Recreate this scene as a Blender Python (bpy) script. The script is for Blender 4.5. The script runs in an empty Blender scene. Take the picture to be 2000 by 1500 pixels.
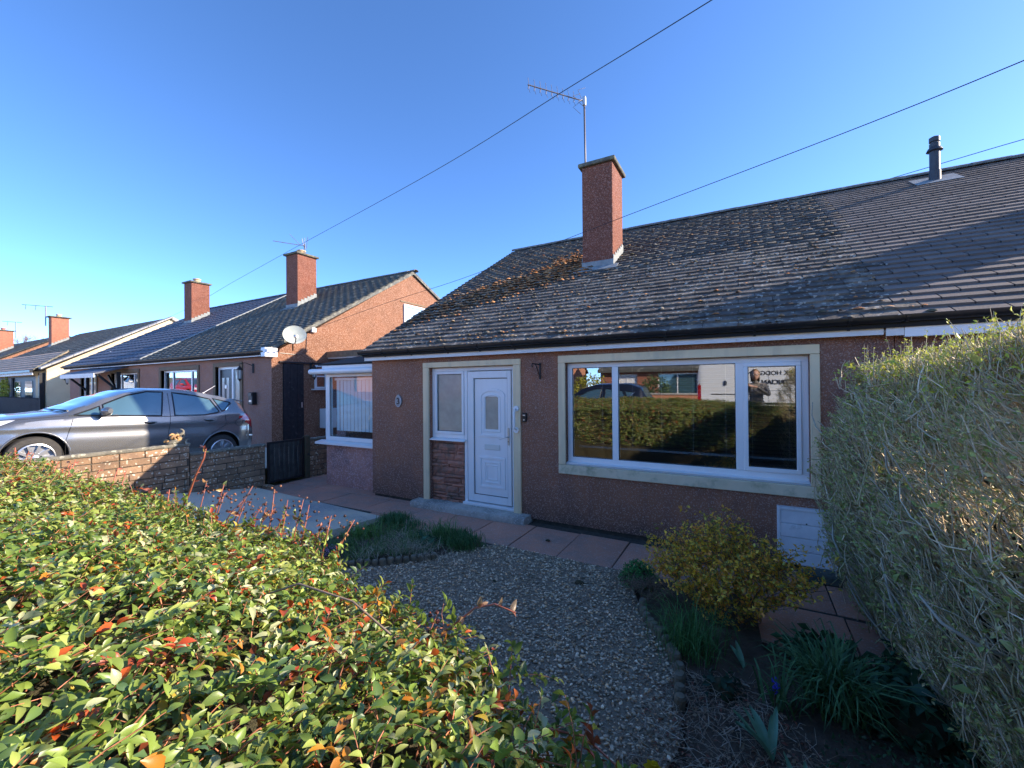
import bpy, math, random
import numpy as np
from mathutils import Vector, Matrix

# ---------------------------------------------------------------- camera, sky, sun, exposure
S = bpy.context.scene
COL = S.collection
YAW, PITCH, ROLL, FPX = math.radians(28.92), math.radians(.315), math.radians(.456), 819.0
CAM = Vector((0, 0, 1.8))
_F = Vector((-math.sin(YAW)*math.cos(PITCH), math.cos(YAW)*math.cos(PITCH), math.sin(PITCH)))
_r = Vector((math.cos(YAW), math.sin(YAW), 0)); _d = _F.cross(_r)
_R = math.cos(ROLL)*_r + math.sin(ROLL)*_d
_D = -math.sin(ROLL)*_r + math.cos(ROLL)*_d
cam = bpy.data.objects.new('camera', bpy.data.cameras.new('camera')); COL.objects.link(cam)
m = Matrix.Identity(4)
for i in range(3):
    m[i][0] = _R[i]; m[i][1] = -_D[i]; m[i][2] = -_F[i]; m[i][3] = CAM[i]
cam.matrix_world = m
cam.data.sensor_width = 36; cam.data.lens = FPX/2000*36
cam.data.clip_start = .02; cam.data.clip_end = 3000
S.camera = cam

SUN = Vector((1, .61, .555)).normalized()
W = bpy.data.worlds.new('World'); S.world = W; W.use_nodes = True
nt = W.node_tree; nt.nodes.clear()
o = nt.nodes.new('ShaderNodeOutputWorld'); b = nt.nodes.new('ShaderNodeBackground'); s = nt.nodes.new('ShaderNodeTexSky')
s.sky_type = 'NISHITA'; s.sun_disc = False
s.sun_elevation = math.asin(SUN.z); s.sun_rotation = math.atan2(SUN.x, SUN.y)
s.altitude = 0; s.air_density = .32; s.dust_density = .1; s.ozone_density = 2.2
b.inputs[1].default_value = .15
hs_ = nt.nodes.new('ShaderNodeHueSaturation'); hs_.inputs['Saturation'].default_value = 1.13; hs_.inputs['Hue'].default_value = .501; nt.links.new(s.outputs[0], hs_.inputs['Color']); nt.links.new(hs_.outputs[0], b.inputs[0]); nt.links.new(b.outputs[0], o.inputs[0])
sl = bpy.data.lights.new('sun', 'SUN'); sl.energy = 2.4; sl.angle = math.radians(.53); sl.color = (1, .85, .68)
so = bpy.data.objects.new('sun', sl); COL.objects.link(so); so.location = (8, 5, 8)
so.rotation_euler = SUN.to_track_quat('Z', 'Y').to_euler()
S.view_settings.view_transform = 'Standard'; S.view_settings.look = 'None'
S.view_settings.exposure = 2.2; S.view_settings.gamma = 1; S.view_settings.use_curve_mapping = False
S.render.engine = 'CYCLES'
S.cycles.max_bounces = 6; S.cycles.transparent_max_bounces = 16; S.cycles.diffuse_bounces = 4
S.cycles.glossy_bounces = 4; S.cycles.caustics_reflective = False; S.cycles.caustics_refractive = False
S.cycles.use_denoising = True

rnd = random.Random(11); rng = np.random.default_rng(5)

# ---------------------------------------------------------------- materials
def N(t, typ, **kw):
    n = t.nodes.new(typ)
    for k, v in kw.items():
        if k.startswith('i_'): n.inputs[k[2:].replace('_', ' ')].default_value = v
        else: setattr(n, k, v)
    return n
def mat(name, col, rough=.8, col2=None, scale=3., detail=5, bump=0, bscale=60., bdist=.01, metal=0, spec=.5,
        speck=None, sscale=90., samt=.12, per=0, vcol=False, transl=0, stain=None, stscale=1.2, coat=0, stlo=.48, sthi=.62, hs=0, streak=None, damp=None, dz=.45):
    """colour = noise mix of col/col2, optional specks and stains, per-object random value, vertex colour multiply"""
    M = bpy.data.materials.new(name); M.use_nodes = True; t = M.node_tree; t.nodes.clear(); L = t.links.new
    out = N(t, 'ShaderNodeOutputMaterial'); P = N(t, 'ShaderNodeBsdfPrincipled')
    P.inputs['Roughness'].default_value = rough; P.inputs['Metallic'].default_value = metal
    P.inputs['Specular IOR Level'].default_value = spec; P.inputs['Coat Weight'].default_value = coat
    P.inputs['Coat Roughness'].default_value = .05
    geo = N(t, 'ShaderNodeNewGeometry'); pos = geo.outputs['Position']
    c4 = lambda c: (c[0], c[1], c[2], 1)
    cur = None
    def mix(fac, a, bb, mode='MIX'):
        x = N(t, 'ShaderNodeMix', data_type='RGBA', blend_type=mode)
        for sock, v in ((x.inputs[0], fac), (x.inputs[6], a), (x.inputs[7], bb)):
            if hasattr(v, 'is_output'): L(v, sock)
            else: sock.default_value = v if isinstance(v, (float, int)) else c4(v)
        return x.outputs[2]
    def noise(sc, det=4, r=.6):
        n = N(t, 'ShaderNodeTexNoise'); n.inputs['Scale'].default_value = sc; n.inputs['Detail'].default_value = det
        n.inputs['Roughness'].default_value = r; L(pos, n.inputs['Vector']); return n.outputs['Fac']
    def ramp(v, lo, hi):
        r = N(t, 'ShaderNodeMapRange'); r.inputs[1].default_value = lo; r.inputs[2].default_value = hi; L(v, r.inputs[0]); return r.outputs[0]
    if col2 is not None: cur = mix(ramp(noise(scale, detail), .36, .64), col, col2)
    else: cur = mix(0., col, col)
    if stain: cur = mix(ramp(noise(stscale, 8, .7), stlo, sthi), cur, stain)
    if streak:
        mp = N(t, 'ShaderNodeMapping'); mp.inputs['Scale'].default_value = (7, 7, .55); L(pos, mp.inputs[0])
        n2 = N(t, 'ShaderNodeTexNoise'); n2.inputs['Scale'].default_value = 1.0; n2.inputs['Detail'].default_value = 5; L(mp.outputs[0], n2.inputs['Vector'])
        cur = mix(ramp(n2.outputs['Fac'], .50, .80), cur, streak)
    if damp:
        sx = N(t, 'ShaderNodeSeparateXYZ'); L(pos, sx.inputs[0]); ad = N(t, 'ShaderNodeMath', operation='MULTIPLY_ADD'); ad.inputs[1].default_value = .8; L(noise(2.5, 6, .7), ad.inputs[0]); L(sx.outputs[2], ad.inputs[2])
        cur = mix(ramp(ad.outputs[0], dz+.42, dz-.05), cur, damp)
    if speck:
        v = N(t, 'ShaderNodeTexVoronoi'); v.inputs['Scale'].default_value = sscale; L(pos, v.inputs['Vector'])
        sp = N(t, 'ShaderNodeSeparateColor'); L(v.outputs['Color'], sp.inputs[0])
        r = ramp(sp.outputs[0], 1-samt*1.4, 1-samt*.6); cur = mix(r, cur, speck)
    if per:
        oi = N(t, 'ShaderNodeObjectInfo'); r = N(t, 'ShaderNodeMapRange'); r.inputs[3].default_value = 1-per; r.inputs[4].default_value = 1+per
        L(oi.outputs['Random'], r.inputs[0])
        hsv = N(t, 'ShaderNodeHueSaturation'); L(r.outputs[0], hsv.inputs['Value']); L(cur, hsv.inputs['Color'])
        if hs:
            ml = N(t, 'ShaderNodeMath', operation='FRACT'); mm = N(t, 'ShaderNodeMath', operation='MULTIPLY'); mm.inputs[1].default_value = 17.3
            L(oi.outputs['Random'], mm.inputs[0]); L(mm.outputs[0], ml.inputs[0])
            r2 = N(t, 'ShaderNodeMapRange'); r2.inputs[3].default_value = .5-hs; r2.inputs[4].default_value = .5+hs; L(ml.outputs[0], r2.inputs[0]); L(r2.outputs[0], hsv.inputs['Hue'])
        cur = hsv.outputs[0]
    if vcol:
        a = N(t, 'ShaderNodeAttribute', attribute_name='Col'); cur = mix(1., cur, a.outputs['Color'], 'MULTIPLY')
    L(cur, P.inputs['Base Color'])
    if bump:
        bn = N(t, 'ShaderNodeBump'); bn.inputs['Strength'].default_value = bump; bn.inputs['Distance'].default_value = bdist
        if speck and bscale == sscale:
            L(v.outputs['Distance'], bn.inputs['Height'])
        else: L(noise(bscale, 6, .65), bn.inputs['Height'])
        L(bn.outputs[0], P.inputs['Normal'])
    if transl:
        T = N(t, 'ShaderNodeBsdfTranslucent'); L(cur, T.inputs[0]); mx = N(t, 'ShaderNodeMixShader'); mx.inputs[0].default_value = transl
        L(P.outputs[0], mx.inputs[1]); L(T.outputs[0], mx.inputs[2]); L(mx.outputs[0], out.inputs[0])
    else: L(P.outputs[0], out.inputs[0])
    return M
def glass(name, tint=(.75, .82, .84), base=.10, gain=.9, rough=.0):
    M = bpy.data.materials.new(name); M.use_nodes = True; t = M.node_tree; t.nodes.clear(); L = t.links.new
    out = N(t, 'ShaderNodeOutputMaterial'); T = N(t, 'ShaderNodeBsdfTransparent'); G = N(t, 'ShaderNodeBsdfGlossy')
    T.inputs[0].default_value = (*tint, 1); G.inputs['Roughness'].default_value = rough; G.inputs[0].default_value = (.95, .97, 1, 1)
    f = N(t, 'ShaderNodeFresnel'); f.inputs[0].default_value = 1.5
    mr = N(t, 'ShaderNodeMapRange'); mr.inputs[1].default_value = .04; mr.inputs[2].default_value = .6; mr.inputs[3].default_value = base; mr.inputs[4].default_value = gain
    mx = N(t, 'ShaderNodeMixShader'); L(f.outputs[0], mr.inputs[0])
    ge = N(t, 'ShaderNodeNewGeometry'); fb = N(t, 'ShaderNodeMath', operation='SUBTRACT'); fb.inputs[0].default_value = 1; L(ge.outputs['Backfacing'], fb.inputs[1])
    ml = N(t, 'ShaderNodeMath', operation='MULTIPLY'); L(mr.outputs[0], ml.inputs[0]); L(fb.outputs[0], ml.inputs[1]); L(ml.outputs[0], mx.inputs[0]); L(T.outputs[0], mx.inputs[1]); L(G.outputs[0], mx.inputs[2]); L(mx.outputs[0], out.inputs[0])
    return M

M = {}
M['roughcast'] = mat('maroon_roughcast', (.43, .185, .105), .95, (.33, .148, .086), 2.2, bump=.9, bscale=120, bdist=.012, speck=(.50, .32, .25), sscale=120, samt=.16, stain=(.26, .13, .095), stscale=.9, streak=(.27, .135, .10), damp=(.17, .10, .075))
M['roughcast_pink'] = mat('pink_roughcast', (.56, .29, .24), .95, (.46, .24, .20), 3, bump=1, bscale=70, bdist=.015, speck=(.66, .45, .43), sscale=75, samt=.2, stain=(.30, .18, .17), stscale=1.6)
M['roughcast_n'] = mat('brown_roughcast', (.28, .125, .068), .95, (.22, .10, .055), 2.5, bump=.9, bscale=60, bdist=.015, speck=(.42, .24, .16), sscale=60, samt=.25)  # copy for sunlit gables, base colour lowered against the sun
M['roughcast_n_lift'] = mat('brown_roughcast_shade_lift', (.45, .24, .16), .95, (.38, .20, .14), 2.5, bump=.9, bscale=60, bdist=.015, speck=(.42, .28, .24), sscale=60, samt=.2)  # same roughcast as the gable, colour lifted to offset the facade's shade
M['roughcast_ch'] = mat('red_chimney_roughcast', (.25, .085, .048), .95, (.19, .065, .038), 3, bump=.9, bscale=75, bdist=.015, speck=(.36, .18, .13), sscale=75, samt=.2)
M['cream_render'] = mat('cream_render', (.74, .60, .38), .95, (.66, .53, .33), 1.5, bump=.6, bscale=40, bdist=.01)
M['cream'] = mat('cream_surround_paint', (.86, .68, .42), .75, (.80, .62, .38), 4, bump=.15, bscale=30, stain=(.60, .50, .32), stscale=2.2, stlo=.55, sthi=.75, streak=(.58, .48, .32))
M['cream_sill'] = mat('mossy_cream_sill', (.76, .64, .44), .8, (.66, .57, .38), 5, bump=.2, bscale=40, stain=(.28, .29, .17), stscale=6, stlo=.52, sthi=.75)
M['brown_paint'] = mat('brown_surround_paint', (.20, .135, .07), .7, (.16, .11, .06), 4)
M['upvc'] = mat('white_upvc', (.88, .87, .85), .28, (.85, .85, .83), 3, spec=.5, streak=(.83, .82, .79))
M['white_wood'] = mat('white_painted_timber', (.80, .79, .76), .5, (.72, .71, .68), 6, bump=.1, bscale=20, stain=(.35, .31, .27), stscale=11, stlo=.66, sthi=.74)
M['black_pl'] = mat('black_plastic', (.012, .013, .016), .35, (.02, .02, .022), 10, spec=.5)
M['black_metal'] = mat('black_painted_metal', (.012, .012, .013), .45, spec=.5)
M['dark_wood'] = mat('old_black_timber', (.025, .02, .024), .75, (.012, .010, .013), 12, bump=.4, bscale=35, stain=(.13, .11, .11), stscale=9, stlo=.6, sthi=.72)
M['tile_old'] = mat('old_roof_tile', (.125, .108, .09), .9, (.07, .062, .052), 5, bump=.7, bscale=45, bdist=.01, per=.33, speck=(.38, .36, .30), sscale=38, samt=.07, stain=(.24, .20, .145), stscale=3.5, stlo=.5, sthi=.68, vcol=True)
M['tile_new'] = mat('brown_roof_tile', (.16, .13, .108), .8, (.12, .10, .085), 3, bump=.35, bscale=60, per=.2, spec=.5, vcol=True)
M['tile_n'] = mat('grey_roof_tile', (.13, .125, .105), .85, (.075, .08, .066), 3, bump=.5, bscale=25, speck=(.26, .25, .2), sscale=9, samt=.05, vcol=True)
M['tile_blue'] = mat('slate_blue_roof_tile', (.085, .095, .125), .6, (.07, .08, .105), 3, bump=.3, bscale=25, vcol=True, spec=.6)
M['tile_brown'] = mat('tan_roof_tile', (.50, .37, .27), .85, (.36, .27, .20), 2, vcol=True)
M['ridge'] = mat('grey_ridge_tile', (.15, .15, .135), .9, (.09, .09, .085), 6, bump=.5, bscale=30, stain=(.26, .25, .19), stscale=8)
M['deck'] = mat('roof_felt', (.02, .02, .02), .95)
M['moss'] = mat('dry_orange_moss', (1, 1, 1), 1, bump=.8, bscale=120, bdist=.01, vcol=True)
M['lead'] = mat('weathered_lead', (.30, .32, .31), .7, (.20, .22, .22), 9, bump=.3, bscale=20, spec=.5)
M['concrete'] = mat('old_concrete', (.56, .52, .44), .95, (.46, .43, .37), 5, bump=.6, bscale=80, speck=(.55, .53, .49), sscale=70, samt=.15, stain=(.27, .27, .24), stscale=1.3)
M['drive'] = mat('pale_concrete_drive', (.74, .64, .46), .95, (.66, .57, .41), 2, bump=.7, bscale=110, speck=(.56, .55, .50), sscale=85, samt=.16, stain=(.36, .36, .33), stscale=.8)
M['cap'] = mat('chimney_cap_concrete', (.13, .12, .09), .95, (.09, .09, .075), 8, bump=.6, bscale=40, stain=(.20, .19, .12), stscale=6)
M['slab'] = mat('pink_paving_slab', (.60, .29, .19), .9, (.50, .26, .18), 3, bump=.35, bscale=90, per=.13, stain=(.38, .25, .19), stscale=1.6, speck=(.56, .38, .32), sscale=120, samt=.1)
M['bedding'] = mat('dark_joint_dirt', (.05, .045, .035), 1, (.09, .075, .055), 15)
M['soil'] = mat('dark_garden_soil', (.09, .066, .044), 1, (.15, .11, .075), 8, bump=1, bscale=25, bdist=.04)
M['grav_base'] = mat('gravel_bed', (.24, .19, .13), 1, (.38, .31, .22), 60, bump=1, bscale=90, bdist=.02)
M['pebble'] = mat('grey_gravel', (1, 1, 1), .9, (.72, .72, .72), 60, bump=.3, bscale=200, bdist=.003, vcol=True)
M['brick'] = mat('tan_wall_block', (.36, .225, .13), .95, (.24, .155, .10), 7, bump=.9, bscale=60, bdist=.012, per=.22, speck=(.60, .54, .42), sscale=45, samt=.07, stain=(.17, .12, .085), stscale=3, stlo=.55, sthi=.75, vcol=True)
M['mortar'] = mat('grey_mortar', (.11, .09, .065), 1, (.075, .065, .05), 20, bump=.5, bscale=100)
M['coping'] = mat('lichened_coping', (.22, .20, .15), .95, (.15, .14, .11), 10, bump=.9, bscale=35, bdist=.02, speck=(.42, .40, .30), sscale=25, samt=.12)
M['sandstone'] = mat('red_sandstone', (.50, .22, .14), .9, (.36, .155, .105), 8, bump=.9, bscale=30, bdist=.02, per=.25, stain=(.22, .14, .10), stscale=5)
M['leaf'] = mat('cotoneaster_leaf', (1, 1, 1), .38, spec=.6, vcol=True, transl=.34)
M['leaf_d'] = mat('garden_leaf', (1, 1, 1), .5, spec=.4, vcol=True, transl=.25)
M['twig'] = mat('hedge_twig', (1, 1, 1), .7, (.7, .7, .7), 40, vcol=True, spec=.45)
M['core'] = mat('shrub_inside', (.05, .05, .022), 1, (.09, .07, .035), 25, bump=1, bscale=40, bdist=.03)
M['grass'] = mat('grass_blade', (1, 1, 1), .6, vcol=True, transl=.2)
M['asphalt'] = mat('asphalt', (.17, .165, .155), .95, (.21, .205, .19), 4, bump=.4, bscale=80)
M['pave'] = mat('pavement_flags', (.45, .43, .39), .95, (.38, .36, .33), 3, bump=.3, bscale=50)
M['earth'] = mat('dull_grass_ground', (.17, .18, .08), 1, (.22, .20, .12), 1.5)
M['brick_red'] = mat('red_brick', (.40, .155, .09), .95, (.30, .12, .075), 9, bump=.4, bscale=30, vcol=False)
M['terra'] = mat('orange_render', (.62, .28, .15), .9, (.55, .25, .14), 3)
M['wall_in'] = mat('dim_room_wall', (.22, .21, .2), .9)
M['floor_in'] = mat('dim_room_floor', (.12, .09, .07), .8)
M['blind'] = mat('black_blind_slat', (.022, .022, .026), .5)
M['vblind'] = mat('pale_fabric_blind', (.85, .88, .86), .8)
M['cord'] = mat('white_blind_cord', (.45, .42, .38), .7)
M['glass'] = glass('window_glass', (.88, .92, .94), .26, .9)
M['glass_clear'] = mat('patterned_glass', (.42, .40, .34), .25, (.36, .34, .29), 8, spec=.8, coat=.5)
M['glass_ext'] = glass('extension_glass', (.92, .98, 1.0), .13, .8)
M['cable'] = mat('black_cable', (.015, .015, .018), .6)
M['alu'] = mat('weathered_aluminium', (.16, .14, .14), .5, metal=.4)
M['dish'] = mat('pale_green_grey_dish', (.50, .53, .46), .5, (.44, .47, .41), 8)
M['pot'] = mat('buff_chimney_pot', (.62, .44, .25), .8, (.52, .36, .2), 8)
M['pot_red'] = mat('red_chimney_pot', (.45, .16, .11), .8)
M['silver'] = mat('silver_metal', (.6, .6, .58), .35, metal=.8)
M['wood_post'] = mat('mossy_timber_post', (.10, .075, .045), .9, (.07, .07, .035), 9, bump=.4, bscale=30)
M['log'] = mat('weathered_log', (.22, .19, .13), .95, (.13, .12, .085), 14, bump=.6, bscale=50, vcol=False)
M['flue'] = mat('black_plastic_flue', (.045, .045, .05), .5, (.035, .035, .04), 8)
M['lantern_glass'] = mat('lantern_glass', (.55, .55, .5), .15)
M['skin'] = mat('skin', (.60, .36, .26), .5); M['hair'] = mat('blond_hair', (.38, .24, .11), .6, (.28, .17, .08), 40)
M['coat'] = mat('beige_patterned_jacket', (.42, .36, .28), .9, (.22, .22, .22), 22); M['trouser'] = mat('dark_trousers', (.02, .022, .03), .9)
M['redbark'] = mat('red_young_stem', (.42, .12, .07), .5, (.30, .10, .06), 40)
# ---------------------------------------------------------------- object helpers
WL = {}   # world location of each object we make
def put(o, parent=None, loc=None):
    COL.objects.link(o)
    l = Vector(loc) if loc is not None else Vector((0, 0, 0))
    WL[o.name] = l.copy()
    if parent is not None:
        o.parent = parent; o.location = l - WL[parent.name]
    else: o.location = l
    return o
def tag(o, label=None, cat=None, group=None, kind=None):
    if label: o['label'] = label
    if cat: o['category'] = cat
    if group: o['group'] = group
    if kind: o['kind'] = kind
    return o
def thing(name, loc, label, cat, group=None):
    return tag(put(bpy.data.objects.new(name, None), None, loc), label, cat, group)
class MB:
    def __init__(s): s.v = []; s.f = []
    def add(s, vs, fs):
        k = len(s.v); s.v += [tuple(v) for v in vs]; s.f += [tuple(i+k for i in f) for f in fs]; return s
    def box(s, x0, x1, y0, y1, z0, z1):
        return s.add([(x, y, z) for z in (z0, z1) for y in (y0, y1) for x in (x0, x1)],
                     [(0, 2, 3, 1), (4, 5, 7, 6), (0, 1, 5, 4), (2, 6, 7, 3), (0, 4, 6, 2), (1, 3, 7, 5)])
    def hexa(s, pts):   # 8 points: bottom 4 ring, top 4 ring
        return s.add(pts, [(3, 2, 1, 0), (4, 5, 6, 7), (0, 1, 5, 4), (1, 2, 6, 5), (2, 3, 7, 6), (3, 0, 4, 7)])
    def prism(s, poly, axis, a, b):   # poly in the two other axes (in xyz order), extruded along axis
        n = len(poly); vs = []
        for t in (a, b):
            for p in poly:
                q = list(p); q.insert(axis, t); vs.append(q)
        return s.add(vs, [tuple(range(n))[::-1], tuple(range(n, 2*n))] + [(i, (i+1) % n, n+(i+1) % n, n+i) for i in range(n)])
    def tube(s, pts, r, n=6, cap=True):
        pts = [Vector(p) for p in pts]; rs = r if isinstance(r, (list, tuple)) else [r]*len(pts)
        k = len(s.v); prev = None
        for i, p in enumerate(pts):
            d = (pts[min(i+1, len(pts)-1)] - pts[max(i-1, 0)])
            d = d.normalized() if d.length > 1e-9 else Vector((0, 0, 1))
            if prev is None: u = d.orthogonal().normalized()
            else:
                u = prev - d*prev.dot(d); u = u.normalized() if u.length > 1e-6 else d.orthogonal().normalized()
            prev = u; w = d.cross(u)
            for j in range(n):
                a = 2*math.pi*j/n; s.v.append(tuple(p + rs[i]*(math.cos(a)*u + math.sin(a)*w)))
        for i in range(len(pts)-1):
            for j in range(n): s.f.append((k+i*n+j, k+i*n+(j+1) % n, k+(i+1)*n+(j+1) % n, k+(i+1)*n+j))
        if cap:
            s.f.append(tuple(k+j for j in range(n))[::-1]); s.f.append(tuple(k+(len(pts)-1)*n+j for j in range(n)))
        return s
    def lathe(s, prof, c, axis=2, n=20):   # prof [(r, h)], around axis through c
        k = len(s.v)
        for r, h in prof:
            for j in range(n):
                a = 2*math.pi*j/n; p = [r*math.cos(a), r*math.sin(a)]; p.insert(axis, h)
                s.v.append((c[0]+p[0], c[1]+p[1], c[2]+p[2]))
        for i in range(len(prof)-1):
            for j in range(n): s.f.append((k+i*n+j, k+i*n+(j+1) % n, k+(i+1)*n+(j+1) % n, k+(i+1)*n+j))
        s.f.append(tuple(k+j for j in range(n))[::-1]); s.f.append(tuple(k+(len(prof)-1)*n+j for j in range(n)))
        return s
    def mesh(s, name, mt=None, smooth=False, center=True, bevel=0, wn=True):
        me = bpy.data.meshes.new(name)
        A = np.array(s.v, float); c = Vector(((A.min(0)+A.max(0))/2)) if center else Vector((0, 0, 0))
        me.from_pydata([tuple(Vector(v)-c) for v in s.v], [], s.f)
        import bmesh
        bm = bmesh.new(); bm.from_mesh(me); bmesh.ops.recalc_face_normals(bm, faces=bm.faces)
        if bevel:
            es = [e for e in bm.edges if len(e.link_faces) == 2 and e.calc_face_angle(0) > .6]
            bmesh.ops.bevel(bm, geom=es, offset=bevel, segments=1, affect='EDGES', clamp_overlap=True)
        bm.to_mesh(me); bm.free()
        if smooth: me.shade_smooth() if smooth is True else me.shade_auto(smooth)
        if mt: me.materials.append(mt)
        at = me.attributes.new('Col', 'FLOAT_COLOR', 'POINT'); at.data.foreach_set('color', [1.0]*(4*len(me.vertices)))
        return me, c
    def build(s, name, mt, parent=None, smooth=False, bevel=0):
        if smooth == 'auto':
            me, c = s.mesh(name, mt, True, True, bevel)
            me.set_sharp_from_angle(angle=math.radians(38))
        else: me, c = s.mesh(name, mt, smooth, True, bevel)
        o = bpy.data.objects.new(name, me); put(o, parent, c); return o
def box(name, mt, parent, x0, x1, y0, y1, z0, z1, bevel=0):
    return MB().box(x0, x1, y0, y1, z0, z1).build(name, mt, parent, bevel=bevel)

def npmesh(name, V, loops, totals, mt, col=None, smooth=False):
    me = bpy.data.meshes.new(name)
    me.vertices.add(len(V)); me.vertices.foreach_set('co', np.ascontiguousarray(V, np.float32).ravel())
    me.loops.add(len(loops)); me.loops.foreach_set('vertex_index', np.ascontiguousarray(loops, np.int32))
    me.polygons.add(len(totals)); st = np.concatenate(([0], np.cumsum(totals)[:-1]))
    me.polygons.foreach_set('loop_start', st.astype(np.int32)); me.polygons.foreach_set('loop_total', np.array(totals, np.int32))
    if smooth: me.polygons.foreach_set('use_smooth', np.ones(len(totals), bool))
    if col is not None:
        a = me.attributes.new('Col', 'FLOAT_COLOR', 'POINT')
        c = np.ones((len(V), 4), np.float32); c[:, :3] = col; a.data.foreach_set('color', c.ravel())
    me.update(calc_edges=True); me.materials.append(mt)
    return me
def tmpl(mb): return (np.array(mb.v, float), [list(f) for f in mb.f])
def basis(X, Z):
    """frames with x axis X and normal near Z; arrays (n,3)"""
    X = X/np.linalg.norm(X, axis=1, keepdims=True)
    Y = np.cross(Z, X); Y /= np.maximum(np.linalg.norm(Y, axis=1, keepdims=True), 1e-6)
    Zz = np.cross(X, Y); return np.stack([X, Y, Zz], axis=2)
def scatter_arrays(tm, T, B, Sc, col):
    V0, F = tm; n = len(T); m = len(V0)
    Sc = np.asarray(Sc, float)
    if Sc.ndim == 1: Sc = np.repeat(Sc[:, None], 3, 1)
    V = np.einsum('nij,nmj->nmi', B, V0[None]*Sc[:, None, :]) + T[:, None, :]
    lp = np.concatenate([np.array(f) for f in F]); tt = np.array([len(f) for f in F])
    loops = (lp[None] + (np.arange(n)*m)[:, None]).ravel(); totals = np.tile(tt, n)
    C = np.repeat(np.asarray(col, float), m, 0) if col is not None else None
    return V.reshape(-1, 3), loops, totals, C
def scatter(name, tm, T, B, Sc, col, mt, parent=None, smooth=False, kind='stuff', origin=None):
    V, l, t, C = scatter_arrays(tm, T, B, Sc, col)
    c = V.mean(0) if origin is None else np.array(origin, float)
    me = npmesh(name, V-c, l, t, mt, C, smooth)
    o = put(bpy.data.objects.new(name, me), parent, c)
    if kind: o['kind'] = kind
    return o
def rot_z(a): c, s = np.cos(a), np.sin(a); z = 0*a; o = z+1; return np.stack([np.stack([c, -s, z], 1), np.stack([s, c, z], 1), np.stack([z, z, o], 1)], 1)
def rand_rot(n):
    X = rng.normal(size=(n, 3)); Z = rng.normal(size=(n, 3)); return basis(X, Z)
def px(p):   # projected position in photo pixels (only used to choose which pieces show largest)
    q = Vector(p)-CAM; z = q.dot(_F)
    return (1000+FPX*q.dot(_R)/z, 750+FPX*q.dot(_D)/z, z) if z > .05 else (-1e5, -1e5, z)
def visible(p, mrg=60):
    a = px(p); return -mrg < a[0] < 2000+mrg and -mrg < a[1] < 1500+mrg and a[2] > 0
# leaf templates, along +x, normal +z
def leaf_t(w=.5, n=4, fold=.12, curl=.18):
    mb = MB(); st = [i/n for i in range(n+1)]
    for t in st:
        h = w/2*math.sin(math.pi*min(1, t**.8))**.8 if 0 < t < 1 else 0.02
        z = -curl*(t-.3)**2
        mb.v += [(t, -h, z+fold*h*1.6), (t, 0, z), (t, h, z+fold*h*1.6)]
    for i in range(n):
        a = 3*i; mb.f += [(a, a+3, a+4, a+1), (a+1, a+4, a+5, a+2)]
    return tmpl(mb)
LEAF = leaf_t(.49, 4, .35, .35); LEAF3 = leaf_t(.56, 2, .35, .3); LEAF2 = (np.array([(0, 0, 0), (.5, -.27, .05), (1, 0, -.08), (.5, .27, .05)]), [[0, 1, 2, 3]])
def twig_t(n=3, seg=3, bend=.06):
    return tmpl(MB().tube([(i/seg, bend*math.sin(math.pi*i/seg), 0) for i in range(seg+1)], [1-.55*i/seg for i in range(seg+1)], n, cap=False))
def twigs_np(P0, P1, r, seg=3, n=3, bend=.08, taper=.6):
    """many curved thin tubes at once -> V, loops, totals"""
    k = len(P0); d = P1-P0; L = np.linalg.norm(d, axis=1, keepdims=True); dn = d/L
    u = np.cross(dn, rng.normal(size=(k, 3))); u /= np.linalg.norm(u, axis=1, keepdims=True); w = np.cross(dn, u)
    V = np.zeros((k, seg+1, n, 3))
    kn = rng.normal(0, bend, (k, 2))
    for i in range(seg+1):
        t = i/seg; c = P0 + d*t + u*L*kn[:, :1]*math.sin(math.pi*t) + w*L*kn[:, 1:]*math.sin(2*math.pi*t)*.6
        rr = (r*(1-taper*t))[:, None]
        for j in range(n):
            a = 2*math.pi*j/n; V[:, i, j] = c + rr*(math.cos(a)*u+math.sin(a)*w)
    f = [(i*n+j, i*n+(j+1) % n, (i+1)*n+(j+1) % n, (i+1)*n+j) for i in range(seg) for j in range(n)]
    lp = np.array(f).ravel(); m = (seg+1)*n
    return V.reshape(-1, 3), (lp[None]+(np.arange(k)*m)[:, None]).ravel(), np.full(k*len(f), 4), m
def twigs(name, P0, P1, r, col, mt, parent, kind='stuff', **kw):
    V, l, t, m = twigs_np(P0, P1, r, **kw); c = V.mean(0)
    me = npmesh(name, V-c, l, t, mt, np.repeat(col, m, 0), True)
    o = put(bpy.data.objects.new(name, me), parent, c)
    if kind: o['kind'] = kind
    return o
# ---------------------------------------------------------------- ground, street
def sheet(name, pts, mt, z=None):
    mb = MB(); mb.add([p if len(p) == 3 else (p[0], p[1], z) for p in pts], [tuple(range(len(pts)))])
    return tag(mb.build(name, mt), kind='structure')
def rise(x): return max(0, (-12-x)*.035)
def grid_sheet(name, xs, ys, zf, mt):
    mb = MB(); ny = len(ys)
    for x in xs:
        for y in ys: mb.v.append((x, y, zf(x, y)))
    for i in range(len(xs)-1):
        for j in range(ny-1): a = i*ny+j; mb.f.append((a, a+ny, a+ny+1, a+1))
    o = mb.build(name, mt, smooth=True); return tag(o, kind='structure')
tag(box('ground', M['earth'], None, -900, 900, -900, 900, -1.2, -.6), kind='structure')
XS = [-150, -80, -60, -45, -35, -30, -25, -20, -16, -12, -8, -4, 0, 4, 8, 14, 30, 80]
grid_sheet('road', XS, [-8.2, -5, -2.0], lambda x, y: .29+rise(x), M['asphalt'])
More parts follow.
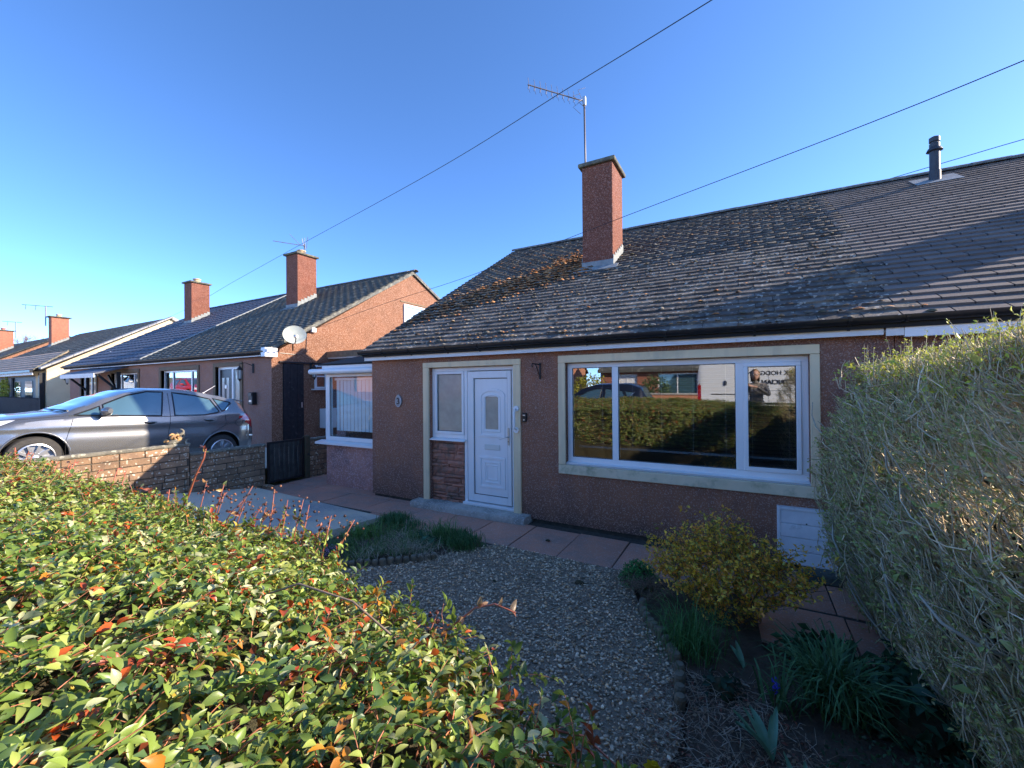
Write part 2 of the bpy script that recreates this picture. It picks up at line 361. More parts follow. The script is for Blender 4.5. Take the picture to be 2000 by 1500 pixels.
def slabstrip(name, y0, y1, z, mt):
    mb = MB(); k = 0
    for i in range(len(XS)-1):
        a, b = XS[i], XS[i+1]
        mb.hexa([(a, y0, .2+rise(a)), (b, y0, .2+rise(b)), (b, y1, .2+rise(b)), (a, y1, .2+rise(a)), (a, y0, z+rise(a)), (b, y0, z+rise(b)), (b, y1, z+rise(b)), (a, y1, z+rise(a))])
    return tag(mb.build(name, mt), kind='structure')
slabstrip('pavement', -1.85, -.12, .40, M['pave']); slabstrip('pavement', -10.2, -8.35, .40, M['pave'])
slabstrip('kerb', -2.0, -1.853, .405, M['concrete']); slabstrip('kerb', -8.347, -8.2, .405, M['concrete'])
# far gardens beyond the opposite pavement
grid_sheet('garden_ground', XS, [-60, -25, -10.2], lambda x, y: .41+rise(x), M['earth'])
# front garden soil
grid_sheet('garden_soil', [-7.6, -6, -4.5, -3, -1.5, 0, 1.2, 3, 6.6], [-.12, .6, 1.3, 2, 3, 4.2], lambda x, y: -.025+max(0, 1.6-y)*.16, M['soil'])
# neighbours' ground, drive
def nz(x, y): return .30 + (max(0, min(1, (4.5-y)/3.3))*.26 if y < 4.5 else 0) - (.16 if y < .3 else 0) + rise(x)*.3
grid_sheet('driveway', [-60, -40, -30, -24, -18, -14, -10.5, -7.86], [-.12, .3, 1.2, 2, 3, 4.5, 5.5, 7, 9, 12, 16, 40], nz, M['drive'])
# our concrete hardstanding, rising towards the street
def dz(x, y):
    k = .035 + max(0, min(1, (-5.2-x)/2.3))*.11; return .012 + max(0, (4.22-y))*k
def drive():
    mb = MB(); top = []; nx, ny = 12, 10
    for i in range(nx+1):
        u = i/nx; x = -7.62 + 3.3*u
        ymax = 4.32 + (4.14-4.32)*u
        for j in range(ny+1):
            v = j/ny; y = ymax + (.5-ymax)*v; xx = x - .4*v*u
            mb.v.append((xx, y, dz(xx, y)+.03))
    for i in range(nx):
        for j in range(ny): a = i*(ny+1)+j; mb.f.append((a, a+1, a+ny+2, a+ny+1))
    k = len(mb.v); ring = [i*(ny+1) for i in range(nx+1)] + [nx*(ny+1)+j for j in range(1, ny+1)]
    for r in ring: v = mb.v[r]; mb.v.append((v[0], v[1], v[2]-.12))
    for i in range(len(ring)-1): mb.f.append((ring[i], ring[i+1], k+i+1, k+i))
    return tag(mb.build('concrete_driveway', M['drive']), kind='structure')
drive()
tag(box('bedding_layer', M['bedding'], None, -7.7, 1.3, 3.9, 5.3, -.3, -.012), kind='structure')
# paving: pink slabs, each one an object of the path
path = tag(box('path', M['bedding'], None, -7.6, 1.2, 4.0, 5.0, -.02, -.008), kind='structure')
SLAB = {}
def slab(x0, x1, y0, y1, z=.0):
    g = .006; key = (round(x1-x0, 2), round(y1-y0, 2))
    if key not in SLAB: SLAB[key] = MB().box(-(x1-x0)/2+g, (x1-x0)/2-g, -(y1-y0)/2+g, (y1-y0)/2-g, -.02, .02).mesh('slab', M['slab'], bevel=.004)[0]
    o = put(bpy.data.objects.new('slab', SLAB[key]), path, ((x0+x1)/2, (y0+y1)/2, z-.02+rnd.uniform(-.003, .003)))
    o.rotation_euler = (rnd.uniform(-.006, .006), rnd.uniform(-.006, .006), rnd.uniform(-.004, .004))
x = -4.13
while x < .7:
    slab(x, x+.594, 4.09, 4.87); x += .594
for i, x in enumerate((-7.62, -6.74, -5.86, -4.98)):
    w = .88 if i < 3 else .85
    slab(x, x+w, 4.94, 5.52); slab(x, x+w, 4.34 + (0 if i > 1 else .0), 4.94)
for x in (-7.62, -7.0): slab(x, x+.62, 5.52, 6.1)
slab(-4.72, -4.13, 4.16, 4.34)
slab(.06, .66, 3.45, 4.05); slab(.66, 1.2, 3.45, 4.05)

# ---------------------------------------------------------------- building helpers
def facade(mb, x0, x1, y, th, z0, z1, ops):
    """wall in plane y..y+th with rectangular openings (a,b,c,d)"""
    xs = sorted({x0, x1, *[v for o in ops for v in o[:2]]})
    for a, b in zip(xs[:-1], xs[1:]):
        o = [q for q in ops if q[0] <= a+1e-6 and q[1] >= b-1e-6]
        z = z0
        for q in sorted(o, key=lambda q: q[2]):
            if q[2] > z: mb.box(a, b, y, y+th, z, q[2])
            z = q[3]
        if z < z1: mb.box(a, b, y, y+th, z, z1)
    return mb
TAN = .5895
def roof_tiles(parent, x0, x1, ye, ze, tan, yr, mt, near=0, gy=.1355, tw=.33, vary=.0, colf=None, seed=0, depth=.05, rag=(0, 0), gap=.005):
    """courses of tiles; the `near` best seen are objects, the others one mesh"""
    R = random.Random(seed); th = math.atan(tan); L = gy/math.cos(th); rows = int((yr-ye)/gy+.5)
    t = .024; tilt = th - t/(L)*.82
    pc = []
    for r in range(rows):
        y = ye + gy*r; off = 0 if (r % 2 or rag[0]) else tw/2; xa = x0+rag[0]*(r % 2)*tw/2; xb = x1+rag[1]*(r % 2)*tw/2; x = xa - off
        while x < xb-.02:
            a, b = max(x, xa), min(x+tw, xb); x += tw
            if b-a < .05: continue
            pc.append(((a+b)/2, y+gy*.5+.01, ze+tan*(gy*r+gy*.5)+.012, (b-a-gap), R.uniform(-.35, .35)*vary, R.uniform(-1, 1)*vary, R.uniform(-1, 1)*vary, r))
    def score(p):
        if not visible(p[:3]): return 1e9
        return (Vector(p[:3])-CAM).length
    order = sorted(pc, key=score); ind = order[:near]; rest = order[near:]
    LL = L+.035
    cube = MB().box(-.5, .5, -LL/2, LL/2, -t/2, t/2)
    if near:
        meshes = []
        for w in (tw-.005,):
            for k in range(6):
                mb = MB(); e = [R.uniform(-.004, .004) for _ in range(4)]
                n = 4
                for i in range(n+1):   # front edge slightly uneven
                    u = -w/2 + w*i/n; j = R.uniform(-.004, .004)*(1 if vary else .2); q = R.uniform(-.002, .002)*(1 if vary else .2)
                    mb.v += [(u, -LL/2+j, -t/2+q), (u, LL/2, -t/2), (u, LL/2, t/2), (u, -LL/2+j, t/2+q)]
                for i in range(n):
                    a = 4*i; b = a+4
                    mb.f += [(a, b, b+1, a+1), (a+1, b+1, b+2, a+2), (a+2, b+2, b+3, a+3), (a+3, b+3, b, a)]
                mb.f += [(0, 1, 2, 3), (4*n+3, 4*n+2, 4*n+1, 4*n)]
                me = mb.mesh('tile', mt, center=False)[0]
                g = 1+R.uniform(-.12, .12) if vary else 1+R.uniform(-.03, .03); at = me.attributes.new('Col', 'FLOAT_COLOR', 'POINT')
                at.data.foreach_set('color', [g, g, g, 1]*len(me.vertices)); meshes.append(me)
        for p in ind:
            o = put(bpy.data.objects.new('tile', R.choice(meshes)), parent, p[:3]); o.scale.x = p[3]/(tw-.005)
            o.rotation_euler = (tilt+p[4]*.02, p[5]*.012, p[6]*.012)
    if rest:
        T = np.array([p[:3] for p in rest]); n = len(rest)
        a = tilt + np.array([p[4] for p in rest])*.02; c, s_ = np.cos(a), np.sin(a); z = 0*c; o1 = z+1
        B = np.stack([np.stack([o1, z, z], 1), np.stack([z, c, -s_], 1), np.stack([z, s_, c], 1)], 1)
        tz = rot_z(np.array([p[6] for p in rest])*.006); B = B@tz
        Sc = np.stack([np.array([p[3] for p in rest]), o1, o1], 1)
        g = 1 + np.array([R.uniform(-1, 1) for _ in rest])*(.11 if vary else .07); col = np.stack([g, g, g], 1)
        if colf is not None: col = col*np.array([colf(p) for p in rest])
        scatter('tiles', tmpl(cube), T, B, Sc, col, mt, parent)
    return rows
def roof_deck(parent, x0, x1, ye, ze, yr, zr, yb, zb, name='roof'):
    mb = MB(); e = .03
    mb.prism([(ye, ze-e), (yr, zr-e), (yb, zb-e), (yb, zb-e-.08), (yr, zr-e-.08), (ye, ze-e-.08)], 0, x0, x1)
    return mb.build(name, M['deck'], parent)
def house_shell(root, x0, x1, yf, yb, z0, ze, yr, zr, ops, mt_front, mt_gable, th=.28, zb=None, gables=(1, 1)):
    mb = MB(); facade(mb, x0, x1, yf, th, z0, ze, ops); w = mb.build('wall', mt_front, root); 
    for gx, on in ((x0, gables[0]), (x1, gables[1])):
        if not on: continue
        a, b = (gx+.001, gx+th) if gx == x0 else (gx-th, gx-.001)
        zz = zb or ze
        g = MB().prism([(yf+.001, z0), (yb, z0), (yb, zz+.12), (yr, zr-.1), (yf+.001, ze+.06)], 0, a-(.002 if gx == x0 else 0), b+(.002 if gx != x0 else 0)).build('gable_wall', mt_gable, root)
    box('back_wall', mt_front, root, x0+th, x1-th, yb-th, yb-.002, z0, (zb or ze))
    return w
def win(root, x0, x1, z0, z1, y, fr=.055, mull=(), sash=None, glassm=None, proud=.06, name='window', fm=None, sill=True, pane_in=.03):
    """upvc window; frame in front of plane y+proud"""
    fm = fm or M['upvc']; glassm = glassm or M['glass']
    f = MB(); ya, yb = y, y+.07
    f.box(x0, x1, ya, yb, z0, z0+fr); f.box(x0, x1, ya, yb, z1-fr, z1)
    xs = [x0] + list(mull) + [x1]
    f.box(x0, x0+fr, ya+.001, yb-.001, z0+fr, z1-fr); f.box(x1-fr, x1, ya+.001, yb-.001, z0+fr, z1-fr)
    for mx in mull: f.box(mx-fr*.6, mx+fr*.6, ya-.004, yb-.001, z0+fr, z1-fr)
    w = f.build(name, fm, root, bevel=.004)
    for i in range(len(xs)-1):
        a = xs[i] + (fr if i == 0 else fr*.6); b = xs[i+1] - (fr if i == len(xs)-2 else fr*.6)
        if sash and i in sash:
            q = .042; s = MB(); s.box(a, b, ya-.018, yb-.012, z0+fr, z0+fr+q); s.box(a, b, ya-.018, yb-.012, z1-fr-q, z1-fr)
            s.box(a, a+q, ya-.017, yb-.012, z0+fr+q, z1-fr-q); s.box(b-q, b, ya-.017, yb-.012, z0+fr+q, z1-fr-q)
            s.build('sash', fm, w, bevel=.005); q2 = q
        else: q2 = 0
        gk = MB(); e = .006   # black gasket round the pane
        A, Bq, C, D = a+q2, b-q2, z0+fr+q2, z1-fr-q2
        gk.box(A, Bq, ya+.012, ya+.02, C, C+e); gk.box(A, Bq, ya+.012, ya+.02, D-e, D); gk.box(A, A+e, ya+.013, ya+.02, C+e, D-e); gk.box(Bq-e, Bq, ya+.013, ya+.02, C+e, D-e)
        gk.build('gasket', M['black_pl'], w)
        MB().box(A, Bq, ya+.022, ya+.030, C, D).build('pane', glassm, w)
    if sill: MB().prism([(y-.07, z0-.022), (y+.05, z0-.022), (y+.05, z0+.002), (y-.001, z0+.002), (y-.07, z0-.008)], 0, x0-.02, x1+.02).build('sill', fm, w)
    return w
def chimney(root, x0, x1, y0, y1, zt, roofz, mt, pot=None, cap=.045, flash=True, name='chimney'):
    zb = roofz(y0)-.4
    c = box(name, mt, root, x0, x1, y0, y1, zb, zt, bevel=.008)
    MB().box(x0-cap, x1+cap, y0-cap, y1+cap, zt, zt+.07).build('chimney_cap', M['cap'], c, bevel=.012)
    if flash:
        f = MB(); f.box(x0-.012, x1+.012, y0-.012, y0-.003, roofz(y0)-.02, roofz(y0)+.13)
        f.hexa([(x0-.10, y0-.17, roofz(y0-.17)+.024), (x1+.10, y0-.17, roofz(y0-.17)+.024), (x1+.10, y0, roofz(y0)+.03), (x0-.10, y0, roofz(y0)+.03),
                (x0-.10, y0-.17, roofz(y0-.17)+.032), (x1+.10, y0-.17, roofz(y0-.17)+.032), (x1+.10, y0, roofz(y0)+.04), (x0-.10, y0, roofz(y0)+.04)])
        n = 6
        for sx in (x0-.012, x1+.003):
            for k in range(n):
                a = y0+(y1-y0)*k/n; b = y0+(y1-y0)*(k+1)/n-.001; f.box(sx, sx+.009, a, b, roofz(a)-.02, roofz(b)+.15)
        f.build('flashing', M['lead'], c)
    if pot:
        xc, yc = (x0+x1)/2, (y0+y1)/2
        MB().lathe([(.13, zt+.05), (.13, zt+.20), (.155, zt+.21), (.155, zt+.25), (.12, zt+.26)], (xc, yc, 0), 2, 18).build('chimney_pot', pot, c, smooth='auto')
    return c
def gutter(root, x0, x1, y, z, brackets=()):
    mb = MB(); r = .056; n = 8; pr = [(y - r + r*math.cos(math.pi*(1+i/n)), z + r*math.sin(math.pi*(1+i/n))) for i in range(n+1)]
    pin = [(y - r + (r-.006)*math.cos(math.pi*(1+i/n)), z + (r-.006)*math.sin(math.pi*(1+i/n))) for i in range(n+1)]
    mb.prism(pr+pin[::-1], 0, x0, x1); g = mb.build('gutter', M['black_pl'], root, smooth='auto')
    for bx in brackets:
        b = MB(); pr2 = [(y - r + (r+.009)*math.cos(math.pi*(1+i/n)), z + (r+.009)*math.sin(math.pi*(1+i/n))) for i in range(n+1)]
        b.prism(pr2, 0, bx-.014, bx+.014); b.box(bx-.011, bx+.011, y-.012, y+.008, z-.10, z-.03); b.build('gutter_bracket', M['black_pl'], g)
    return g
# ---------------------------------------------------------------- the bungalow (number 3)
G0 = 'bungalows along the street'
YE, ZE, YR = 4.85, 2.40, 10.12
ZR = ZE + TAN*(YR-YE)
rz = lambda y: ZE + TAN*(y-YE)
X0, XP, X1 = -5.43, 1.20, 7.83
H = thing('bungalow', (-2.1, 7.5, 0), 'maroon roughcast bungalow with white front door, wide window and mossy dark tiled roof', 'bungalow', G0)
ops = [(-4.20, -2.735, .06, 2.09), (-1.985, .565, .80, 2.09)]
house_shell(H, X0, XP-.003, 5.0, 15.1, .045, 2.30, YR, ZR, ops, M['roughcast'], M['roughcast'], zb=2.5, gables=(1, 0))
pl = MB(); pl.box(X0+.03, -4.43, 5.025, 5.26, -.3, .044); pl.box(-2.47, XP, 5.025, 5.26, -.3, .044); pl.box(-4.43, -2.47, 5.1, 5.26, -.3, .044)
pl.build('plinth', M['bedding'], H)
RF = roof_deck(H, X0-.05, XP, YE, ZE, YR, ZR, 15.35, 2.45)
def moss_w(p):
    return 1.0
roof_tiles(RF, X0-.06, XP, YE-.05, ZE-.03, TAN, YR, M['tile_old'], near=300, vary=1.0, seed=3, rag=(0, 1))
def ridge_tiles(parent, x0, x1, y, z, mt, ind=True, L=.45, dr=0):
    mb = MB(); n = 7; r = .125
    po = [(r*math.cos(math.pi*i/n), r*.62*math.sin(math.pi*i/n)) for i in range(n+1)]; pi_ = [(a*.88, b*.85-.004) for a, b in po]
    mb.prism(po+pi_[::-1], 0, -L/2-.012, L/2+.012); me = mb.mesh('ridge_tile', mt, center=False)[0]
    k = 0; x = x0
    while x < x1-.05:
        o = put(bpy.data.objects.new('ridge_tile', me), parent, (x+L/2, y, z-.02+rnd.uniform(-.004, .004))); o.scale.x = min(1, (x1-x)/L)
        o.rotation_euler = (0, rnd.uniform(-.01, .01), rnd.uniform(-.012, .012)); x += L; k += 1
ridge_tiles(RF, X0-.06, XP, YR, ZR, M['ridge'])
chimney(H, -2.61, -2.04, 7.49, 8.20, 5.86, rz, M['roughcast_ch'], None, cap=.06)
FA = MB().box(X0-.05, 1.10, 4.885, 4.905, 2.236, 2.40).build('fascia', M['white_wood'], H)
box('soffit', M['white_wood'], H, X0-.05, 1.22, 4.906, 4.999, 2.262, 2.274)
gutter(H, X0-.10, XP+.0, 4.882, 2.385, [-5.0, -4.45, -3.75, -3.2, -2.65, -1.65, -.75, .1, .85])
# mineral felt / dark verge strip
v = MB(); v.hexa([(X0-.075, YE-.04, ZE-.10), (X0-.045, YE-.04, ZE-.10), (X0-.045, YR, ZR-.11), (X0-.075, YR, ZR-.11), (X0-.075, YE-.04, ZE-.03), (X0-.045, YE-.04, ZE-.03), (X0-.045, YR, ZR-.02), (X0-.075, YR, ZR-.02)])
v.build('verge', M['cap'], H)
# surrounds
sd = MB(); sd.box(-4.315, -4.205, 4.972, 5.10, .045, 2.09); sd.box(-2.735, -2.625, 4.972, 5.10, .045, 2.09); sd.box(-4.315, -2.625, 4.970, 5.099, 2.091, 2.17)
sd.build('door_surround', M['cream'], H, bevel=.006)
sw = MB(); sw.box(-2.078, -1.985, 4.972, 5.10, .803, 2.09); sw.box(.567, .645, 4.972, 5.10, .803, 2.09); sw.box(-2.078, .645, 4.970, 5.099, 2.091, 2.185)
sw.build('window_surround', M['cream'], H, bevel=.006)
box('stone_sill', M['cream_sill'], H, -2.078, .645, 4.968, 5.10, .685, .800, bevel=.006)
# big window
BW = win(H, -1.985, .565, .832, 2.088, 5.07, fr=.062, mull=(-1.37, -.040), sash=(2,))
MB().prism([(5.00, .803), (5.08, .803), (5.08, .832), (5.065, .832), (5.00, .815)], 0, -2.0, .575).build('upvc_sill', M['upvc'], BW)
# door + sidelight in one frame
DF = MB()
for a in ((-4.20, -4.145, 5.06, 5.13, 1.03, 2.088), (-3.60, -3.545, 5.058, 5.131, .04, 2.03), (-2.80, -2.738, 5.06, 5.13, .04, 2.03), (-4.145, -2.738, 5.06, 5.13, 2.031, 2.088), (-4.145, -3.601, 5.06, 5.13, 1.03, 1.09)):
    DF.box(*a)
door = DF.build('door_frame', M['upvc'], H, bevel=.005)
box('threshold', M['upvc'], door, -3.60, -2.738, 5.0, 5.12, .092, .13, bevel=.006)
ss = MB(); A, B_, C_, D_ = -4.143, -3.602, 1.092, 2.029; q = .04
ss.box(A, B_, 5.045, 5.11, C_, C_+q); ss.box(A, B_, 5.045, 5.11, D_-q, D_); ss.box(A, A+q, 5.046, 5.11, C_+q, D_-q); ss.box(B_-q, B_, 5.046, 5.11, C_+q, D_-q)
ss.build('sidelight_frame', M['upvc'], door, bevel=.005)
gk = MB(); e = .006; A += q; B_ -= q; C_ += q; D_ -= q
gk.box(A, B_, 5.066, 5.075, C_, C_+e); gk.box(A, B_, 5.066, 5.075, D_-e, D_); gk.box(A, A+e, 5.067, 5.075, C_+e, D_-e); gk.box(B_-e, B_, 5.067, 5.075, C_+e, D_-e); gk.build('gasket', M['black_pl'], door)
box('sidelight_pane', M['glass_clear'], door, A, B_, 5.078, 5.086, C_, D_)
MB().prism([(4.99, .995), (5.09, .995), (5.09, 1.028), (5.055, 1.028), (4.99, 1.008)], 0, -4.235, -3.57).build('sidelight_sill', M['upvc'], door)
# leaf of the door with mouldings
DL = MB(); L0, L1, Z0, Z1 = -3.535, -2.81, .145, 2.02
DL.box(L0, L0+.10, 5.052, 5.12, Z0, Z1); DL.box(L1-.06, L1, 5.052, 5.12, Z0, Z1); DL.box(L0+.10, L1-.06, 5.052, 5.12, Z1-.10, Z1); DL.box(L0+.10, L1-.06, 5.052, 5.12, Z0, Z0+.10)
leaf = DL.build('door_leaf', M['upvc'], H, bevel=.006)
PX0, PX1, PZ0, PZ1 = L0+.103, L1-.063, Z0+.103, Z1-.103
gm = MB(); gm.box(PX0, PX1, 5.068, 5.075, PZ0, PZ0+.006); gm.box(PX0, PX1, 5.068, 5.075, PZ1-.006, PZ1); gm.box(PX0, PX0+.005, 5.069, 5.075, PZ0, PZ1); gm.box(PX1-.005, PX1, 5.069, 5.075, PZ0, PZ1)
gm.build('gasket', M['black_pl'], leaf)
# door panel (with hole for the glass)
GX0, GX1, GZ0, GZ1 = -3.245, -3.03, 1.19, 1.655
dp = MB(); dp.box(PX0, GX0, 5.076, 5.11, PZ0, PZ1); dp.box(GX1, PX1, 5.076, 5.11, PZ0, PZ1); dp.box(GX0, GX1, 5.076, 5.11, PZ0, GZ0); dp.box(GX0, GX1, 5.076, 5.11, GZ1, PZ1)
dp.build('door_panel', M['upvc'], leaf)
def arch(x0, x1, z0, z1, rise_, n=8):
    c = (x0+x1)/2; w = (x1-x0)/2
    return [(x0, z0), (x1, z0), (x1, z1-rise_)] + [(c + w*math.cos(math.pi*i/n)*(.98), z1-rise_+rise_*math.sin(math.pi*i/n)) for i in range(1, n)] + [(x0, z1-rise_)]
def ringm(mb, out, inn, y0, y1):
    n = len(out); k = len(mb.v)
    for y in (y0, y1):
        for p in out: mb.v.append((p[0], y if y == y1 else y+.006, p[1]))
        for p in inn: mb.v.append((p[0], y if y == y1 else y+.006, p[1]))
    # y0 front ring is narrower: bevelled look
    for i in range(n):
        j = (i+1) % n
        mb.f += [(k+i, k+j, k+n+j, k+n+i), (k+2*n+i, k+2*n+j, k+j, k+i), (k+n+i, k+n+j, k+3*n+j, k+3*n+i)]
def moulding(x0, x1, z0, z1, w, rise_, y=5.076, name='moulding', dep=.012):
    mb = MB(); d = .006
    o1 = arch(x0, x1, z0, z1, rise_); i1 = arch(x0+w, x1-w, z0+w, z1-w, rise_*.85)
    o2 = arch(x0+d, x1-d, z0+d, z1-d, rise_*.95); i2 = arch(x0+w-d, x1-w+d, z0+w-d, z1-w+d, rise_*.9)
    n = len(o1); k = 0
    for P_, y_ in ((o1, y), (o2, y-dep), (i2, y-dep), (i1, y)):
        for p in P_: mb.v.append((p[0], y_, p[1]))
    for a in range(3):
        for i in range(n):
            j = (i+1) % n; mb.f.append((a*n+i, a*n+j, (a+1)*n+j, (a+1)*n+i))
    mb.build(name, M['upvc'], leaf)
moulding(-3.352, -2.915, 1.075, 1.775, .045, .10); moulding(-3.285, -2.99, 1.15, 1.695, .028, .05, dep=.009)
moulding(-3.352, -2.915, .352, .80, .038, .002); moulding(-3.27, -2.995, .42, .735, .03, .001, dep=.010); moulding(-3.225, -3.04, .47, .685, .016, .001, dep=.008)
box('door_glass', M['glass_clear'], leaf, GX0, GX1, 5.085, 5.092, GZ0, GZ1)
lb = box('letter_box', mat('off_white_letter_plate', (.70, .70, .64), .4), leaf, -3.258, -3.003, 5.066, 5.0755, .900, .975, bevel=.004)
hp = box('handle_plate', M['silver'], leaf, -2.862, -2.838, 5.04, 5.052, .985, 1.225, bevel=.003)
MB().tube([(-2.85, 5.045, 1.10), (-2.85, 4.995, 1.10), (-2.88, 4.985, 1.10), (-2.965, 4.985, 1.065)], .008, 8).build('door_handle', M['upvc'], leaf, smooth=True)
MB().lathe([(.007, -.004), (.007, .001)], (-2.85, 5.040, 1.035), 1, 10).build('keyhole', M['black_pl'], leaf)
# stone infill under the sidelight: each stone its own
inf = box('stone_infill', M['mortar'], H, -4.20, -3.601, 5.07, 5.14, .06, 1.03)
z = .065; R4 = random.Random(8)
while z < .985:
    hgt = R4.choice((.045, .06, .075, .10)); hgt = min(hgt, .99-z); x = -4.198 - R4.uniform(0, .1)
    while x < -3.61:
        w = R4.uniform(.16, .36) if R4.random() < .7 else .14; a, b2 = max(x, -4.198), min(x+w, -3.605); x += w
        if b2-a < .03 or hgt < .02: continue
        mb = MB(); nx = max(2, int((b2-a)/.05)); pr = 5.035 + R4.uniform(-.012, .014)
        for i in range(nx+1):
            for j in range(3):
                mb.v.append((a+.003+(b2-a-.006)*i/nx, pr + (.016 if i in (0, nx) or j in (0, 2) else 0) + R4.uniform(-.006, .006), z+.003+(hgt-.006)*j/2))
        for i in range(nx):
            for j in range(2): c = 3*i+j; mb.f.append((c, c+3, c+4, c+1))
        k = len(mb.v)
        ring = [3*i for i in range(nx+1)] + [3*nx+1, 3*nx+2] + [3*i+2 for i in range(nx-1, -1, -1)] + [1]
        for r_ in ring: p = mb.v[r_]; mb.v.append((p[0], 5.09, p[2]))
        for i in range(len(ring)): j = (i+1) % len(ring); mb.f.append((ring[i], ring[j], k+j, k+i))
        mb.build('stone', M['sandstone'], inf)
    z += hgt
stp = MB(); n = 14
for i in range(n+1):
    x = -4.42 + 1.93*i/n
    for (yy, zz) in ((4.80, -.03), (4.785, .05), (4.80, .085), (4.83, .092), (5.10, .092), (5.10, -.03)):
        stp.v.append((x, yy+rnd.uniform(-.006, .006)*(yy < 5), zz+rnd.uniform(-.003, .003)))
for i in range(n):
    for j in range(6): a = 6*i+j; b_ = 6*i+(j+1) % 6; stp.f.append((a, a+6, b_+6, b_))
stp.f += [tuple(range(6)), tuple(range(6*n, 6*n+6))]
stp.build('door_step', M['concrete'], H, smooth='auto')
# fittings on the front
gr = thing('grab_rail', (-2.655, 4.97, 1.2), 'white plastic grab rail screwed beside the front door', 'grab rail')
for zz in (1.21, 1.50): MB().lathe([(.038, 4.949), (.038, 4.968)], (-2.68, 0, zz), 1, 18).build('rail_mount', M['upvc'], gr, smooth='auto')
MB().tube([(-2.68, 4.95, 1.22), (-2.68, 4.91, 1.235), (-2.68, 4.905, 1.26), (-2.68, 4.905, 1.45), (-2.68, 4.91, 1.475), (-2.68, 4.95, 1.49)], .014, 8).build('rail', M['upvc'], gr, smooth=True)
db = thing('doorbell', (-2.56, 4.97, 1.38), 'small black video doorbell on maroon wall right of door', 'doorbell')
box('bell_body', M['black_pl'], db, -2.595, -2.535, 4.965, 4.998, 1.325, 1.445, bevel=.006)
MB().lathe([(.012, -.003), (.010, 0)], (-2.565, 4.962, 1.352), 1, 12).build('bell_button', M['silver'], db); box('bell_label', M['silver'], db, -2.582, -2.548, 4.9625, 4.9645, 1.405, 1.42)
hb = thing('hanging_bracket', (-2.33, 4.99, 2.0), 'empty black scroll hanging basket bracket right of front door', 'bracket')
box('back_plate', M['black_metal'], hb, -2.345, -2.325, 4.98, 4.996, 1.89, 2.11)
MB().tube([(-2.335, 4.985, 2.08), (-2.335, 4.80, 2.085), (-2.335, 4.76, 2.085), (-2.335, 4.745, 2.065), (-2.335, 4.755, 2.045), (-2.335, 4.77, 2.055)], .007, 6).build('arm', M['black_metal'], hb, smooth=True)
MB().tube([(-2.335, 4.98, 1.93), (-2.335, 4.94, 1.97), (-2.335, 4.88, 2.05), (-2.335, 4.85, 2.075)], .006, 6).build('brace', M['black_metal'], hb, smooth=True)
# number plaque
pq = thing('house_number_plaque', (-4.83, 4.99, 1.56), 'oval grey plaque with number 3 left of front door', 'house number')
mb = MB(); n = 28; mb.v = [(-4.83+.068*math.cos(2*math.pi*i/n), y, 1.575+.095*math.sin(2*math.pi*i/n)+(.018*max(0, math.sin(2*math.pi*i/n))**18)) for y in (4.978, 4.996) for i in range(n)]
mb.f = [tuple(range(n)), tuple(range(n, 2*n))] + [(i, (i+1) % n, n+(i+1) % n, n+i) for i in range(n)]
mb.build('plate', mat('pewter_plate', (.34, .35, .36), .5, (.26, .27, .28), 30, metal=.3), pq)
rim = MB().tube([(-4.83+.061*math.cos(2*math.pi*i/n), 4.977, 1.575+.087*math.sin(2*math.pi*i/n)) for i in range(n+1)], .004, 5).build('rim', M['silver'], pq, smooth=True)
def text(body, size, loc, rot, mt, parent, name='lettering', ext=.002, bold=0):
    c = bpy.data.curves.new('t', 'FONT'); c.body = body; c.size = size; c.extrude = ext; c.align_x = 'CENTER'; c.align_y = 'CENTER'; c.offset = bold
    o = bpy.data.objects.new('t', c); COL.objects.link(o); dg = bpy.context.evaluated_depsgraph_get(); me = bpy.data.meshes.new_from_object(o.evaluated_get(dg))
    bpy.data.objects.remove(o); me.materials.clear(); me.materials.append(mt)
    o = put(bpy.data.objects.new(name, me), parent, loc); o.rotation_euler = rot; return o
text('3', .135, (-4.83, 4.976, 1.572), (math.pi/2, 0, 0), M['black_pl'], pq, 'numeral', bold=.003)
# louvred white box low on the wall
mbx = thing('meter_box', (.52, 4.95, 0), 'dirty white boarded meter box low on maroon wall beside the hedge', 'meter box')
mw = mat('grimy_white_panel', (.74, .76, .78), .55, (.66, .68, .70), 9, stain=(.30, .27, .22), stscale=7, stlo=.60, sthi=.80)
fr = MB(); fr.box(.28, .305, 4.93, 4.998, .03, .585); fr.box(.735, .76, 4.93, 4.998, .03, .585); fr.box(.305, .735, 4.93, 4.998, .56, .585); fr.build('box_frame', mw, mbx, bevel=.003)
for k in range(4): z = .03+.1325*k; box('panel', mw, mbx, .306, .734, 4.938+.002*(k % 2), 4.996, z+.002, z+.130, bevel=.003)
MB().lathe([(.007, -.003), (.007, 0)], (.52, 4.938, .44), 1, 8).build('lock', M['black_pl'], mbx)
bs = thing('concrete_block', (.62, 4.7, 0), 'dark green stained concrete block on slabs below the white meter box', 'block')
box('block', mat('green_stained_concrete', (.10, .13, .11), .9, (.07, .09, .08), 8, bump=.5, bscale=40), bs, .45, .84, 4.62, 4.80, 0, .09, bevel=.015)

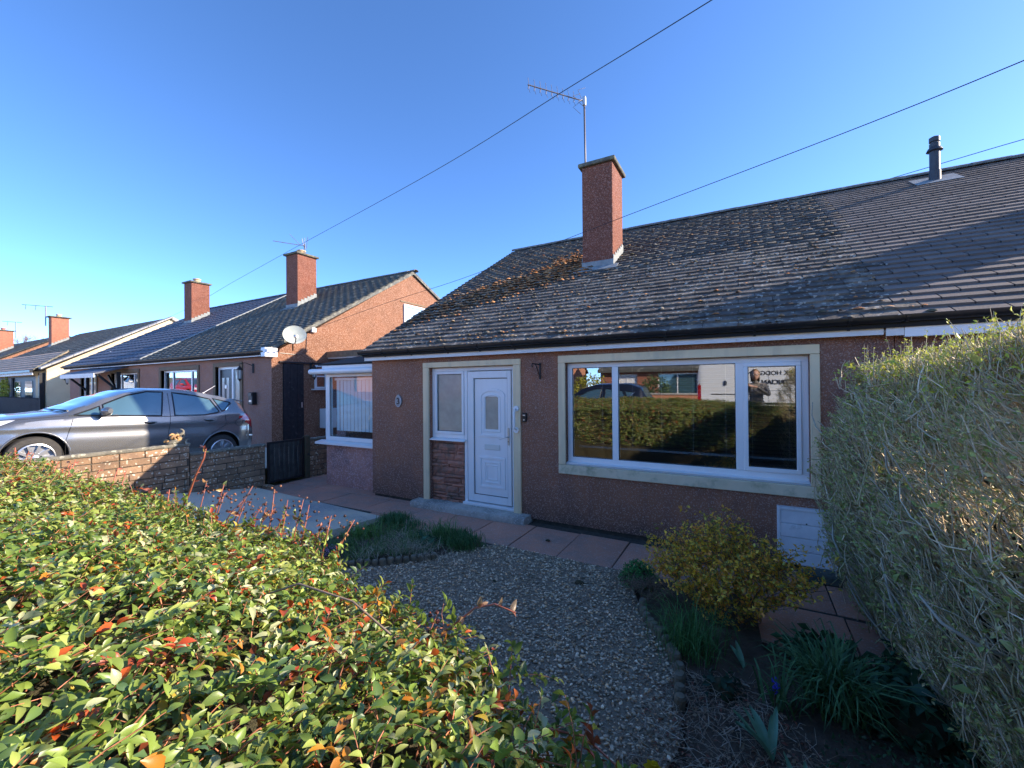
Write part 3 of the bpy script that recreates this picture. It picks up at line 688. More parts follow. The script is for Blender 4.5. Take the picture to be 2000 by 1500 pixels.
# side extension with picture window
EX = MB().box(-6.85, X0-.003, 5.20, 5.42, -.3, .80).box(-6.85, -6.60, 5.421, 8.4, -.3, 2.2).build('extension_wall', M['roughcast_pink'], H)
EF = MB(); EF.box(-6.86, -6.755, 5.19, 5.27, .83, 2.05); EF.box(-6.755, X0-.003, 5.192, 5.27, .83, .90); EF.box(-6.755, X0-.003, 5.192, 5.27, 2.00, 2.05)
ew = EF.build('extension_window', M['upvc'], H, bevel=.004)
MB().prism([(5.06, .765), (5.21, .765), (5.21, .828), (5.06, .80)], 0, -7.0, X0-.003).build('sill', M['upvc'], ew)
gm = MB(); gm.box(-6.754, X0-.004, 5.21, 5.22, .90, .907); gm.box(-6.754, X0-.004, 5.21, 5.22, 1.993, 2.0); gm.box(-6.754, -6.747, 5.211, 5.22, .907, 1.993); gm.build('gasket', M['black_pl'], ew)
box('pane', M['glass_ext'], ew, -6.745, X0-.006, 5.225, 5.233, .905, 1.995)
ef = box('extension_fascia', M['upvc'], H, -6.87, X0-.003, 5.12, 5.16, 2.052, 2.21, bevel=.004)
MB().tube([(-7.14, 5.075, 2.10), (X0-.004, 5.075, 2.10)], .05, 10).build('extension_gutter', M['upvc'], H, smooth='auto')
MB().hexa([(-6.95, 5.10, 2.212), (X0-.004, 5.10, 2.212), (X0-.004, 8.4, 2.95), (-6.95, 8.4, 2.95), (-6.95, 5.10, 2.235), (X0-.004, 5.10, 2.235), (X0-.004, 8.4, 2.98), (-6.95, 8.4, 2.98)]).build('extension_roof', M['tile_n'] if 0 else M['deck'], H)
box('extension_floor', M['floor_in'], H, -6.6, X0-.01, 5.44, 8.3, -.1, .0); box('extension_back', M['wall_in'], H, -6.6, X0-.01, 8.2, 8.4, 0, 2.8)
vb = thing('vertical_blind', (-6.1, 5.5, 1.9), 'pale vertical blind hanging inside the extension window', 'blind')
box('head_rail', M['upvc'], vb, -6.72, -5.46, 5.28, 5.32, 1.94, 1.98)
vm = MB().box(-.034, .034, -.001, .001, -.47, .47).mesh('blind_strip', M['vblind'], center=False)[0]
for k in range(13):
    o = put(bpy.data.objects.new('blind_strip', vm), vb, (-6.66+.096*k, 5.31, 1.47)); o.rotation_euler.z = .30 if k > 1 else .1
# room behind the big window
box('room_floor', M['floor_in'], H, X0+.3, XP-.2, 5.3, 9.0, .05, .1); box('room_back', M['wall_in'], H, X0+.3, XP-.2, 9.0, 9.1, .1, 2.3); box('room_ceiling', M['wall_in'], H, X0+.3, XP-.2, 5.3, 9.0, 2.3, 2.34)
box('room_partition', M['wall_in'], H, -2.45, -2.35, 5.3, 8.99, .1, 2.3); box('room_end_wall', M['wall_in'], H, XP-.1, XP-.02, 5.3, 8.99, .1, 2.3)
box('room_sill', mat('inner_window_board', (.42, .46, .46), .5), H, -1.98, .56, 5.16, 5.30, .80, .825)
for k, (a, b2, cords, lab) in enumerate(((-1.93, -.06, (-1.6, -1.22, -.87, -.52, -.18), 'wide black venetian blind inside the left two panes of the big window'), (-.0, .50, (.08, .42), 'narrow black venetian blind inside the right pane of the big window'))):
    vbl = thing('venetian_blind', ((a+b2)/2, 5.35, 2.1), lab, 'blind')
    box('head_rail', M['blind'], vbl, a, b2, 5.32, 5.37, 2.06, 2.10); box('bottom_rail', mat('grey_bottom_rail', (.20, .23, .24), .5), vbl, a, b2, 5.32, 5.37, .985, 1.01)
    sm = MB().box(-(b2-a)/2, (b2-a)/2, -.024, .024, -.0012, .0012).mesh('slat', M['blind'], center=False)[0]
    for j in range(24):
        o = put(bpy.data.objects.new('slat', sm), vbl, ((a+b2)/2, 5.345, 1.04+.0435*j)); o.rotation_euler.x = .10
    for cx in cords: MB().tube([(cx, 5.319, .99), (cx, 5.319, 2.07)], .0022, 4).build('cord', M['cord'], vbl)
# television aerial on the chimney
ae = thing('tv_aerial', (-2.68, 7.85, 5.9), 'tall yagi television aerial on mast behind the maroon bungalow chimney', 'aerial')
MB().tube([(-2.655, 7.85, 5.3), (-2.675, 7.85, 7.42)], .019, 8).build('mast', M['alu'], ae, smooth=True)
base = Vector((-2.68, 7.85, 7.36)); tip = Vector((-3.42, 6.88, 7.34)); bd = (tip-base)
MB().tube([base, tip], .011, 6).build('boom', M['alu'], ae)
bdn = bd.normalized(); up = Vector((0, 0, 1)); up = (up-bdn*up.dot(bdn)).normalized(); side = bdn.cross(up)
for k in range(9):
    c = base + bd*(.18+.80*k/8); e_ = MB(); h_ = .16
    for sg in (1, -1):
        e_.tube([c, c+up*sg*h_*.4+side*.012, c+up*sg*h_+side*.035*sg], .0045, 4)
        e_.tube([c+side*.02, c+side*.05*1+up*sg*.05], .004, 4)
    e_.build('element', M['alu'], ae)
rf_ = MB()
for sg in (1, -1):
    for w_ in (-.09, .09): rf_.tube([base+bd*.05+side*w_*.3, base+bd*.16+up*sg*.11+side*w_, base+bd*.02+up*sg*.2+side*w_], .0045, 4)
rf_.build('reflector', M['alu'], ae); box('clamp', M['silver'], ae, -2.70, -2.645, 7.82, 7.88, 7.28, 7.44)
# small aerial on the back slope, its tip above the verge, is left to the far houses

# attached bungalow (right half)
A2 = thing('bungalow', (4.5, 7.5, 0), 'attached bungalow at the right with newer brown tiled roof and black flue', 'bungalow', G0)
house_shell(A2, XP+.003, X1, 5.0, 15.1, .0, 2.30, YR, ZR, [(3.2, 5.6, .8, 2.09)], M['roughcast'], M['roughcast'], zb=2.5, gables=(0, 1))
RF2 = roof_deck(A2, XP+.002, X1+.05, YE, ZE, YR, ZR, 15.35, 2.45)
roof_tiles(RF2, XP+.003, X1+.05, YE-.05, ZE-.03, TAN, YR, M['tile_new'], near=300, vary=.0, seed=9, tw=.33, rag=(1, 0), gap=.011)
ridge_tiles(RF2, XP, X1+.06, YR, ZR, M['ridge'])
chimney(A2, 4.44, 5.01, 7.49, 8.20, 5.86, rz, M['roughcast_ch'], M['pot'], cap=.06)
gutter(A2, XP+.0, X1+.05, 4.882, 2.39, [1.24, 2.1, 3.0, 4, 5, 6, 7])
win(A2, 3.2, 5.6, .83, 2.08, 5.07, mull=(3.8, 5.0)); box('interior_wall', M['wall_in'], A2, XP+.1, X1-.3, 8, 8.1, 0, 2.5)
box('fascia_end_block', M['white_wood'], A2, 1.115, 1.235, 4.872, 4.90, 2.222, 2.40); box('fascia', M['upvc'], A2, 1.238, X1+.05, 4.866, 4.905, 2.205, 2.40, bevel=.003)
fl = MB().lathe([(.075, 5.0), (.075, 5.28), (.066, 5.285), (.066, 5.60), (.105, 5.615), (.085, 5.66), (.066, 5.68), (.066, 5.74), (.048, 5.745), (.048, 5.765), (.068, 5.77), (.068, 5.84), (.03, 5.86)], (2.83, 9.55, .06), 2, 24).build('flue', M['flue'], A2, smooth='auto')
MB().hexa([(2.55, 9.35, rz(9.35)+.03), (3.12, 9.35, rz(9.35)+.03), (3.12, 9.75, rz(9.75)+.03), (2.55, 9.75, rz(9.75)+.03), (2.55, 9.35, rz(9.35)+.036), (3.12, 9.35, rz(9.35)+.036), (3.12, 9.75, rz(9.75)+.036), (2.55, 9.75, rz(9.75)+.036)]).build('flue_flashing', M['lead'], fl)

# moss cushions on the old roof: loose stuff lying at the tile noses
def mossy():
    rk = MB(); n = 6
    for i in range(3):
        for j in range(n):
            a = 2*math.pi*j/n + i*.5; r = (1, .75, .25)[i]; rk.v.append((r*math.cos(a)*(1+.25*math.sin(j*5+i)), r*math.sin(a)*(1+.2*math.cos(j*3)), (0, .38, .62)[i]))
    for i in range(2):
        for j in range(n): rk.f.append((i*n+j, i*n+(j+1) % n, (i+1)*n+(j+1) % n, (i+1)*n+j))
    rk.f.append(tuple(2*n+j for j in range(n)))
    T = []; C = []; Sz = []
    sx, sy = -2.4, 7.6
    def add(x, y, orange, big=1):
        row = round((y-(YE-.05))/.1355); y = YE-.05+row*.1355 + rnd.uniform(-.012, .03)
        if y < YE-.04 or y > YR-.1 or x < X0 or x > XP+.3: return
        T.append((x, y, rz(y)+.026)); s_ = rnd.uniform(.013, .030)*big*(1 if rnd.random() < .8 else 1.5)
        Sz.append((s_*rnd.uniform(.9, 1.8), s_*rnd.uniform(.6, 1.0), s_*rnd.uniform(.6, 1.2)))
        if orange: c = rnd.choice([(.60, .24, .08), (.68, .32, .12), (.48, .20, .08), (.55, .30, .14), (.28, .15, .07)])
        else: c = rnd.choice([(.45, .26, .13), (.26, .20, .13), (.24, .20, .14), (.12, .11, .07), (.30, .27, .21), (.15, .10, .065), (.34, .31, .25)])
        k = rnd.uniform(.7, 1.15); C.append(tuple(v*k for v in c))
    for _ in range(6500):   # thick orange band running down-left from the chimney, edges denser
        u = rnd.random()**.8; off = rnd.gauss(0, .24)+rnd.choice((-.22, .30)); x = sx - 3.0*u; y = sy + .35 - 2.2*u*(.9+.0) + off
        if rnd.random() < .85-.75*u: add(x, y, rnd.random() < .92-.5*u, 1.35)
    for _ in range(420): add(rnd.uniform(-3.6, -2.7), rnd.gauss(8.15, .25), rnd.random() < .7)
    for _ in range(2100):
        x = rnd.uniform(X0, 1.2); y = rnd.uniform(YE, YR)
        if rnd.random() < (.85 if y < 7.2 else .5): add(x, y, rnd.random() < .10, .85)
    for _ in range(180): add(rnd.uniform(-5.2, 1.4), rnd.uniform(YE-.04, YE+.2), rnd.random() < .3, 1.0)
    n_ = len(T); scatter('moss', tmpl(rk), np.array(T), rot_z(rng.uniform(0, 6.28, n_)), np.array(Sz), np.array(C), M['moss'], RF, smooth=False)
mossy()
# dead leaf litter in tiles: white flecks (lichen flakes)
def flecks():
    n = 420; x = rng.uniform(X0, XP+.2, n); y = YE-.05+np.round(rng.uniform(0, 38, n))*.1355+rng.uniform(0, .1, n)
    T = np.stack([x, y, ZE+TAN*(y-YE)+.036], 1); a = math.atan(TAN); R_ = rot_z(rng.uniform(0, 6.28, n))
    Tl = np.array([[1, 0, 0], [0, math.cos(a), -math.sin(a)], [0, math.sin(a), math.cos(a)]]); B = Tl[None]@R_
    c = np.where(rng.random(n)[:, None] < .5, np.array([[.38, .37, .32]]), np.array([[.20, .18, .12]]))
    scatter('lichen', (np.array([(-.5, -.3, 0), (.4, -.5, .0), (.6, .2, .1), (0, .5, .2), (-.6, .3, .05), (0, 0, .45)]), [[0, 1, 5], [1, 2, 5], [2, 3, 5], [3, 4, 5], [4, 0, 5]]), T, B, rng.uniform(.01, .028, n), c, M['moss'], RF)
flecks()
# ---------------------------------------------------------------- neighbouring pair of bungalows
def lantern(x, y, z, wall, lab, grp='black wall lanterns', bracket=None):
    """four-sided coach lantern; wall = direction from lamp to the wall"""
    t = thing('wall_lantern', (x, y, z), lab, 'wall lantern', grp)
    MB().lathe([(.012, .20), (.03, .17), (.075, .11), (.085, .10), (.07, .095)], (x, y, z), 2, 6).build('lamp_top', M['black_metal'], t)
    MB().lathe([(.045, -.13), (.064, .094)], (x, y, z), 2, 6).build('lamp_glass', M['lantern_glass'], t)
    f = MB()
    for k in range(6):
        a = 2*math.pi*k/6; f.tube([(x+.047*math.cos(a), y+.047*math.sin(a), z-.13), (x+.067*math.cos(a), y+.067*math.sin(a), z+.095)], .005, 4)
    f.lathe([(.012, -.20), (.03, -.15), (.055, -.135), (.05, -.128)], (x, y, z), 2, 6); f.build('lamp_frame', M['black_metal'], t)
    w = Vector(wall)
    MB().tube([Vector((x, y, z+.19)), Vector((x, y, z+.26)), Vector((x, y, z+.28))+w*.4, Vector((x, y, z+.2))+w], .008, 5).build('arm', M['black_metal'], t)
    p = Vector((x, y, z+.12))+w; MB().lathe([(.03, -.08), (.03, .16)], (p.x, p.y, p.z-.02), 2, 8).build('wall_plate', M['black_metal'], t)
    return t
NYF, NZ0, NYE, NZE, NYR = 6.28, .30, 6.10, 2.74, 11.42
NT = .6; nrz = lambda y: NZE + NT*(y-NYE); NZR = nrz(NYR)
NG = -10.35; NPY = -17.25; NL = -24.15
NB = thing('bungalow', (-13.8, 9, NZ0), 'brown roughcast bungalow with orange sunlit gable, satellite dish and dark plank side door', 'bungalow', G0)
house_shell(NB, NPY, NG, NYF, 16.7, NZ0-.3, 2.60, NYR, NZR, [(-12.95, -11.72, .5, 2.40), (-16.2, -13.95, .95, 2.38)], M['roughcast_n_lift'], M['roughcast_n'], zb=3.2, gables=(0, 1))
NR = roof_deck(NB, NPY, NG+.06, NYE, NZE, NYR, NZR, 17, 3.3)
roof_tiles(NR, NPY, NG+.07, NYE-.05, NZE-.02, NT, NYR, M['tile_n'], near=0, vary=0, seed=21)
ridge_tiles(NR, NPY, NG+.07, NYR, NZR, M['ridge'])
v = MB(); v.hexa([(NG+.03, NYE-.04, NZE-.10), (NG+.075, NYE-.04, NZE-.10), (NG+.075, NYR, NZR-.11), (NG+.03, NYR, NZR-.11), (NG+.03, NYE-.04, NZE-.01), (NG+.075, NYE-.04, NZE-.01), (NG+.075, NYR, NZR-.0), (NG+.03, NYR, NZR-.0)])
v.hexa([(NG+.03, NYR, NZR-.11), (NG+.075, NYR, NZR-.11), (NG+.075, 17, 3.2), (NG+.03, 17, 3.2), (NG+.03, NYR, NZR), (NG+.075, NYR, NZR), (NG+.075, 17, 3.3), (NG+.03, 17, 3.3)])
v.build('verge', M['ridge'], NB)
chimney(NB, -14.42, -13.76, 9.30, 10.05, 6.56, nrz, M['roughcast_ch'], M['pot'], cap=.07)
box('fascia', M['white_wood'], NB, NPY, NG+.05, 6.12, 6.15, 2.60, 2.74); gutter(NB, NPY, NG+.08, 6.118, 2.72)
box('fascia_end', M['upvc'], NB, NG-.01, NG+.16, 6.02, 6.34, 2.575, 2.80, bevel=.006)
# front windows and door
def surr(root, x0, x1, z0, z1, y, mt, w=.11, sill=True):
    s_ = MB(); s_.box(x0-w, x0, y-.03, y+.09, z0, z1); s_.box(x1, x1+w, y-.03, y+.09, z0, z1); s_.box(x0-w, x1+w, y-.032, y+.089, z1+.001, z1+w)
    if sill: s_.box(x0-w, x1+w, y-.034, y+.09, z0-.12, z0-.001)
    return s_.build('surround', mt, root)
surr(NB, -12.95, -11.72, .5, 2.40, NYF, M['brown_paint'], sill=False); surr(NB, -16.2, -13.95, .95, 2.38, NYF, M['brown_paint'])
win(NB, -16.2, -13.95, .97, 2.37, NYF+.07, mull=(-15.6, -14.45))
df = MB(); df.box(-12.95, -12.88, NYF+.06, NYF+.13, .5, 2.4); df.box(-11.79, -11.72, NYF+.06, NYF+.13, 1.3, 2.4); df.box(-12.26, -12.19, NYF+.058, NYF+.131, .5, 2.33); df.box(-12.88, -11.79, NYF+.06, NYF+.13, 2.33, 2.4); df.box(-12.19, -11.72, NYF+.058, NYF+.131, 1.32, 1.39)
dfo = df.build('door_frame', M['upvc'], NB); box('frosted_pane', M['glass_clear'], dfo, -12.19, -11.79, NYF+.09, NYF+.098, 1.39, 2.33)
dk = box('front_door', M['black_pl'], NB, -12.87, -12.27, NYF+.07, NYF+.12, .5, 2.32)
for a in (-12.77, -12.53): box('door_glass', M['lantern_glass'], dk, a, a+.13, NYF+.062, NYF+.069, 1.2, 2.1)
MB().lathe([(.05, -.006), (.06, 0)], (-12.56, NYF+.055, 1.85), 1, 14).build('knocker', M['silver'], dk)
box('brick_panel', M['brick_red'], NB, -12.18, -11.73, NYF+.07, NYF+.12, .3, 1.3); box('sill', M['upvc'], NB, -12.2, -11.70, NYF-.03, NYF+.07, 1.28, 1.318)
box('interior', M['wall_in'], NB, NPY+.3, NG-.4, 8, 8.1, .3, 2.6)
# gable side: plank door, lintel, window, canopy
gx = NG+.003
pd = box('plank_door_frame', M['dark_wood'], NB, gx-.06, gx+.010, 6.57, 7.15, .3, 2.44)
for k in range(6): a = 6.585+.0925*k; box('plank', M['dark_wood'], pd, gx+.0105, gx+.03-.004*(k % 2), a, a+.088, .32, 2.42)
box('door_lock', M['silver'], pd, gx+.031, gx+.038, 7.06, 7.10, 1.28, 1.42)
box('lintel', M['dark_wood'], NB, gx, gx+.05, 6.47, 7.95, 2.455, 2.49)
sw_ = MB(); X_ = gx
sw_.box(X_, X_+.05, 7.47, 7.52, 1.78, 2.43); sw_.box(X_, X_+.05, 7.79, 7.84, 1.78, 2.43); sw_.box(X_, X_+.05, 7.52, 7.79, 1.78, 1.83); sw_.box(X_, X_+.05, 7.52, 7.79, 2.38, 2.43); sw_.box(X_+.001, X_+.049, 7.52, 7.79, 2.10, 2.14)
sv = sw_.build('window', M['upvc'], NB); box('pane', M['glass'], sv, X_+.02, X_+.028, 7.52, 7.79, 1.83, 2.38); box('sill', M['upvc'], sv, X_, X_+.10, 7.38, 7.95, 1.74, 1.775)
hw = MB(); hw.box(X_, X_+.05, 10.95, 11.02, 3.98, 4.70); hw.box(X_, X_+.05, 11.95, 12.02, 3.98, 4.70); hw.box(X_, X_+.05, 11.02, 11.95, 3.98, 4.05); hw.box(X_, X_+.05, 11.02, 11.95, 4.63, 4.70)
hv = hw.build('window', M['upvc'], NB); box('pane', M['glass'], hv, X_+.02, X_+.028, 11.02, 11.95, 4.05, 4.63); box('curtain', M['vblind'], hv, X_+.002, X_+.01, 11.02, 11.95, 4.05, 4.63); box('lintel', M['brown_paint'], NB, X_, X_+.02, 10.8, 12.1, 4.76, 4.80)
cn = MB().box(NG+.004, -8.95, 7.9, 9.6, 2.62, 2.66).build('canopy', M['white_wood'], NB); box('canopy_felt', mat('tan_felt', (.30, .22, .13), .95, (.2, .15, .1), 9, bump=.7, bscale=40), NB, NG+.003, -8.93, 7.86, 9.65, 2.661, 2.82)
box('outhouse_wall', M['roughcast_n'], NB, NG+.005, -9.2, 8.6, 9.5, NZ0-.2, 2.619)
# dish
ds = thing('satellite_dish', (NG, 6.75, 3.0), 'pale grey-green satellite dish on the orange gable near its eaves', 'satellite dish')
dn = Vector((.86, -.50, .22)).normalized(); u_ = dn.cross(Vector((0, 0, 1))).normalized(); w_ = u_.cross(dn)
dc = Vector((-9.92, 6.62, 3.15)); mb = MB(); nr, na = 6, 28
for i in range(nr+1):
    for j in range(na):
        a = 2*math.pi*j/na; r = i/nr; p = dc + u_*(.27*r*math.cos(a)) + w_*(.24*r*math.sin(a)) - dn*(.055*(1-r*r)); mb.v.append(tuple(p))
for i in range(nr):
    for j in range(na): mb.f.append((i*na+j, i*na+(j+1) % na, (i+1)*na+(j+1) % na, (i+1)*na+j))
k = len(mb.v)
for j in range(na*(nr+1)): v_ = Vector(mb.v[j])-dn*.006; mb.v.append(tuple(v_))
for i in range(nr):
    for j in range(na): mb.f.append((k+i*na+j, k+(i+1)*na+j, k+(i+1)*na+(j+1) % na, k+i*na+(j+1) % na))
for j in range(na): mb.f.append((nr*na+j, nr*na+(j+1) % na, k+nr*na+(j+1) % na, k+nr*na+j))
mb.build('reflector', M['dish'], ds, smooth='auto')
MB().tube([dc-dn*.05, dc-dn*.2-w_*.05, (NG, 6.85, 2.98), (NG, 6.85, 2.78)], .018, 6).build('bracket', M['black_metal'], ds, smooth=True)
MB().tube([dc-w_*.235, dc-w_*.26+dn*.22, dc-w_*.20+dn*.38], .012, 6).build('feed_arm', M['alu'], ds); MB().lathe([(.035, -.04), (.035, .05)], tuple(dc-w_*.18+dn*.39), 0, 10).build('lnb', M['silver'], ds)
jb = thing('junction_box', (NG, 7.4, 3.4), 'small white cable box high on the orange gable wall', 'junction box')
box('box_body', M['upvc'], jb, NG+.004, NG+.08, 7.36, 7.50, 3.32, 3.45, bevel=.01); MB().tube([(NG+.01, 7.36, 3.38), (NG+.012, 7.25, 3.35), (NG+.012, 7.22, 2.75), (NG+.012, 7.0, 2.68), (NG+.012, 6.5, 2.70)], .008, 5).build('drop_cable', M['black_pl'], jb)
lantern(NG+.16, 7.36, 2.22, (-.15, 0, 0), 'black lantern on the gable wall between plank door and small window')
lantern(-11.32, NYF-.24, 2.18, (.2, .23, 0), 'black lantern on the brown facade between its front door and the corner')
ob = thing('boiler_flue_box', (-10.1, 7.9, 0), 'white box with a pipe below on brown wall left of extension window', 'meter box')
box('box_body', M['upvc'], ob, -10.34, -10.06, 7.62, 8.15, .68, 1.22, bevel=.015); MB().tube([(-10.16, 7.7, .68), (-10.16, 7.7, .45), (-10.12, 7.66, .3)], .02, 8).build('pipe', M['upvc'], ob)
mb_ = thing('post_box', (-11.0, NYF, 1.55), 'black wall letter box on brown facade near the corner', 'letter box')
box('box_body', M['black_metal'], mb_, -11.17, -10.98, NYF-.12, NYF-.002, 1.38, 1.70, bevel=.01); box('flap', M['black_pl'], mb_, -11.15, -11.0, NYF-.135, NYF-.121, 1.60, 1.67); box('label_strip', M['silver'], mb_, -11.13, -11.02, NYF-.123, NYF-.1205, 1.45, 1.50)
aa = thing('tv_aerial', (-13.9, 9.6, 6.5), 'small aerial on the near neighbour chimney behind its buff pot', 'aerial')
MB().tube([(-13.95, 9.7, 6.4), (-13.95, 9.7, 7.05)], .015, 6).build('mast', M['alu'], aa); MB().tube([(-13.95, 9.75, 6.98), (-14.3, 8.75, 6.93)], .012, 5).build('boom', M['alu'], aa)
e_ = MB()
for t_ in (-.05, .0, .06): e_.tube([(-13.93+t_, 9.72, 6.85), (-13.9+t_*3, 9.68, 7.25)], .008, 4)
e_.tube([(-14.05, 9.6, 7.0), (-14.2, 9.3, 7.32)], .007, 4); e_.build('element', M['alu'], aa)

NC = thing('bungalow', (-20.7, 9, NZ0), 'far half of neighbouring pair with slate blue roof and small black tiled canopy', 'bungalow', G0)
house_shell(NC, NL, NPY-.003, NYF, 16.7, NZ0-.3, 2.60, NYR, NZR, [(-20.0, -17.85, .95, 2.38), (-22.9, -21.4, .5, 2.38)], M['roughcast_n_lift'], M['roughcast_n'], zb=3.2, gables=(1, 0))
NR2 = roof_deck(NC, NL-.05, NPY-.002, NYE, NZE, NYR, NZR, 17, 3.3)
roof_tiles(NR2, NL-.05, NPY-.1, NYE-.05, NZE-.02, NT, NYR, M['tile_blue'], near=0, vary=0, seed=22, gy=.27, tw=.33)
ridge_tiles(NR2, NL-.05, NPY, NYR, NZR, M['ridge'])
bl = MB(); bl.hexa([(NPY-.06, NYE, NZE+.03), (NPY+.06, NYE, NZE+.03), (NPY+.06, NYR, NZR+.03), (NPY-.06, NYR, NZR+.03), (NPY-.05, NYE, NZE+.07), (NPY+.05, NYE, NZE+.07), (NPY+.05, NYR, NZR+.07), (NPY-.05, NYR, NZR+.07)]); bl.build('party_strip', M['lead'], NC)
chimney(NC, -22.1, -21.45, 9.42, 10.15, 6.55, nrz, M['roughcast_ch'], M['pot'], cap=.07)
box('fascia', M['white_wood'], NC, NL-.05, NPY-.002, 6.12, 6.15, 2.60, 2.74); gutter(NC, NL-.08, NPY-.002, 6.118, 2.72)
surr(NC, -20.0, -17.85, .95, 2.38, NYF, M['brown_paint']); win(NC, -20.0, -17.85, .97, 2.37, NYF+.07, mull=(-19.4, -18.35))
surr(NC, -22.9, -21.4, .5, 2.38, NYF, M['brown_paint'], sill=False); w_d = win(NC, -22.9, -21.4, .5, 2.37, NYF+.07, mull=(-22.1,), sill=False)
box('interior', M['wall_in'], NC, NL+.3, NPY-.3, 8, 8.1, .3, 2.6)
cp = thing('door_canopy', (-22.8, 5.6, .3), 'black timber canopy with slate blue tiles over the far front door', 'canopy')
CY0, CY1 = 5.4, 6.26
MB().hexa([(-21.7, CY0, 2.30), (-18.6, CY0, 2.30), (-18.6, CY1, 2.56), (-21.7, CY1, 2.56), (-21.7, CY0, 2.35), (-18.6, CY0, 2.35), (-18.6, CY1, 2.61), (-21.7, CY1, 2.61)]).build('canopy_roof', M['tile_blue'], cp)
box('canopy_fascia', M['white_wood'], cp, -21.7, -18.6, CY0-.02, CY0, 2.20, 2.34)
for x in (-21.5, -18.75):
    box('post', M['black_metal'], cp, x-.05, x+.05, CY0+.6, CY0+.7, .2, 2.40)
    MB().tube([(x, CY0+.65, 1.75), (x, CY0+.12, 2.3)], .04, 4).build('brace', M['black_metal'], cp)
MB().tube([(-18.75, CY0+.65, 1.7), (-19.6, CY0+.65, 2.3)], .04, 4).build('brace', M['black_metal'], cp)

# cream rendered bungalow farther on
CG, CYF, CYE, CYR, CZ0 = -29.0, 6.75, 6.53, 11.72, .75
CZE, CT = 2.83, .603; crz = lambda y: CZE+CT*(y-CYE); CZR = crz(CYR)
CB = thing('bungalow', (-33, 9, CZ0), 'cream rendered bungalow with long sunlit gable behind the parked car', 'bungalow', G0)
house_shell(CB, -42.6, CG, CYF, 17, 0, CZE-.1, CYR, CZR, [], M['cream_render'], M['cream_render'], zb=3.2)
CR = roof_deck(CB, -42.7, CG+.1, CYE, CZE, CYR, CZR, 17.2, 3.3)
roof_tiles(CR, -42.7, CG-.25, CYE-.05, CZE-.02, CT, CYR, M['tile_n'], near=0, vary=.3, seed=31, gy=.27)
v = MB()
for k in range(14):
    a = k/14; b = (k+.96)/14; ya, yb = CYE+(CYR-CYE)*a, CYE+(CYR-CYE)*b
    v.hexa([(CG-.25, ya, crz(ya)-.02), (CG+.13, ya, crz(ya)-.05), (CG+.13, yb, crz(yb)-.05), (CG-.25, yb, crz(yb)-.02), (CG-.25, ya, crz(ya)+.05), (CG+.13, ya, crz(ya)+.03), (CG+.13, yb, crz(yb)+.03), (CG-.25, yb, crz(yb)+.05)])
v.hexa([(CG-.2, CYR, CZR-.1), (CG+.13, CYR, CZR-.14), (CG+.13, 17.2, 3.0), (CG-.2, 17.2, 3.0), (CG-.2, CYR, CZR+.05), (CG+.13, CYR, CZR+.03), (CG+.13, 17.2, 3.3), (CG-.2, 17.2, 3.3)])
v.build('verge', mat('pale_verge_tiles', (.42, .41, .38), .9, (.33, .32, .3), 2), CB)
chimney(CB, -41.3, -40.7, 9.7, 10.55, 6.72, crz, M['brick_red'], M['pot'], cap=.12)
box('party_flashing', M['lead'], CB, -36.2, -36.0, 6.6, 11.7, 2.9, 2.95) if 0 else None
lantern(CG+.35, 7.35, 2.25, (-.33, 0, 0), 'small copper brown lantern on cream gable near the canopy')
# its brown tiled front extension, porch and dark door
BX = MB(); 
def q3(a, b, c, d, t=.1): BX.hexa([*[(p[0], p[1], p[2]-t) for p in (a, b, c, d)], a, b, c, d])
exr = MB(); k = 0
xr0, xr1 = -52, -29.3
def hipy(f): return 6.35+1.75*f
rows = 7
for r in range(rows):
    f0, f1 = r/rows, (r+1)/rows; y0_, y1_ = hipy(f0), hipy(f1)+.03; z0_, z1_ = 2.76+1.12*f0+.05, 2.76+1.12*f1; xa, xb = xr1-2.1*f0, xr1-2.1*f1
    exr.hexa([(xr0, y0_, z0_-.1), (xa, y0_, z0_-.1), (xb, y1_, z1_-.1), (xr0, y1_, z1_-.1), (xr0, y0_, z0_), (xa, y0_, z0_), (xb, y1_, z1_), (xr0, y1_, z1_)])
exr.build('extension_roof', M['tile_brown'], CB)
MB().hexa([(xr1-.02, 6.35, 2.72), (xr1+.12, 6.35, 2.72), (xr1-1.98, 8.1, 3.86), (xr1-2.15, 8.1, 3.86), (xr1-.02, 6.35, 2.80), (xr1+.12, 6.35, 2.80), (xr1-1.98, 8.1, 3.93), (xr1-2.15, 8.1, 3.93)]).build('hip_edge', M['ridge'], CB)
box('fascia', M['white_wood'], CB, xr0, -29.2, 6.33, 6.36, 2.52, 2.64); box('gutter', M['black_pl'], CB, xr0, -29.1, 6.22, 6.32, 2.64, 2.74)
box('porch_post', M['black_metal'], CB, -29.32, -29.17, 6.55, 6.72, .2, 2.62); box('pilaster', M['cream_render'], CB, -30.3, -29.33, 6.68, 6.749, .2, 2.55)
gd = box('glazed_porch_wall', mat('dark_grey_panels', (.05, .06, .065), .5), CB, -44, -30.35, 6.70, 6.748, .2, 2.5)
for x in (-31.3, -33.2, -36.8): box('door_pane', M['glass'], gd, x-.55, x+.55, 6.66, 6.695, .9, 2.25)
box('white_frame', M['upvc'], gd, -34.4, -34.3, 6.64, 6.69, 1.6, 2.3); box('grey_cladding', mat('grey_boarding', (.22, .22, .22), .8, (.17, .17, .17), 6), gd, -50, -33.9, 6.60, 6.659, .2, 2.45)
wr = thing('door_wreath', (-34.6, 6.5, 1.8), 'yellow green leafy wreath hanging on the dark porch at far left', 'wreath')
n_ = 320; a = rng.uniform(0, 6.28, n_); rr = rng.normal(.42, .11, n_); T = np.stack([-34.6+rr*np.cos(a), 6.5+rng.normal(0, .06, n_), 1.84+rr*np.sin(a)*.9], 1)
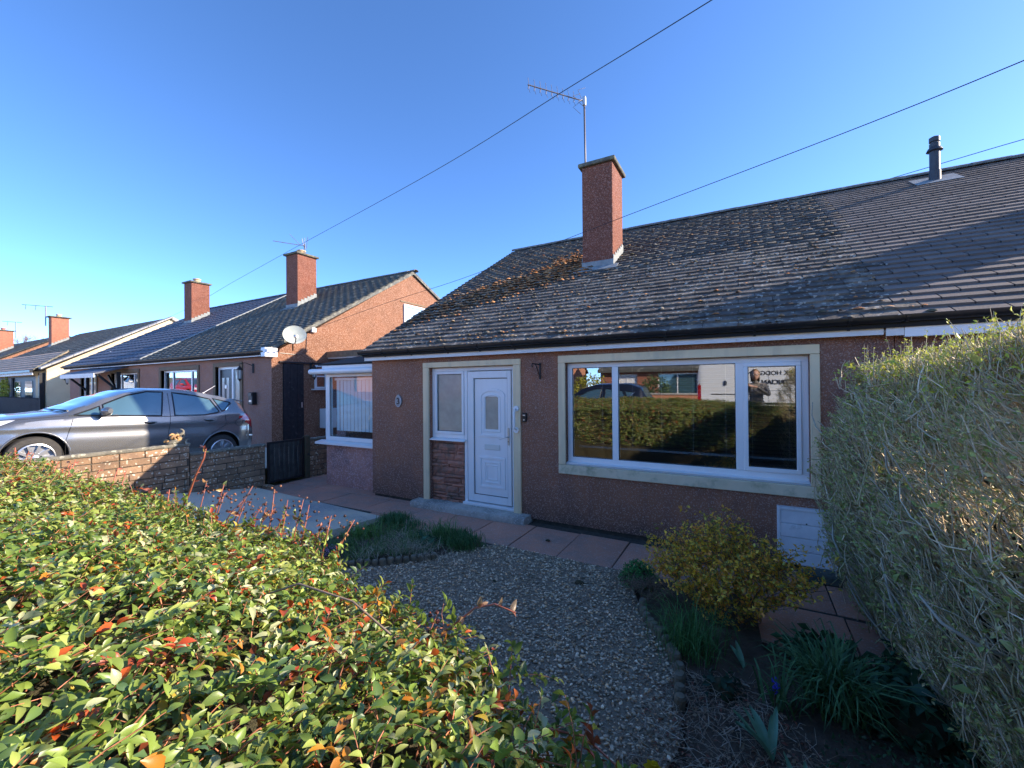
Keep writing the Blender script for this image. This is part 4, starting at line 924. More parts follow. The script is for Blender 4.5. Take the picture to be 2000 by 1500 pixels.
scatter('leaves', LEAF2, T, rand_rot(n_), rng.uniform(.12, .2, n_), np.array([[.42, .45, .08]])*rng.uniform(.6, 1.3, (n_, 1)), M['leaf_d'], wr)
pf = thing('picket_fence', (-27, 5.9, .5), 'dark low picket fence in front of the far porch', 'fence')
pk = MB().prism([(-.05, 0), (.05, 0), (.05, .75), (0, .82), (-.05, .75)], 1, -.012, .012).mesh('picket', M['dark_wood'], center=False)[0]
for k in range(60): put(bpy.data.objects.new('picket', pk), pf, (-26.2-.16*k, 5.9, .55+rise(-26-.16*k)*.2))
box('rail', M['dark_wood'], pf, -35.8, -26.1, 5.915, 5.95, .8, .87)
# next pair further left: chimneys and roofs above
FB = thing('bungalow', (-52, 9, 1), 'distant brick chimneyed bungalow roof beyond the cream one', 'bungalow', G0)
house_shell(FB, -61, -47, 7.0, 17, 0, 3.0, 12, 6.2, [], M['roughcast_n'], M['roughcast_n'], zb=3.4)
FR = roof_deck(FB, -61.1, -46.9, 6.8, 3.05, 12, 6.2, 17.2, 3.5); roof_tiles(FR, -61, -46.95, 6.8, 3.05, .605, 12, M['tile_n'], vary=.2, gy=.27, seed=5)
chimney(FB, -54.4, -53.7, 9.6, 10.6, 6.75, lambda y: 3.05+.605*(y-6.8), M['brick_red'], M['pot_red'], cap=.1)
for (x, y, z, L_, lab) in ((-41.4, 9.6, 6.75, 1.3, 'aerial on the brick chimney of the cream bungalow'), (-53.6, 10.7, 6.8, .9, 'aerial on the farthest brick chimney at the left')):
    t = thing('tv_aerial', (x, y, z), lab, 'aerial'); MB().tube([(x, y, z-.6), (x, y, z+.75)], .035, 5).build('mast', M['alu'], t); MB().tube([(x+.2, y+.3, z+.72), (x-L_*.6, y-L_*.7, z+.78)], .03, 4).build('boom', M['alu'], t)
    e_ = MB()
    for k in range(3): e_.tube([(x-.4*k*.6, y-.4*k, z+.75), (x-.4*k*.6-.1, y-.4*k, z+.45)], .02, 4)
    e_.build('element', M['alu'], t)
# bare trees on the left horizon
def bare_tree(x, y, h, lab, seed):
    R = random.Random(seed); t = thing('bare_tree', (x, y, .8), lab, 'tree', 'bare trees on the left horizon')
    MB().tube([(x, y, 0), (x, y, h*.4)], [.4, .3], 8).build('trunk', M['log'], t); P0 = []; P1 = []; rr = []
    def br(p, d, L, r, lv):
        q = p + d*L; P0.append(p); P1.append(q); rr.append(r)
        if lv == 0: return
        for _ in range(3 if lv > 1 else 4):
            e = (d + Vector((R.gauss(0, .5), R.gauss(0, .5), R.gauss(.05, .4)))).normalized(); br(q - d*L*R.uniform(0, .3), e, L*R.uniform(.6, .85), r*.6, lv-1)
    for _ in range(5): br(Vector((x, y, h*.35)), Vector((R.gauss(0, .5), R.gauss(0, .5), 1)).normalized(), h*.2, .13, 4)
    n = len(P0); twigs('crown', np.array([tuple(p) for p in P0]), np.array([tuple(p) for p in P1]), np.maximum(np.array(rr), .03), np.tile([[.30, .21, .20]], (n, 1)), M['twig'], t, kind=None, seg=1)
bare_tree(-139, 30, 17, 'larger bare tree between the two far brick chimneys', 1); bare_tree(-170, 28, 17, 'lower bare tree left of farthest chimney', 2); bare_tree(-135, 36, 15, 'bare tree behind the brick chimney with buff pot', 3)
# ---------------------------------------------------------------- vehicles
def lerp(tab, s):
    if s <= tab[0][0]: return tab[0][1]
    for (a, u), (b, v) in zip(tab[:-1], tab[1:]):
        if s <= b:
            t = (s-a)/(b-a); t = t*t*(3-2*t)*.35 + t*.65; return u+(v-u)*t
    return tab[-1][1]
def in_poly(p, poly):
    c = False; n = len(poly)
    for i in range(n):
        (x1, y1), (x2, y2) = poly[i], poly[(i+1) % n]
        if (y1 > p[1]) != (y2 > p[1]) and p[0] < (x2-x1)*(p[1]-y1)/(y2-y1+1e-12)+x1: c = not c
    return c
def near_edge(p, poly, closed=True):
    best = (1e9, p); n = len(poly)
    for i in range(n if closed else n-1):
        a, b = poly[i], poly[(i+1) % n]; dx, dy = b[0]-a[0], b[1]-a[1]; L = dx*dx+dy*dy
        t = max(0, min(1, ((p[0]-a[0])*dx+(p[1]-a[1])*dy)/(L+1e-12))); q = (a[0]+t*dx, a[1]+t*dy); d = math.hypot(p[0]-q[0], p[1]-q[1])
        if d < best[0]: best = (d, q)
    return best
M['paint_grey'] = mat('metallic_grey_paint', (.27, .27, .265), .27, metal=.72, spec=.5, coat=.8)
M['paint_dark'] = mat('dark_blue_paint', (.015, .02, .035), .3, metal=.3, coat=.7); M['paint_red'] = mat('red_paint', (.55, .015, .02), .3, coat=.7); M['paint_white'] = mat('white_paint', (.80, .82, .80), .3, coat=.5)
M['carglass'] = mat('sky_tint_car_glass', (.10, .20, .24), .03, metal=.4, spec=1.0, coat=1)  # cyan base colour paints the reflected sky into the glass
M['tyre'] = mat('tyre_rubber', (.035, .033, .032), .8, (.05, .047, .042), 20); M['alloy'] = mat('alloy_wheel', (.55, .56, .57), .3, metal=.8); M['chrome'] = mat('chrome_strip', (.8, .8, .8), .12, metal=1)
M['taill'] = mat('red_tail_lamp', (.65, .01, .02), .12, coat=1); M['well'] = mat('wheel_well', (.008, .008, .008), .95); M['white_lamp'] = mat('clear_lamp', (.8, .82, .85), .1, coat=1)
def car(name, label, cat, loc, rotz, tilt, paint, P, group=None, real=True):
    """P: tables along the length (s from the nose): bottom, belt, top, half widths; polygons in side view"""
    root = thing(name, loc, label, cat, group)
    Lh, wfull = P['L'], P['w']; ns = P.get('ns', 150)
    Mx = Matrix.Translation(Vector(loc)) @ Matrix.Rotation(rotz, 4, 'Z') @ Matrix.Rotation(tilt, 4, 'X')
    def loc2w(x, s, z): return Mx @ Vector((x, s, z))
    bot = lambda s: lerp(P['bot'], s); belt = lambda s: lerp(P['belt'], s); top = lambda s: lerp(P['top'], s)
    def plan(s): return lerp(P['plan'], s)
    rooft = lambda s: lerp(P['rw'], s)
    nl, ng, nt_ = 18, 12, 8
    def section(s):
        zb, zs, zt = bot(s), belt(s), top(s); w = wfull*plan(s); rw = wfull*rooft(s)*min(1, plan(s)+.05); pts = []
        zs = min(zs, zt-.03)
        for i in range(nl+1):
            t = i/nl; z = zb+(zs-zb)*t
            wx = w*(1 - .055*(1-min(1, t/.35))**2 - .045*max(0, (t-.55)/.45)**1.6)
            cr = P.get('crease'); 
            if cr: wx += .012*math.exp(-((z-lerp(cr, s))/.03)**2) - .010*math.exp(-((z-lerp(cr, s)+.10)/.07)**2)
            pts.append((wx, z))
        w1 = pts[-1][0]; ze = zt-.035
        for i in range(1, ng+1):
            t = i/ng; pts.append((w1+(rw-w1)*(t**1.15), zs+(ze-zs)*t))
        for i in range(1, nt_+1):
            t = i/nt_; a = t*math.pi/2; pts.append((rw*(1-t)**1.0, ze+.035*math.sin(min(1, t*1.6)*math.pi/2)))
        return pts
    S_ = [Lh*(i/ns) for i in range(ns+1)]
    sec = [section(s) for s in S_]; K = len(sec[0])
    arches = P['arches']; polys = P['polys']
    cell = Lh/ns*.75
    # 2-d parameter positions, snapped to arches and polygon edges
    V = {}; 
    for i, s in enumerate(S_):
        for k in range(K):
            x, z = sec[i][k]; p = (s, z)
            if k < nl+ng:
                for (cs, cz, r) in arches:
                    d = math.hypot(p[0]-cs, p[1]-cz)
                    if abs(d-r) < cell and d > 0: p = (cs+(p[0]-cs)*r/d, cz+(p[1]-cz)*r/d)
                for nm, poly, _m in polys:
                    d, q = near_edge(p, poly)
                    if d < cell*.62: p = q
                if p != (s, z): # lateral from section at new s, z
                    pt = section(p[0]); zz = p[1]
                    for (xa, za), (xb, zb_) in zip(pt[:-1], pt[1:]):
                        if za <= zz <= zb_: x = xa+(xb-xa)*(zz-za)/(zb_-za+1e-9); break
            V[i, k] = (x, p[0], p[1])
    groups = {}
    def emit(nm, quad): groups.setdefault(nm, []).append(quad)
    for i in range(ns):
        for k in range(K-1):
            q = [(i, k), (i+1, k), (i+1, k+1), (i, k+1)]
            cs = sum(V[a][1] for a in q)/4; cz = sum(V[a][2] for a in q)/4; nm = 'body'
            if k < nl+ng:
                if any(math.hypot(cs-a, cz-b) < r for a, b, r in arches): continue
                for n2, poly, _m in polys:
                    if in_poly((cs, cz), poly): nm = n2; break
            if k >= nl+ng-1:
                for n2, a, b, _m in P['tops']:
                    if a < cs < b and (k > nl+ng): nm = n2
            emit(nm, q)
    matof = {'body': paint}; matof.update({n: m_ for n, _, m_ in polys}); matof.update({n: m_ for n, _, _, m_ in P['tops']})
    body = None
    for nm in ['body']+[g for g in groups if g != 'body']:
        if nm not in groups: continue
        base = nm.split('@')[0]; sides = (1, -1)
        if nm in [t_[0] for t_ in P['tops']] or nm == 'body': sets = [sides]
        else: sets = [(1,), (-1,)]
        for sd in sets:
            mb = MB(); idx = {}
            for sg in sd:
                for q in groups[nm]:
                    f = []
                    for a in q:
                        x, s, z = V[a]; key = (a, sg if abs(x) > 1e-4 else 0)
                        if key not in idx:
                            idx[key] = len(mb.v); off = -.004 if ('window' in base or 'screen' in base) else (.004 if base != 'body' else 0)
                            mb.v.append(tuple(loc2w(sg*(x+off), s, z+(off if k >= 99 else 0))))
                        f.append(idx[key])
                    if len(set(f)) == 4: mb.f.append(tuple(f))
                if nm == 'body':   # close nose and tail
                    for i in (0, ns):
                        f = []
                        for k in range(K):
                            key = ((i, k), sg if abs(V[i, k][0]) > 1e-4 else 0)
                            if key in idx: f.append(idx[key])
                        if len(f) > 2:
                            k0 = len(mb.v); mb.v.append(tuple(loc2w(0, V[i, 0][1], V[i, 0][2]))); f.append(k0); mb.f.append(tuple(f))
            o = mb.build(base, matof[nm], root, smooth='auto'); 
            if nm == 'body': body = o
    def lateral(s, z):
        pt = section(s)
        for (xa, za), (xb, zb_) in zip(pt[:-1], pt[1:]):
            if za <= z <= zb_: return xa+(xb-xa)*(z-za)/(zb_-za+1e-9)
        return pt[-1][0]
    # dark inner block so that nothing is seen through the arches
    mb = MB(); pts = []
    for (x, s0, s1, z0, z1) in ((wfull*.80, .25, Lh-.25, .28, .62),):
        c = [loc2w(a, b, c_) for c_ in (z0, z1) for b in (s0, s1) for a in (-x, x)]
        mb.add(c, [(0, 2, 3, 1), (4, 5, 7, 6), (0, 1, 5, 4), (2, 6, 7, 3), (0, 4, 6, 2), (1, 3, 7, 5)])
    mb.build('underbody', M['well'], root)
    for (cs, cz, r) in arches:
        for sg in (1, -1):
            a_ = MB(); nn = 20   # rolled arch lip
            pp = [loc2w(sg*(lateral(cs+r*math.cos(t), max(bot(cs), cz+r*math.sin(t)))+.002), cs+r*math.cos(t), cz+r*math.sin(t)) for t in [math.pi*(-.06+1.12*i/nn) for i in range(nn+1)]]
            a_.tube(pp, .014, 5); a_.build('wheel_arch', paint if not P.get('arch_black') else M['black_pl'], root, smooth=True)
            R_ = P['wr']; xw = sg*(wfull*.955)
            ax = (Mx.to_3x3() @ Vector((1, 0, 0))); 
            w = MB(); prof = [(R_*.66, -.10), (R_*.93, -.105), (R_, -.075), (R_, .065), (R_*.94, .095), (R_*.72, .10), (R_*.69, .085)]
            if sg < 0: prof = [(a, -b) for a, b in prof]
            w.lathe(prof, (0, 0, 0), 0, 36); w.v = [tuple(loc2w(xw+v_[0]-sg*.1, cs+v_[1], R_+v_[2])) for v_ in w.v]
            ty = w.build('wheel', M['tyre'], root, smooth='auto')
            rm = MB(); rr = R_*.68; b0 = MB()
            b0.lathe([(rr, -.06), (rr, .07), (rr*.93, .075), (rr*.90, .03), (rr*.15, .03), (rr*.13, .055)], (0, 0, 0), 0, 36)
            disc = MB().lathe([(rr*.92, .012), (rr*.1, .012)], (0, 0, 0), 0, 24)
            for lst, mt_, nm_ in ((b0, M['alloy'], 'rim'),):
                ring = MB(); ring.lathe([(rr, .0), (rr, .07), (rr*.93, .075), (rr*.90, .02)], (0, 0, 0), 0, 36); sp = MB()
                for a5 in range(10):
                    a = 2*math.pi*a5/10+.15; c_, s__ = math.cos(a), math.sin(a); q = []
                    for (r1, w1, xx) in ((rr*.12, .022, .055), (rr*.93, .013, .06)):
                        for (ww, xo) in ((-w1, xx), (w1, xx), (w1, xx-.03), (-w1, xx-.03)): q.append((xo, r1*c_-ww*s__, r1*s__+ww*c_))
                    sp.hexa([q[0], q[1], q[2], q[3], q[4], q[5], q[6], q[7]])
                sp.lathe([(rr*.2, .03), (rr*.2, .055), (rr*.1, .062)], (0, 0, 0), 0, 16)
                for mm, nm2, mt2 in ((ring, 'rim', M['alloy']), (sp, 'spokes', M['alloy']), (disc, 'brake', M['well'])):
                    mm.v = [tuple(loc2w(xw+sg*v_[0]-sg*.03, cs+v_[1], R_+v_[2])) for v_ in mm.v]; mm.build(nm2, mt2, ty)
    def seam(pts, nm='door_seam', r=.004, mt=None, sides=(1, -1), off=.000):
        for sg in sides:
            q = []
            for a, b in zip(pts[:-1], pts[1:]):
                n = max(1, int(math.hypot(b[0]-a[0], b[1]-a[1])/.04))
                for i in range(n): q.append((a[0]+(b[0]-a[0])*i/n, a[1]+(b[1]-a[1])*i/n))
            q.append(pts[-1]); MB().tube([loc2w(sg*(lateral(s, z)+off), s, z) for s, z in q], r, 4).build(nm, mt or M['well'], root)
    for nm_, pl_, _ in P['polys']:
        if 'window' in nm_: seam(pl_+[pl_[0]], 'window_rubber', .012, M['black_pl'])
    for sm_ in P.get('seams', []): seam(sm_)
    for ch in P.get('chrome', []): seam(ch, 'window_strip', .007, M['chrome'], off=.003)
    for ch in P.get('rub', []): seam(ch, 'rubbing_strip', .028, M['black_pl'], off=.0)
    for (hs, hz) in P.get('handles', []):
        for sg in (1, -1):
            x = lateral(hs, hz); MB().tube([loc2w(sg*(x-.01), hs-.09, hz), loc2w(sg*(x+.028), hs-.06, hz+.004), loc2w(sg*(x+.03), hs+.05, hz+.006), loc2w(sg*(x-.005), hs+.09, hz+.006)], .013, 6).build('door_handle', paint, root, smooth=True)
            MB().tube([loc2w(sg*(x-.012), hs-.08, hz-.012), loc2w(sg*(x+.004), hs, hz-.018), loc2w(sg*(x-.012), hs+.07, hz-.012)], .016, 6).build('handle_recess', M['well'], root)
    if 'mirror' in P:
        s, z = P['mirror']
        for sg in (1, -1):
            x = lateral(s, z); mb = MB(); n = 12; prs = [(0, .035), (.06, .075), (.12, .085), (.17, .075), (.205, .045)]
            for (o_, r) in prs:
                for j in range(n):
                    a = 2*math.pi*j/n; mb.v.append(tuple(loc2w(sg*(x+.03+o_), s+.02+.06*math.cos(a)*r/.085+o_*.25, z+.05+r*math.sin(a)*.85+o_*.12)))
            for i in range(len(prs)-1):
                for j in range(n): mb.f.append((i*n+j, i*n+(j+1) % n, (i+1)*n+(j+1) % n, (i+1)*n+j))
            mb.f += [tuple(range(n)), tuple(range((len(prs)-1)*n, len(prs)*n))]; mo = mb.build('wing_mirror', paint, root, smooth='auto')
            MB().tube([loc2w(sg*(x-.02), s+.02, z-.02), loc2w(sg*(x+.06), s+.03, z+.0), loc2w(sg*(x+.14), s+.05, z+.01)], .028, 8).build('mirror_foot', M['black_pl'], mo, smooth=True)
    for ex in P.get('extra', []): ex(root, loc2w, lateral, top, section)
    return root
# small five-door hatchback on the neighbours' drive
def hatch_extra(root, W_, lat, top, section):
    MB().hexa([W_(-.52, 3.60, 1.305), W_(.52, 3.60, 1.305), W_(.50, 3.83, 1.285), W_(-.50, 3.83, 1.285), W_(-.52, 3.60, 1.335), W_(.52, 3.60, 1.335), W_(.50, 3.84, 1.30), W_(-.50, 3.84, 1.30)]).build('spoiler', M['paint_grey'], root, bevel=.008)
    MB().tube([W_(0, 3.25, 1.40), W_(0, 3.30, 1.44), W_(0, 3.50, 1.60)], [.02, .008, .005], 6).build('roof_aerial', M['silver'], root)
    for dx in (0, .45): MB().tube([W_(-.2+dx*.9, 1.10, 1.00+.02), W_(.05+dx*.9, 1.12, 1.015), W_(.52+dx*.2, 1.20-.08*dx, 1.01)], .012, 5).build('wiper', M['black_pl'], root)
    for sg in (1, -1):
        n = 20; x = lat(3.62, .88); MB().tube([W_(sg*(lat(3.62+.075*math.cos(a), .86+.075*math.sin(a))+.001), 3.62+.075*math.cos(a), .86+.075*math.sin(a)) for a in [2*math.pi*i/n for i in range(n+1)]], .003, 4).build('fuel_flap', M['well'], root)
        MB().tube([W_(sg*(lat(3.86, .60)+.004), 3.80, .60), W_(sg*(lat(3.95, .60)+.0), 3.97, .59)], .02, 5).build('bumper_reflector', M['white_lamp'], root)
TG = M['carglass']
hatch = dict(L=4.04, w=.865, ns=170, wr=.31,
  bot=[(0, .30), (.35, .20), (3.6, .20), (4.04, .36)],
  belt=[(0, .60), (.25, .72), (.9, .86), (1.3, .90), (2.2, .915), (3.0, .95), (3.45, 1.02), (3.75, 1.04), (3.95, .90), (4.04, .70)],
  top=[(0, .66), (.12, .76), (.35, .85), (.75, .93), (1.08, .985), (1.3, 1.10), (1.6, 1.265), (1.9, 1.385), (2.15, 1.445), (2.5, 1.468), (2.9, 1.455), (3.3, 1.405), (3.6, 1.335), (3.72, 1.28), (3.86, 1.12), (3.96, .98), (4.02, .86), (4.04, .78)],
  plan=[(0, .52), (.06, .68), (.25, .86), (.6, .96), (1.2, 1.0), (3.2, 1.0), (3.6, .96), (3.85, .86), (4.0, .72), (4.04, .66)],
  rw=[(0, .70), (.9, .80), (1.2, .80), (1.7, .69), (2.2, .665), (3.2, .65), (3.6, .66), (3.9, .74), (4.04, .8)],
  crease=[(0, .70), (1.3, .775), (2.5, .83), (3.7, .90), (4.04, .9)],
  arches=[(.83, .33, .355), (3.32, .33, .355)],
  polys=[('side_window@q', [(1.20, .945), (1.50, .95), (1.50, 1.095), (1.40, 1.04)], TG), ('side_window@f', [(1.54, .95), (2.30, .962), (2.36, 1.385), (2.12, 1.375), (1.86, 1.295), (1.54, 1.12)], TG),
         ('side_window@r', [(2.50, .968), (2.98, .995), (3.20, 1.045), (3.24, 1.07), (3.12, 1.30), (2.86, 1.355), (2.50, 1.385)], TG),
         ('side_window@t', [(3.29, 1.075), (3.36, 1.11), (3.50, 1.255), (3.18, 1.315)], TG),
         ('tail_lamp', [(3.62, .965), (3.80, 1.045), (3.99, 1.02), (4.035, .74), (3.95, .76), (3.78, .87)], M['taill']),
         ('headlamp', [(.04, .60), (.12, .72), (.50, .84), (.62, .855), (.45, .76), (.2, .62)], M['white_lamp'])],
  tops=[('windscreen', 1.10, 1.93, TG), ('rear_screen', 3.74, 3.94, TG)],
  seams=[[(1.14, .22), (1.12, .55), (1.18, .88)], [(2.40, .22), (2.41, .6), (2.43, .93), (2.43, 1.37)], [(3.02, .42), (3.12, .66), (3.36, .80), (3.34, 1.0)], [(.2, .80), (.9, .895), (1.12, .93)]],
  chrome=[[(1.14, .93), (1.5, .937), (2.3, .950), (2.95, .982), (3.2, 1.03), (3.36, 1.095), (3.52, 1.25)]],
  handles=[(2.14, .845), (3.06, .90)], mirror=(1.47, .95), extra=[hatch_extra])
car('parked_car', 'grey metallic five-door hatchback on the drive behind the brick wall', 'car', (-9.83, 1.12, .575), 0, -math.atan2(.22, 2.49), M['paint_grey'], hatch)
import copy
est = dict(hatch); est.update(ns=90, handles=[], extra=[]); 
est['top'] = [(0, .75), (.3, .92), (1.0, 1.05), (1.7, 1.45), (2.2, 1.58), (3.3, 1.58), (3.7, 1.45), (3.95, 1.05), (4.04, .8)]
G1 = 'cars parked in the road'
car('parked_car', 'dark blue estate car at the kerb opposite the maroon bungalow, seen mirrored in its window', 'car', (-6.85, -5.3, .30), -math.pi/2, 0, M['paint_dark'], est, G1)
red = dict(hatch); red.update(ns=90, handles=[], extra=[])
car('parked_car', 'bright red hatchback in the street, mirrored in the neighbour front window', 'car', (-33.6, -3.0, .30+rise(-35.5)), math.pi/2, 0, M['paint_red'], red, G1)
car('parked_car', 'white hatchback in the street, mirrored in the far neighbour window', 'car', (-42.5, -3.2, .30+rise(-44.5)), math.pi/2, 0, M['paint_white'], red, G1)
# the white panel van
van = dict(L=5.3, w=.99, ns=90, wr=.34, bot=[(0, .35), (.4, .25), (4.9, .25), (5.3, .38)], belt=[(0, .9), (.8, 1.15), (1.4, 1.25), (5.3, 1.25)],
  top=[(0, 1.0), (.5, 1.18), (.95, 1.30), (1.5, 1.95), (1.9, 2.22), (2.4, 2.30), (5.1, 2.30), (5.25, 2.2), (5.3, 1.9)], plan=[(0, .7), (.3, .88), (.8, .98), (1.2, 1), (5.2, 1), (5.3, .97)],
  rw=[(0, .8), (1.2, .84), (2, .86), (5.3, .87)], arches=[(.95, .36, .40), (4.25, .36, .40)],
  polys=[('side_window', [(1.25, 1.30), (2.05, 1.30), (2.05, 1.85), (1.72, 1.85)], TG), ('headlamp', [(.05, .85), (.2, 1.0), (.55, 1.08), (.4, .85)], M['white_lamp']), ('tail_lamp', [(5.2, .9), (5.3, .9), (5.3, 1.5), (5.2, 1.5)], M['taill'])],
  tops=[('windscreen', .98, 1.85, TG)], seams=[[(1.15, .3), (1.2, 1.2), (1.7, 2.0)], [(2.15, .3), (2.15, 2.1)], [(3.35, .3), (3.35, 2.1)]],
  chrome=[], rub=[[(1.5, .92), (3.7, .92)]], handles=[], mirror=(1.3, 1.35))
def van_extra(root, W_, lat, top, section):
    for sg in (-1, 1):
        n = 8; pts = [(2.35, 1.45), (2.35, 1.95), (2.5, 2.08), (3.6, 2.08), (3.75, 1.95), (3.75, 1.45), (3.6, 1.32), (2.5, 1.32), (2.35, 1.45)]
        MB().tube([W_(sg*(lat(s, z)+.004), s, z) for s, z in pts], .014, 5).build('pressed_panel_rib', M['paint_white'], root, smooth=True)
        MB().tube([W_(sg*(lat(s, 1.20)+.004), s, 1.20) for s in (3.4, 4.1, 4.9)], .016, 4).build('sliding_door_rail', M['black_pl'], root)
        MB().tube([W_(sg*(lat(4.5, z_)+.012), 4.5, z_) for z_ in (1.48, 1.62)], .035, 6).build('door_lock', M['black_pl'], root)
van['extra'] = [van_extra]
VX, VY = 4.0, -4.5
vr = car('van', 'white tradesman van with black lettering parked in the street, mirrored in the big window', 'van', (VX, VY-.99, .30), math.pi/2, 0, M['paint_white'], van)
text('MARK HODGSON', .18, (.80, VY-.088, 2.13), (math.pi/2-.10, 0, math.pi), M['black_pl'], vr, bold=.004)
text('ELECTRICIAN', .18, (1.02, VY-.055, 1.86), (math.pi/2-.10, 0, math.pi), M['black_pl'], vr, bold=.004)

# houses across the road (they show in the glass)
def opposite(x0, x1, lab, seed):
    R = random.Random(seed); r_ = rise((x0+x1)/2); y = -16.0; t = thing('bungalow', ((x0+x1)/2, y-4, .4+r_), lab, 'bungalow', 'bungalows across the road')
    o = []; xx = x0+1.0; k = 0
    while xx < x1-3:
        w = 2.2 if k % 2 else 1.3; o.append((xx, xx+w, (.9 if k % 2 else .5)+r_, 2.5+r_)); xx += w+1.2; k += 1
    mb = MB(); 
    # front faces +y: mirror of facade
    facade(mb, x0, x1, y-.28, .28, 0, 2.8+r_, o); mb.build('wall', M['brick_red'], t)
    box('back_wall', M['brick_red'], t, x0, x1, y-9, y-8.7, 0, 2.8+r_)
    for gx in (x0, x1-.28): MB().prism([(y-.001, 0), (y-9, 0), (y-9, 2.8+r_), (y-4.5, 5.3+r_), (y-.001, 2.8+r_)], 0, gx, gx+.28).build('gable_wall', M['terra'], t)
    MB().prism([(y+.3, 2.75+r_), (y-4.5, 5.45+r_), (y-9.3, 2.75+r_), (y-9.3, 2.6+r_), (y-4.5, 5.3+r_), (y+.3, 2.6+r_)], 0, x0-.1, x1+.1).build('roof', M['tile_n'], t)
    for k, (a, b, c, d) in enumerate(o):
        f = MB(); f.box(a, b, y-.14, y-.08, c, c+.07); f.box(a, b, y-.14, y-.08, d-.07, d); f.box(a, a+.07, y-.139, y-.081, c, d); f.box(b-.07, b, y-.139, y-.081, c, d); f.box((a+b)/2-.03, (a+b)/2+.03, y-.138, y-.082, c, d)
        w = f.build('window' if k % 2 else 'front_door', M['upvc'], t); box('pane' if k % 2 else 'door_panel', M['carglass'] if k % 2 else M['upvc'], w, a+.07, b-.07, y-.12, y-.11, c+.07, d-.07)
    box('chimney', M['brick_red'], t, x0+3, x0+3.7, y-4.6, y-3.9, 5, 6.6+r_)
opposite(-8, 6, 'red brick bungalow across the road directly opposite', 1); opposite(-26, -12, 'red brick bungalow across the road opposite the neighbours', 2); opposite(-46, -31, 'red brick bungalow across the road farther up the street', 3); opposite(10, 24, 'red brick bungalow across the road towards the right', 4)
lw = thing('garden_wall', (-4, -10.6, .4), 'low orange rendered garden wall across the road', 'garden wall'); box('wall_body', M['terra'], lw, -6.5, 14, -10.8, -10.55, .3, 1.35, bevel=.01); box('coping', M['concrete'], lw, -6.55, 14.05, -10.84, -10.51, 1.351, 1.42)
lw = thing('garden_wall', (-20, -10.6, .4), 'low red brick garden wall across the road farther left', 'garden wall'); box('wall_body', M['brick_red'], lw, -50, -9, -10.8, -10.55, .3, 1.5, bevel=.01)
def bush(x, y, z, r, h, colr, lab, n=1500, name='bush', cat='bush'):
    t = thing(name, (x, y, z), lab, cat)
    u = rng.normal(size=(n, 3)); u /= np.linalg.norm(u, axis=1, keepdims=True); u *= rng.uniform(.6, 1.05, (n, 1)); T = np.array([x, y, z+h*.5]) + u*np.array([r, r, h*.5])
    scatter('foliage', LEAF2, T, rand_rot(n), rng.uniform(.07, .14, n)*(r/.6)**.5, np.array([colr])*rng.uniform(.5, 1.3, (n, 1)), M['leaf_d'], t)
    for k in range(4): MB().tube([(x, y, z-.1), (x+rnd.uniform(-.3, .3)*r, y+rnd.uniform(-.3, .3)*r, z+h*.7)], .025, 5).build('stem', M['log'], t)
bush(-7.2, -11.6, .4, 1.1, 2.0, (.40, .38, .05), 'yellow flowering bush across the road'); bush(-3.9, -11.7, .4, .8, 1.9, (.10, .16, .05), 'green bush by the low orange wall across the road'); bush(-10.5, -12, .4, 1.5, 2.4, (.12, .15, .06), 'large green bush across the road at the left')
bush(-20, -12, .7, 1.6, 2.6, (.14, .2, .06), 'green garden bush opposite the neighbouring pair'); bush(6, -12.5, .4, 1.4, 2.5, (.08, .12, .05), 'dark green bush across the road at the right')
# ---------------------------------------------------------------- planting
def smooth(a, b, x): t = np.clip((x-a)/(b-a), 0, 1); return t*t*(3-2*t)
def vnoise(x, y, s=1.0): return (np.sin(x*3.1*s+1.3*np.sin(y*2.3*s))+np.sin(y*4.2*s+1.7*np.sin(x*1.9*s))+np.sin((x+y)*6.7*s+.5)*.5)/2.5
# cotoneaster hedge along the street front
def hfront(x): return np.interp(x, [-8, -1.3, -.6, -.3, -.05, .12, .8], [.91, .90, .74, .63, .46, .30, .28])
def htop(x, y):
    f = hfront(x); u = np.clip((y+.12)/(f+.12), 0, 1)
    z = 1.497 - .212*u**1.7 - .028*smooth(-2.4, -.9, x) + .035*vnoise(x*1.4, y*1.4) - .05*smooth(-.55, .15, x)
    return z
def hedge_points(n, x0, x1, dens_face=.35):
    P, Nn = [], []
    x = rng.uniform(x0, x1, n); u = rng.random(n); face = rng.random(n) < dens_face
    f = hfront(x); y = -.12 + (f+.12)*u; z = htop(x, y)
    zf = rng.uniform(.25, 1, n); ztop = htop(x, f)
    yy = np.where(face, f + .05*np.sin(zf*9+x*5)*.5 - .08*(1-zf)**2 + .03, y); zz = np.where(face, .25+(ztop-.22)*zf, z)
    e = 1e-3; gx_ = (htop(x+e, y)-z)/e; gy_ = (htop(x, y+e)-z)/e
    nn = np.stack([-gx_, -gy_+ .9*smooth(.82, 1, u), np.ones(n)], 1); nf = np.stack([np.full(n, .15), np.ones(n), np.full(n, .35)], 1)
    nn = np.where(face[:, None], nf, nn); nn /= np.linalg.norm(nn, axis=1, keepdims=True)
    return np.stack([x, yy, zz], 1), nn, face
CO = thing('cotoneaster_hedge', (-3.5, .4, .2), 'clipped cotoneaster hedge with glossy green and orange leaves in front of the camera', 'hedge')
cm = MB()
xs_ = list(np.linspace(-7.7, 1.0, 70)); prof_n = 14
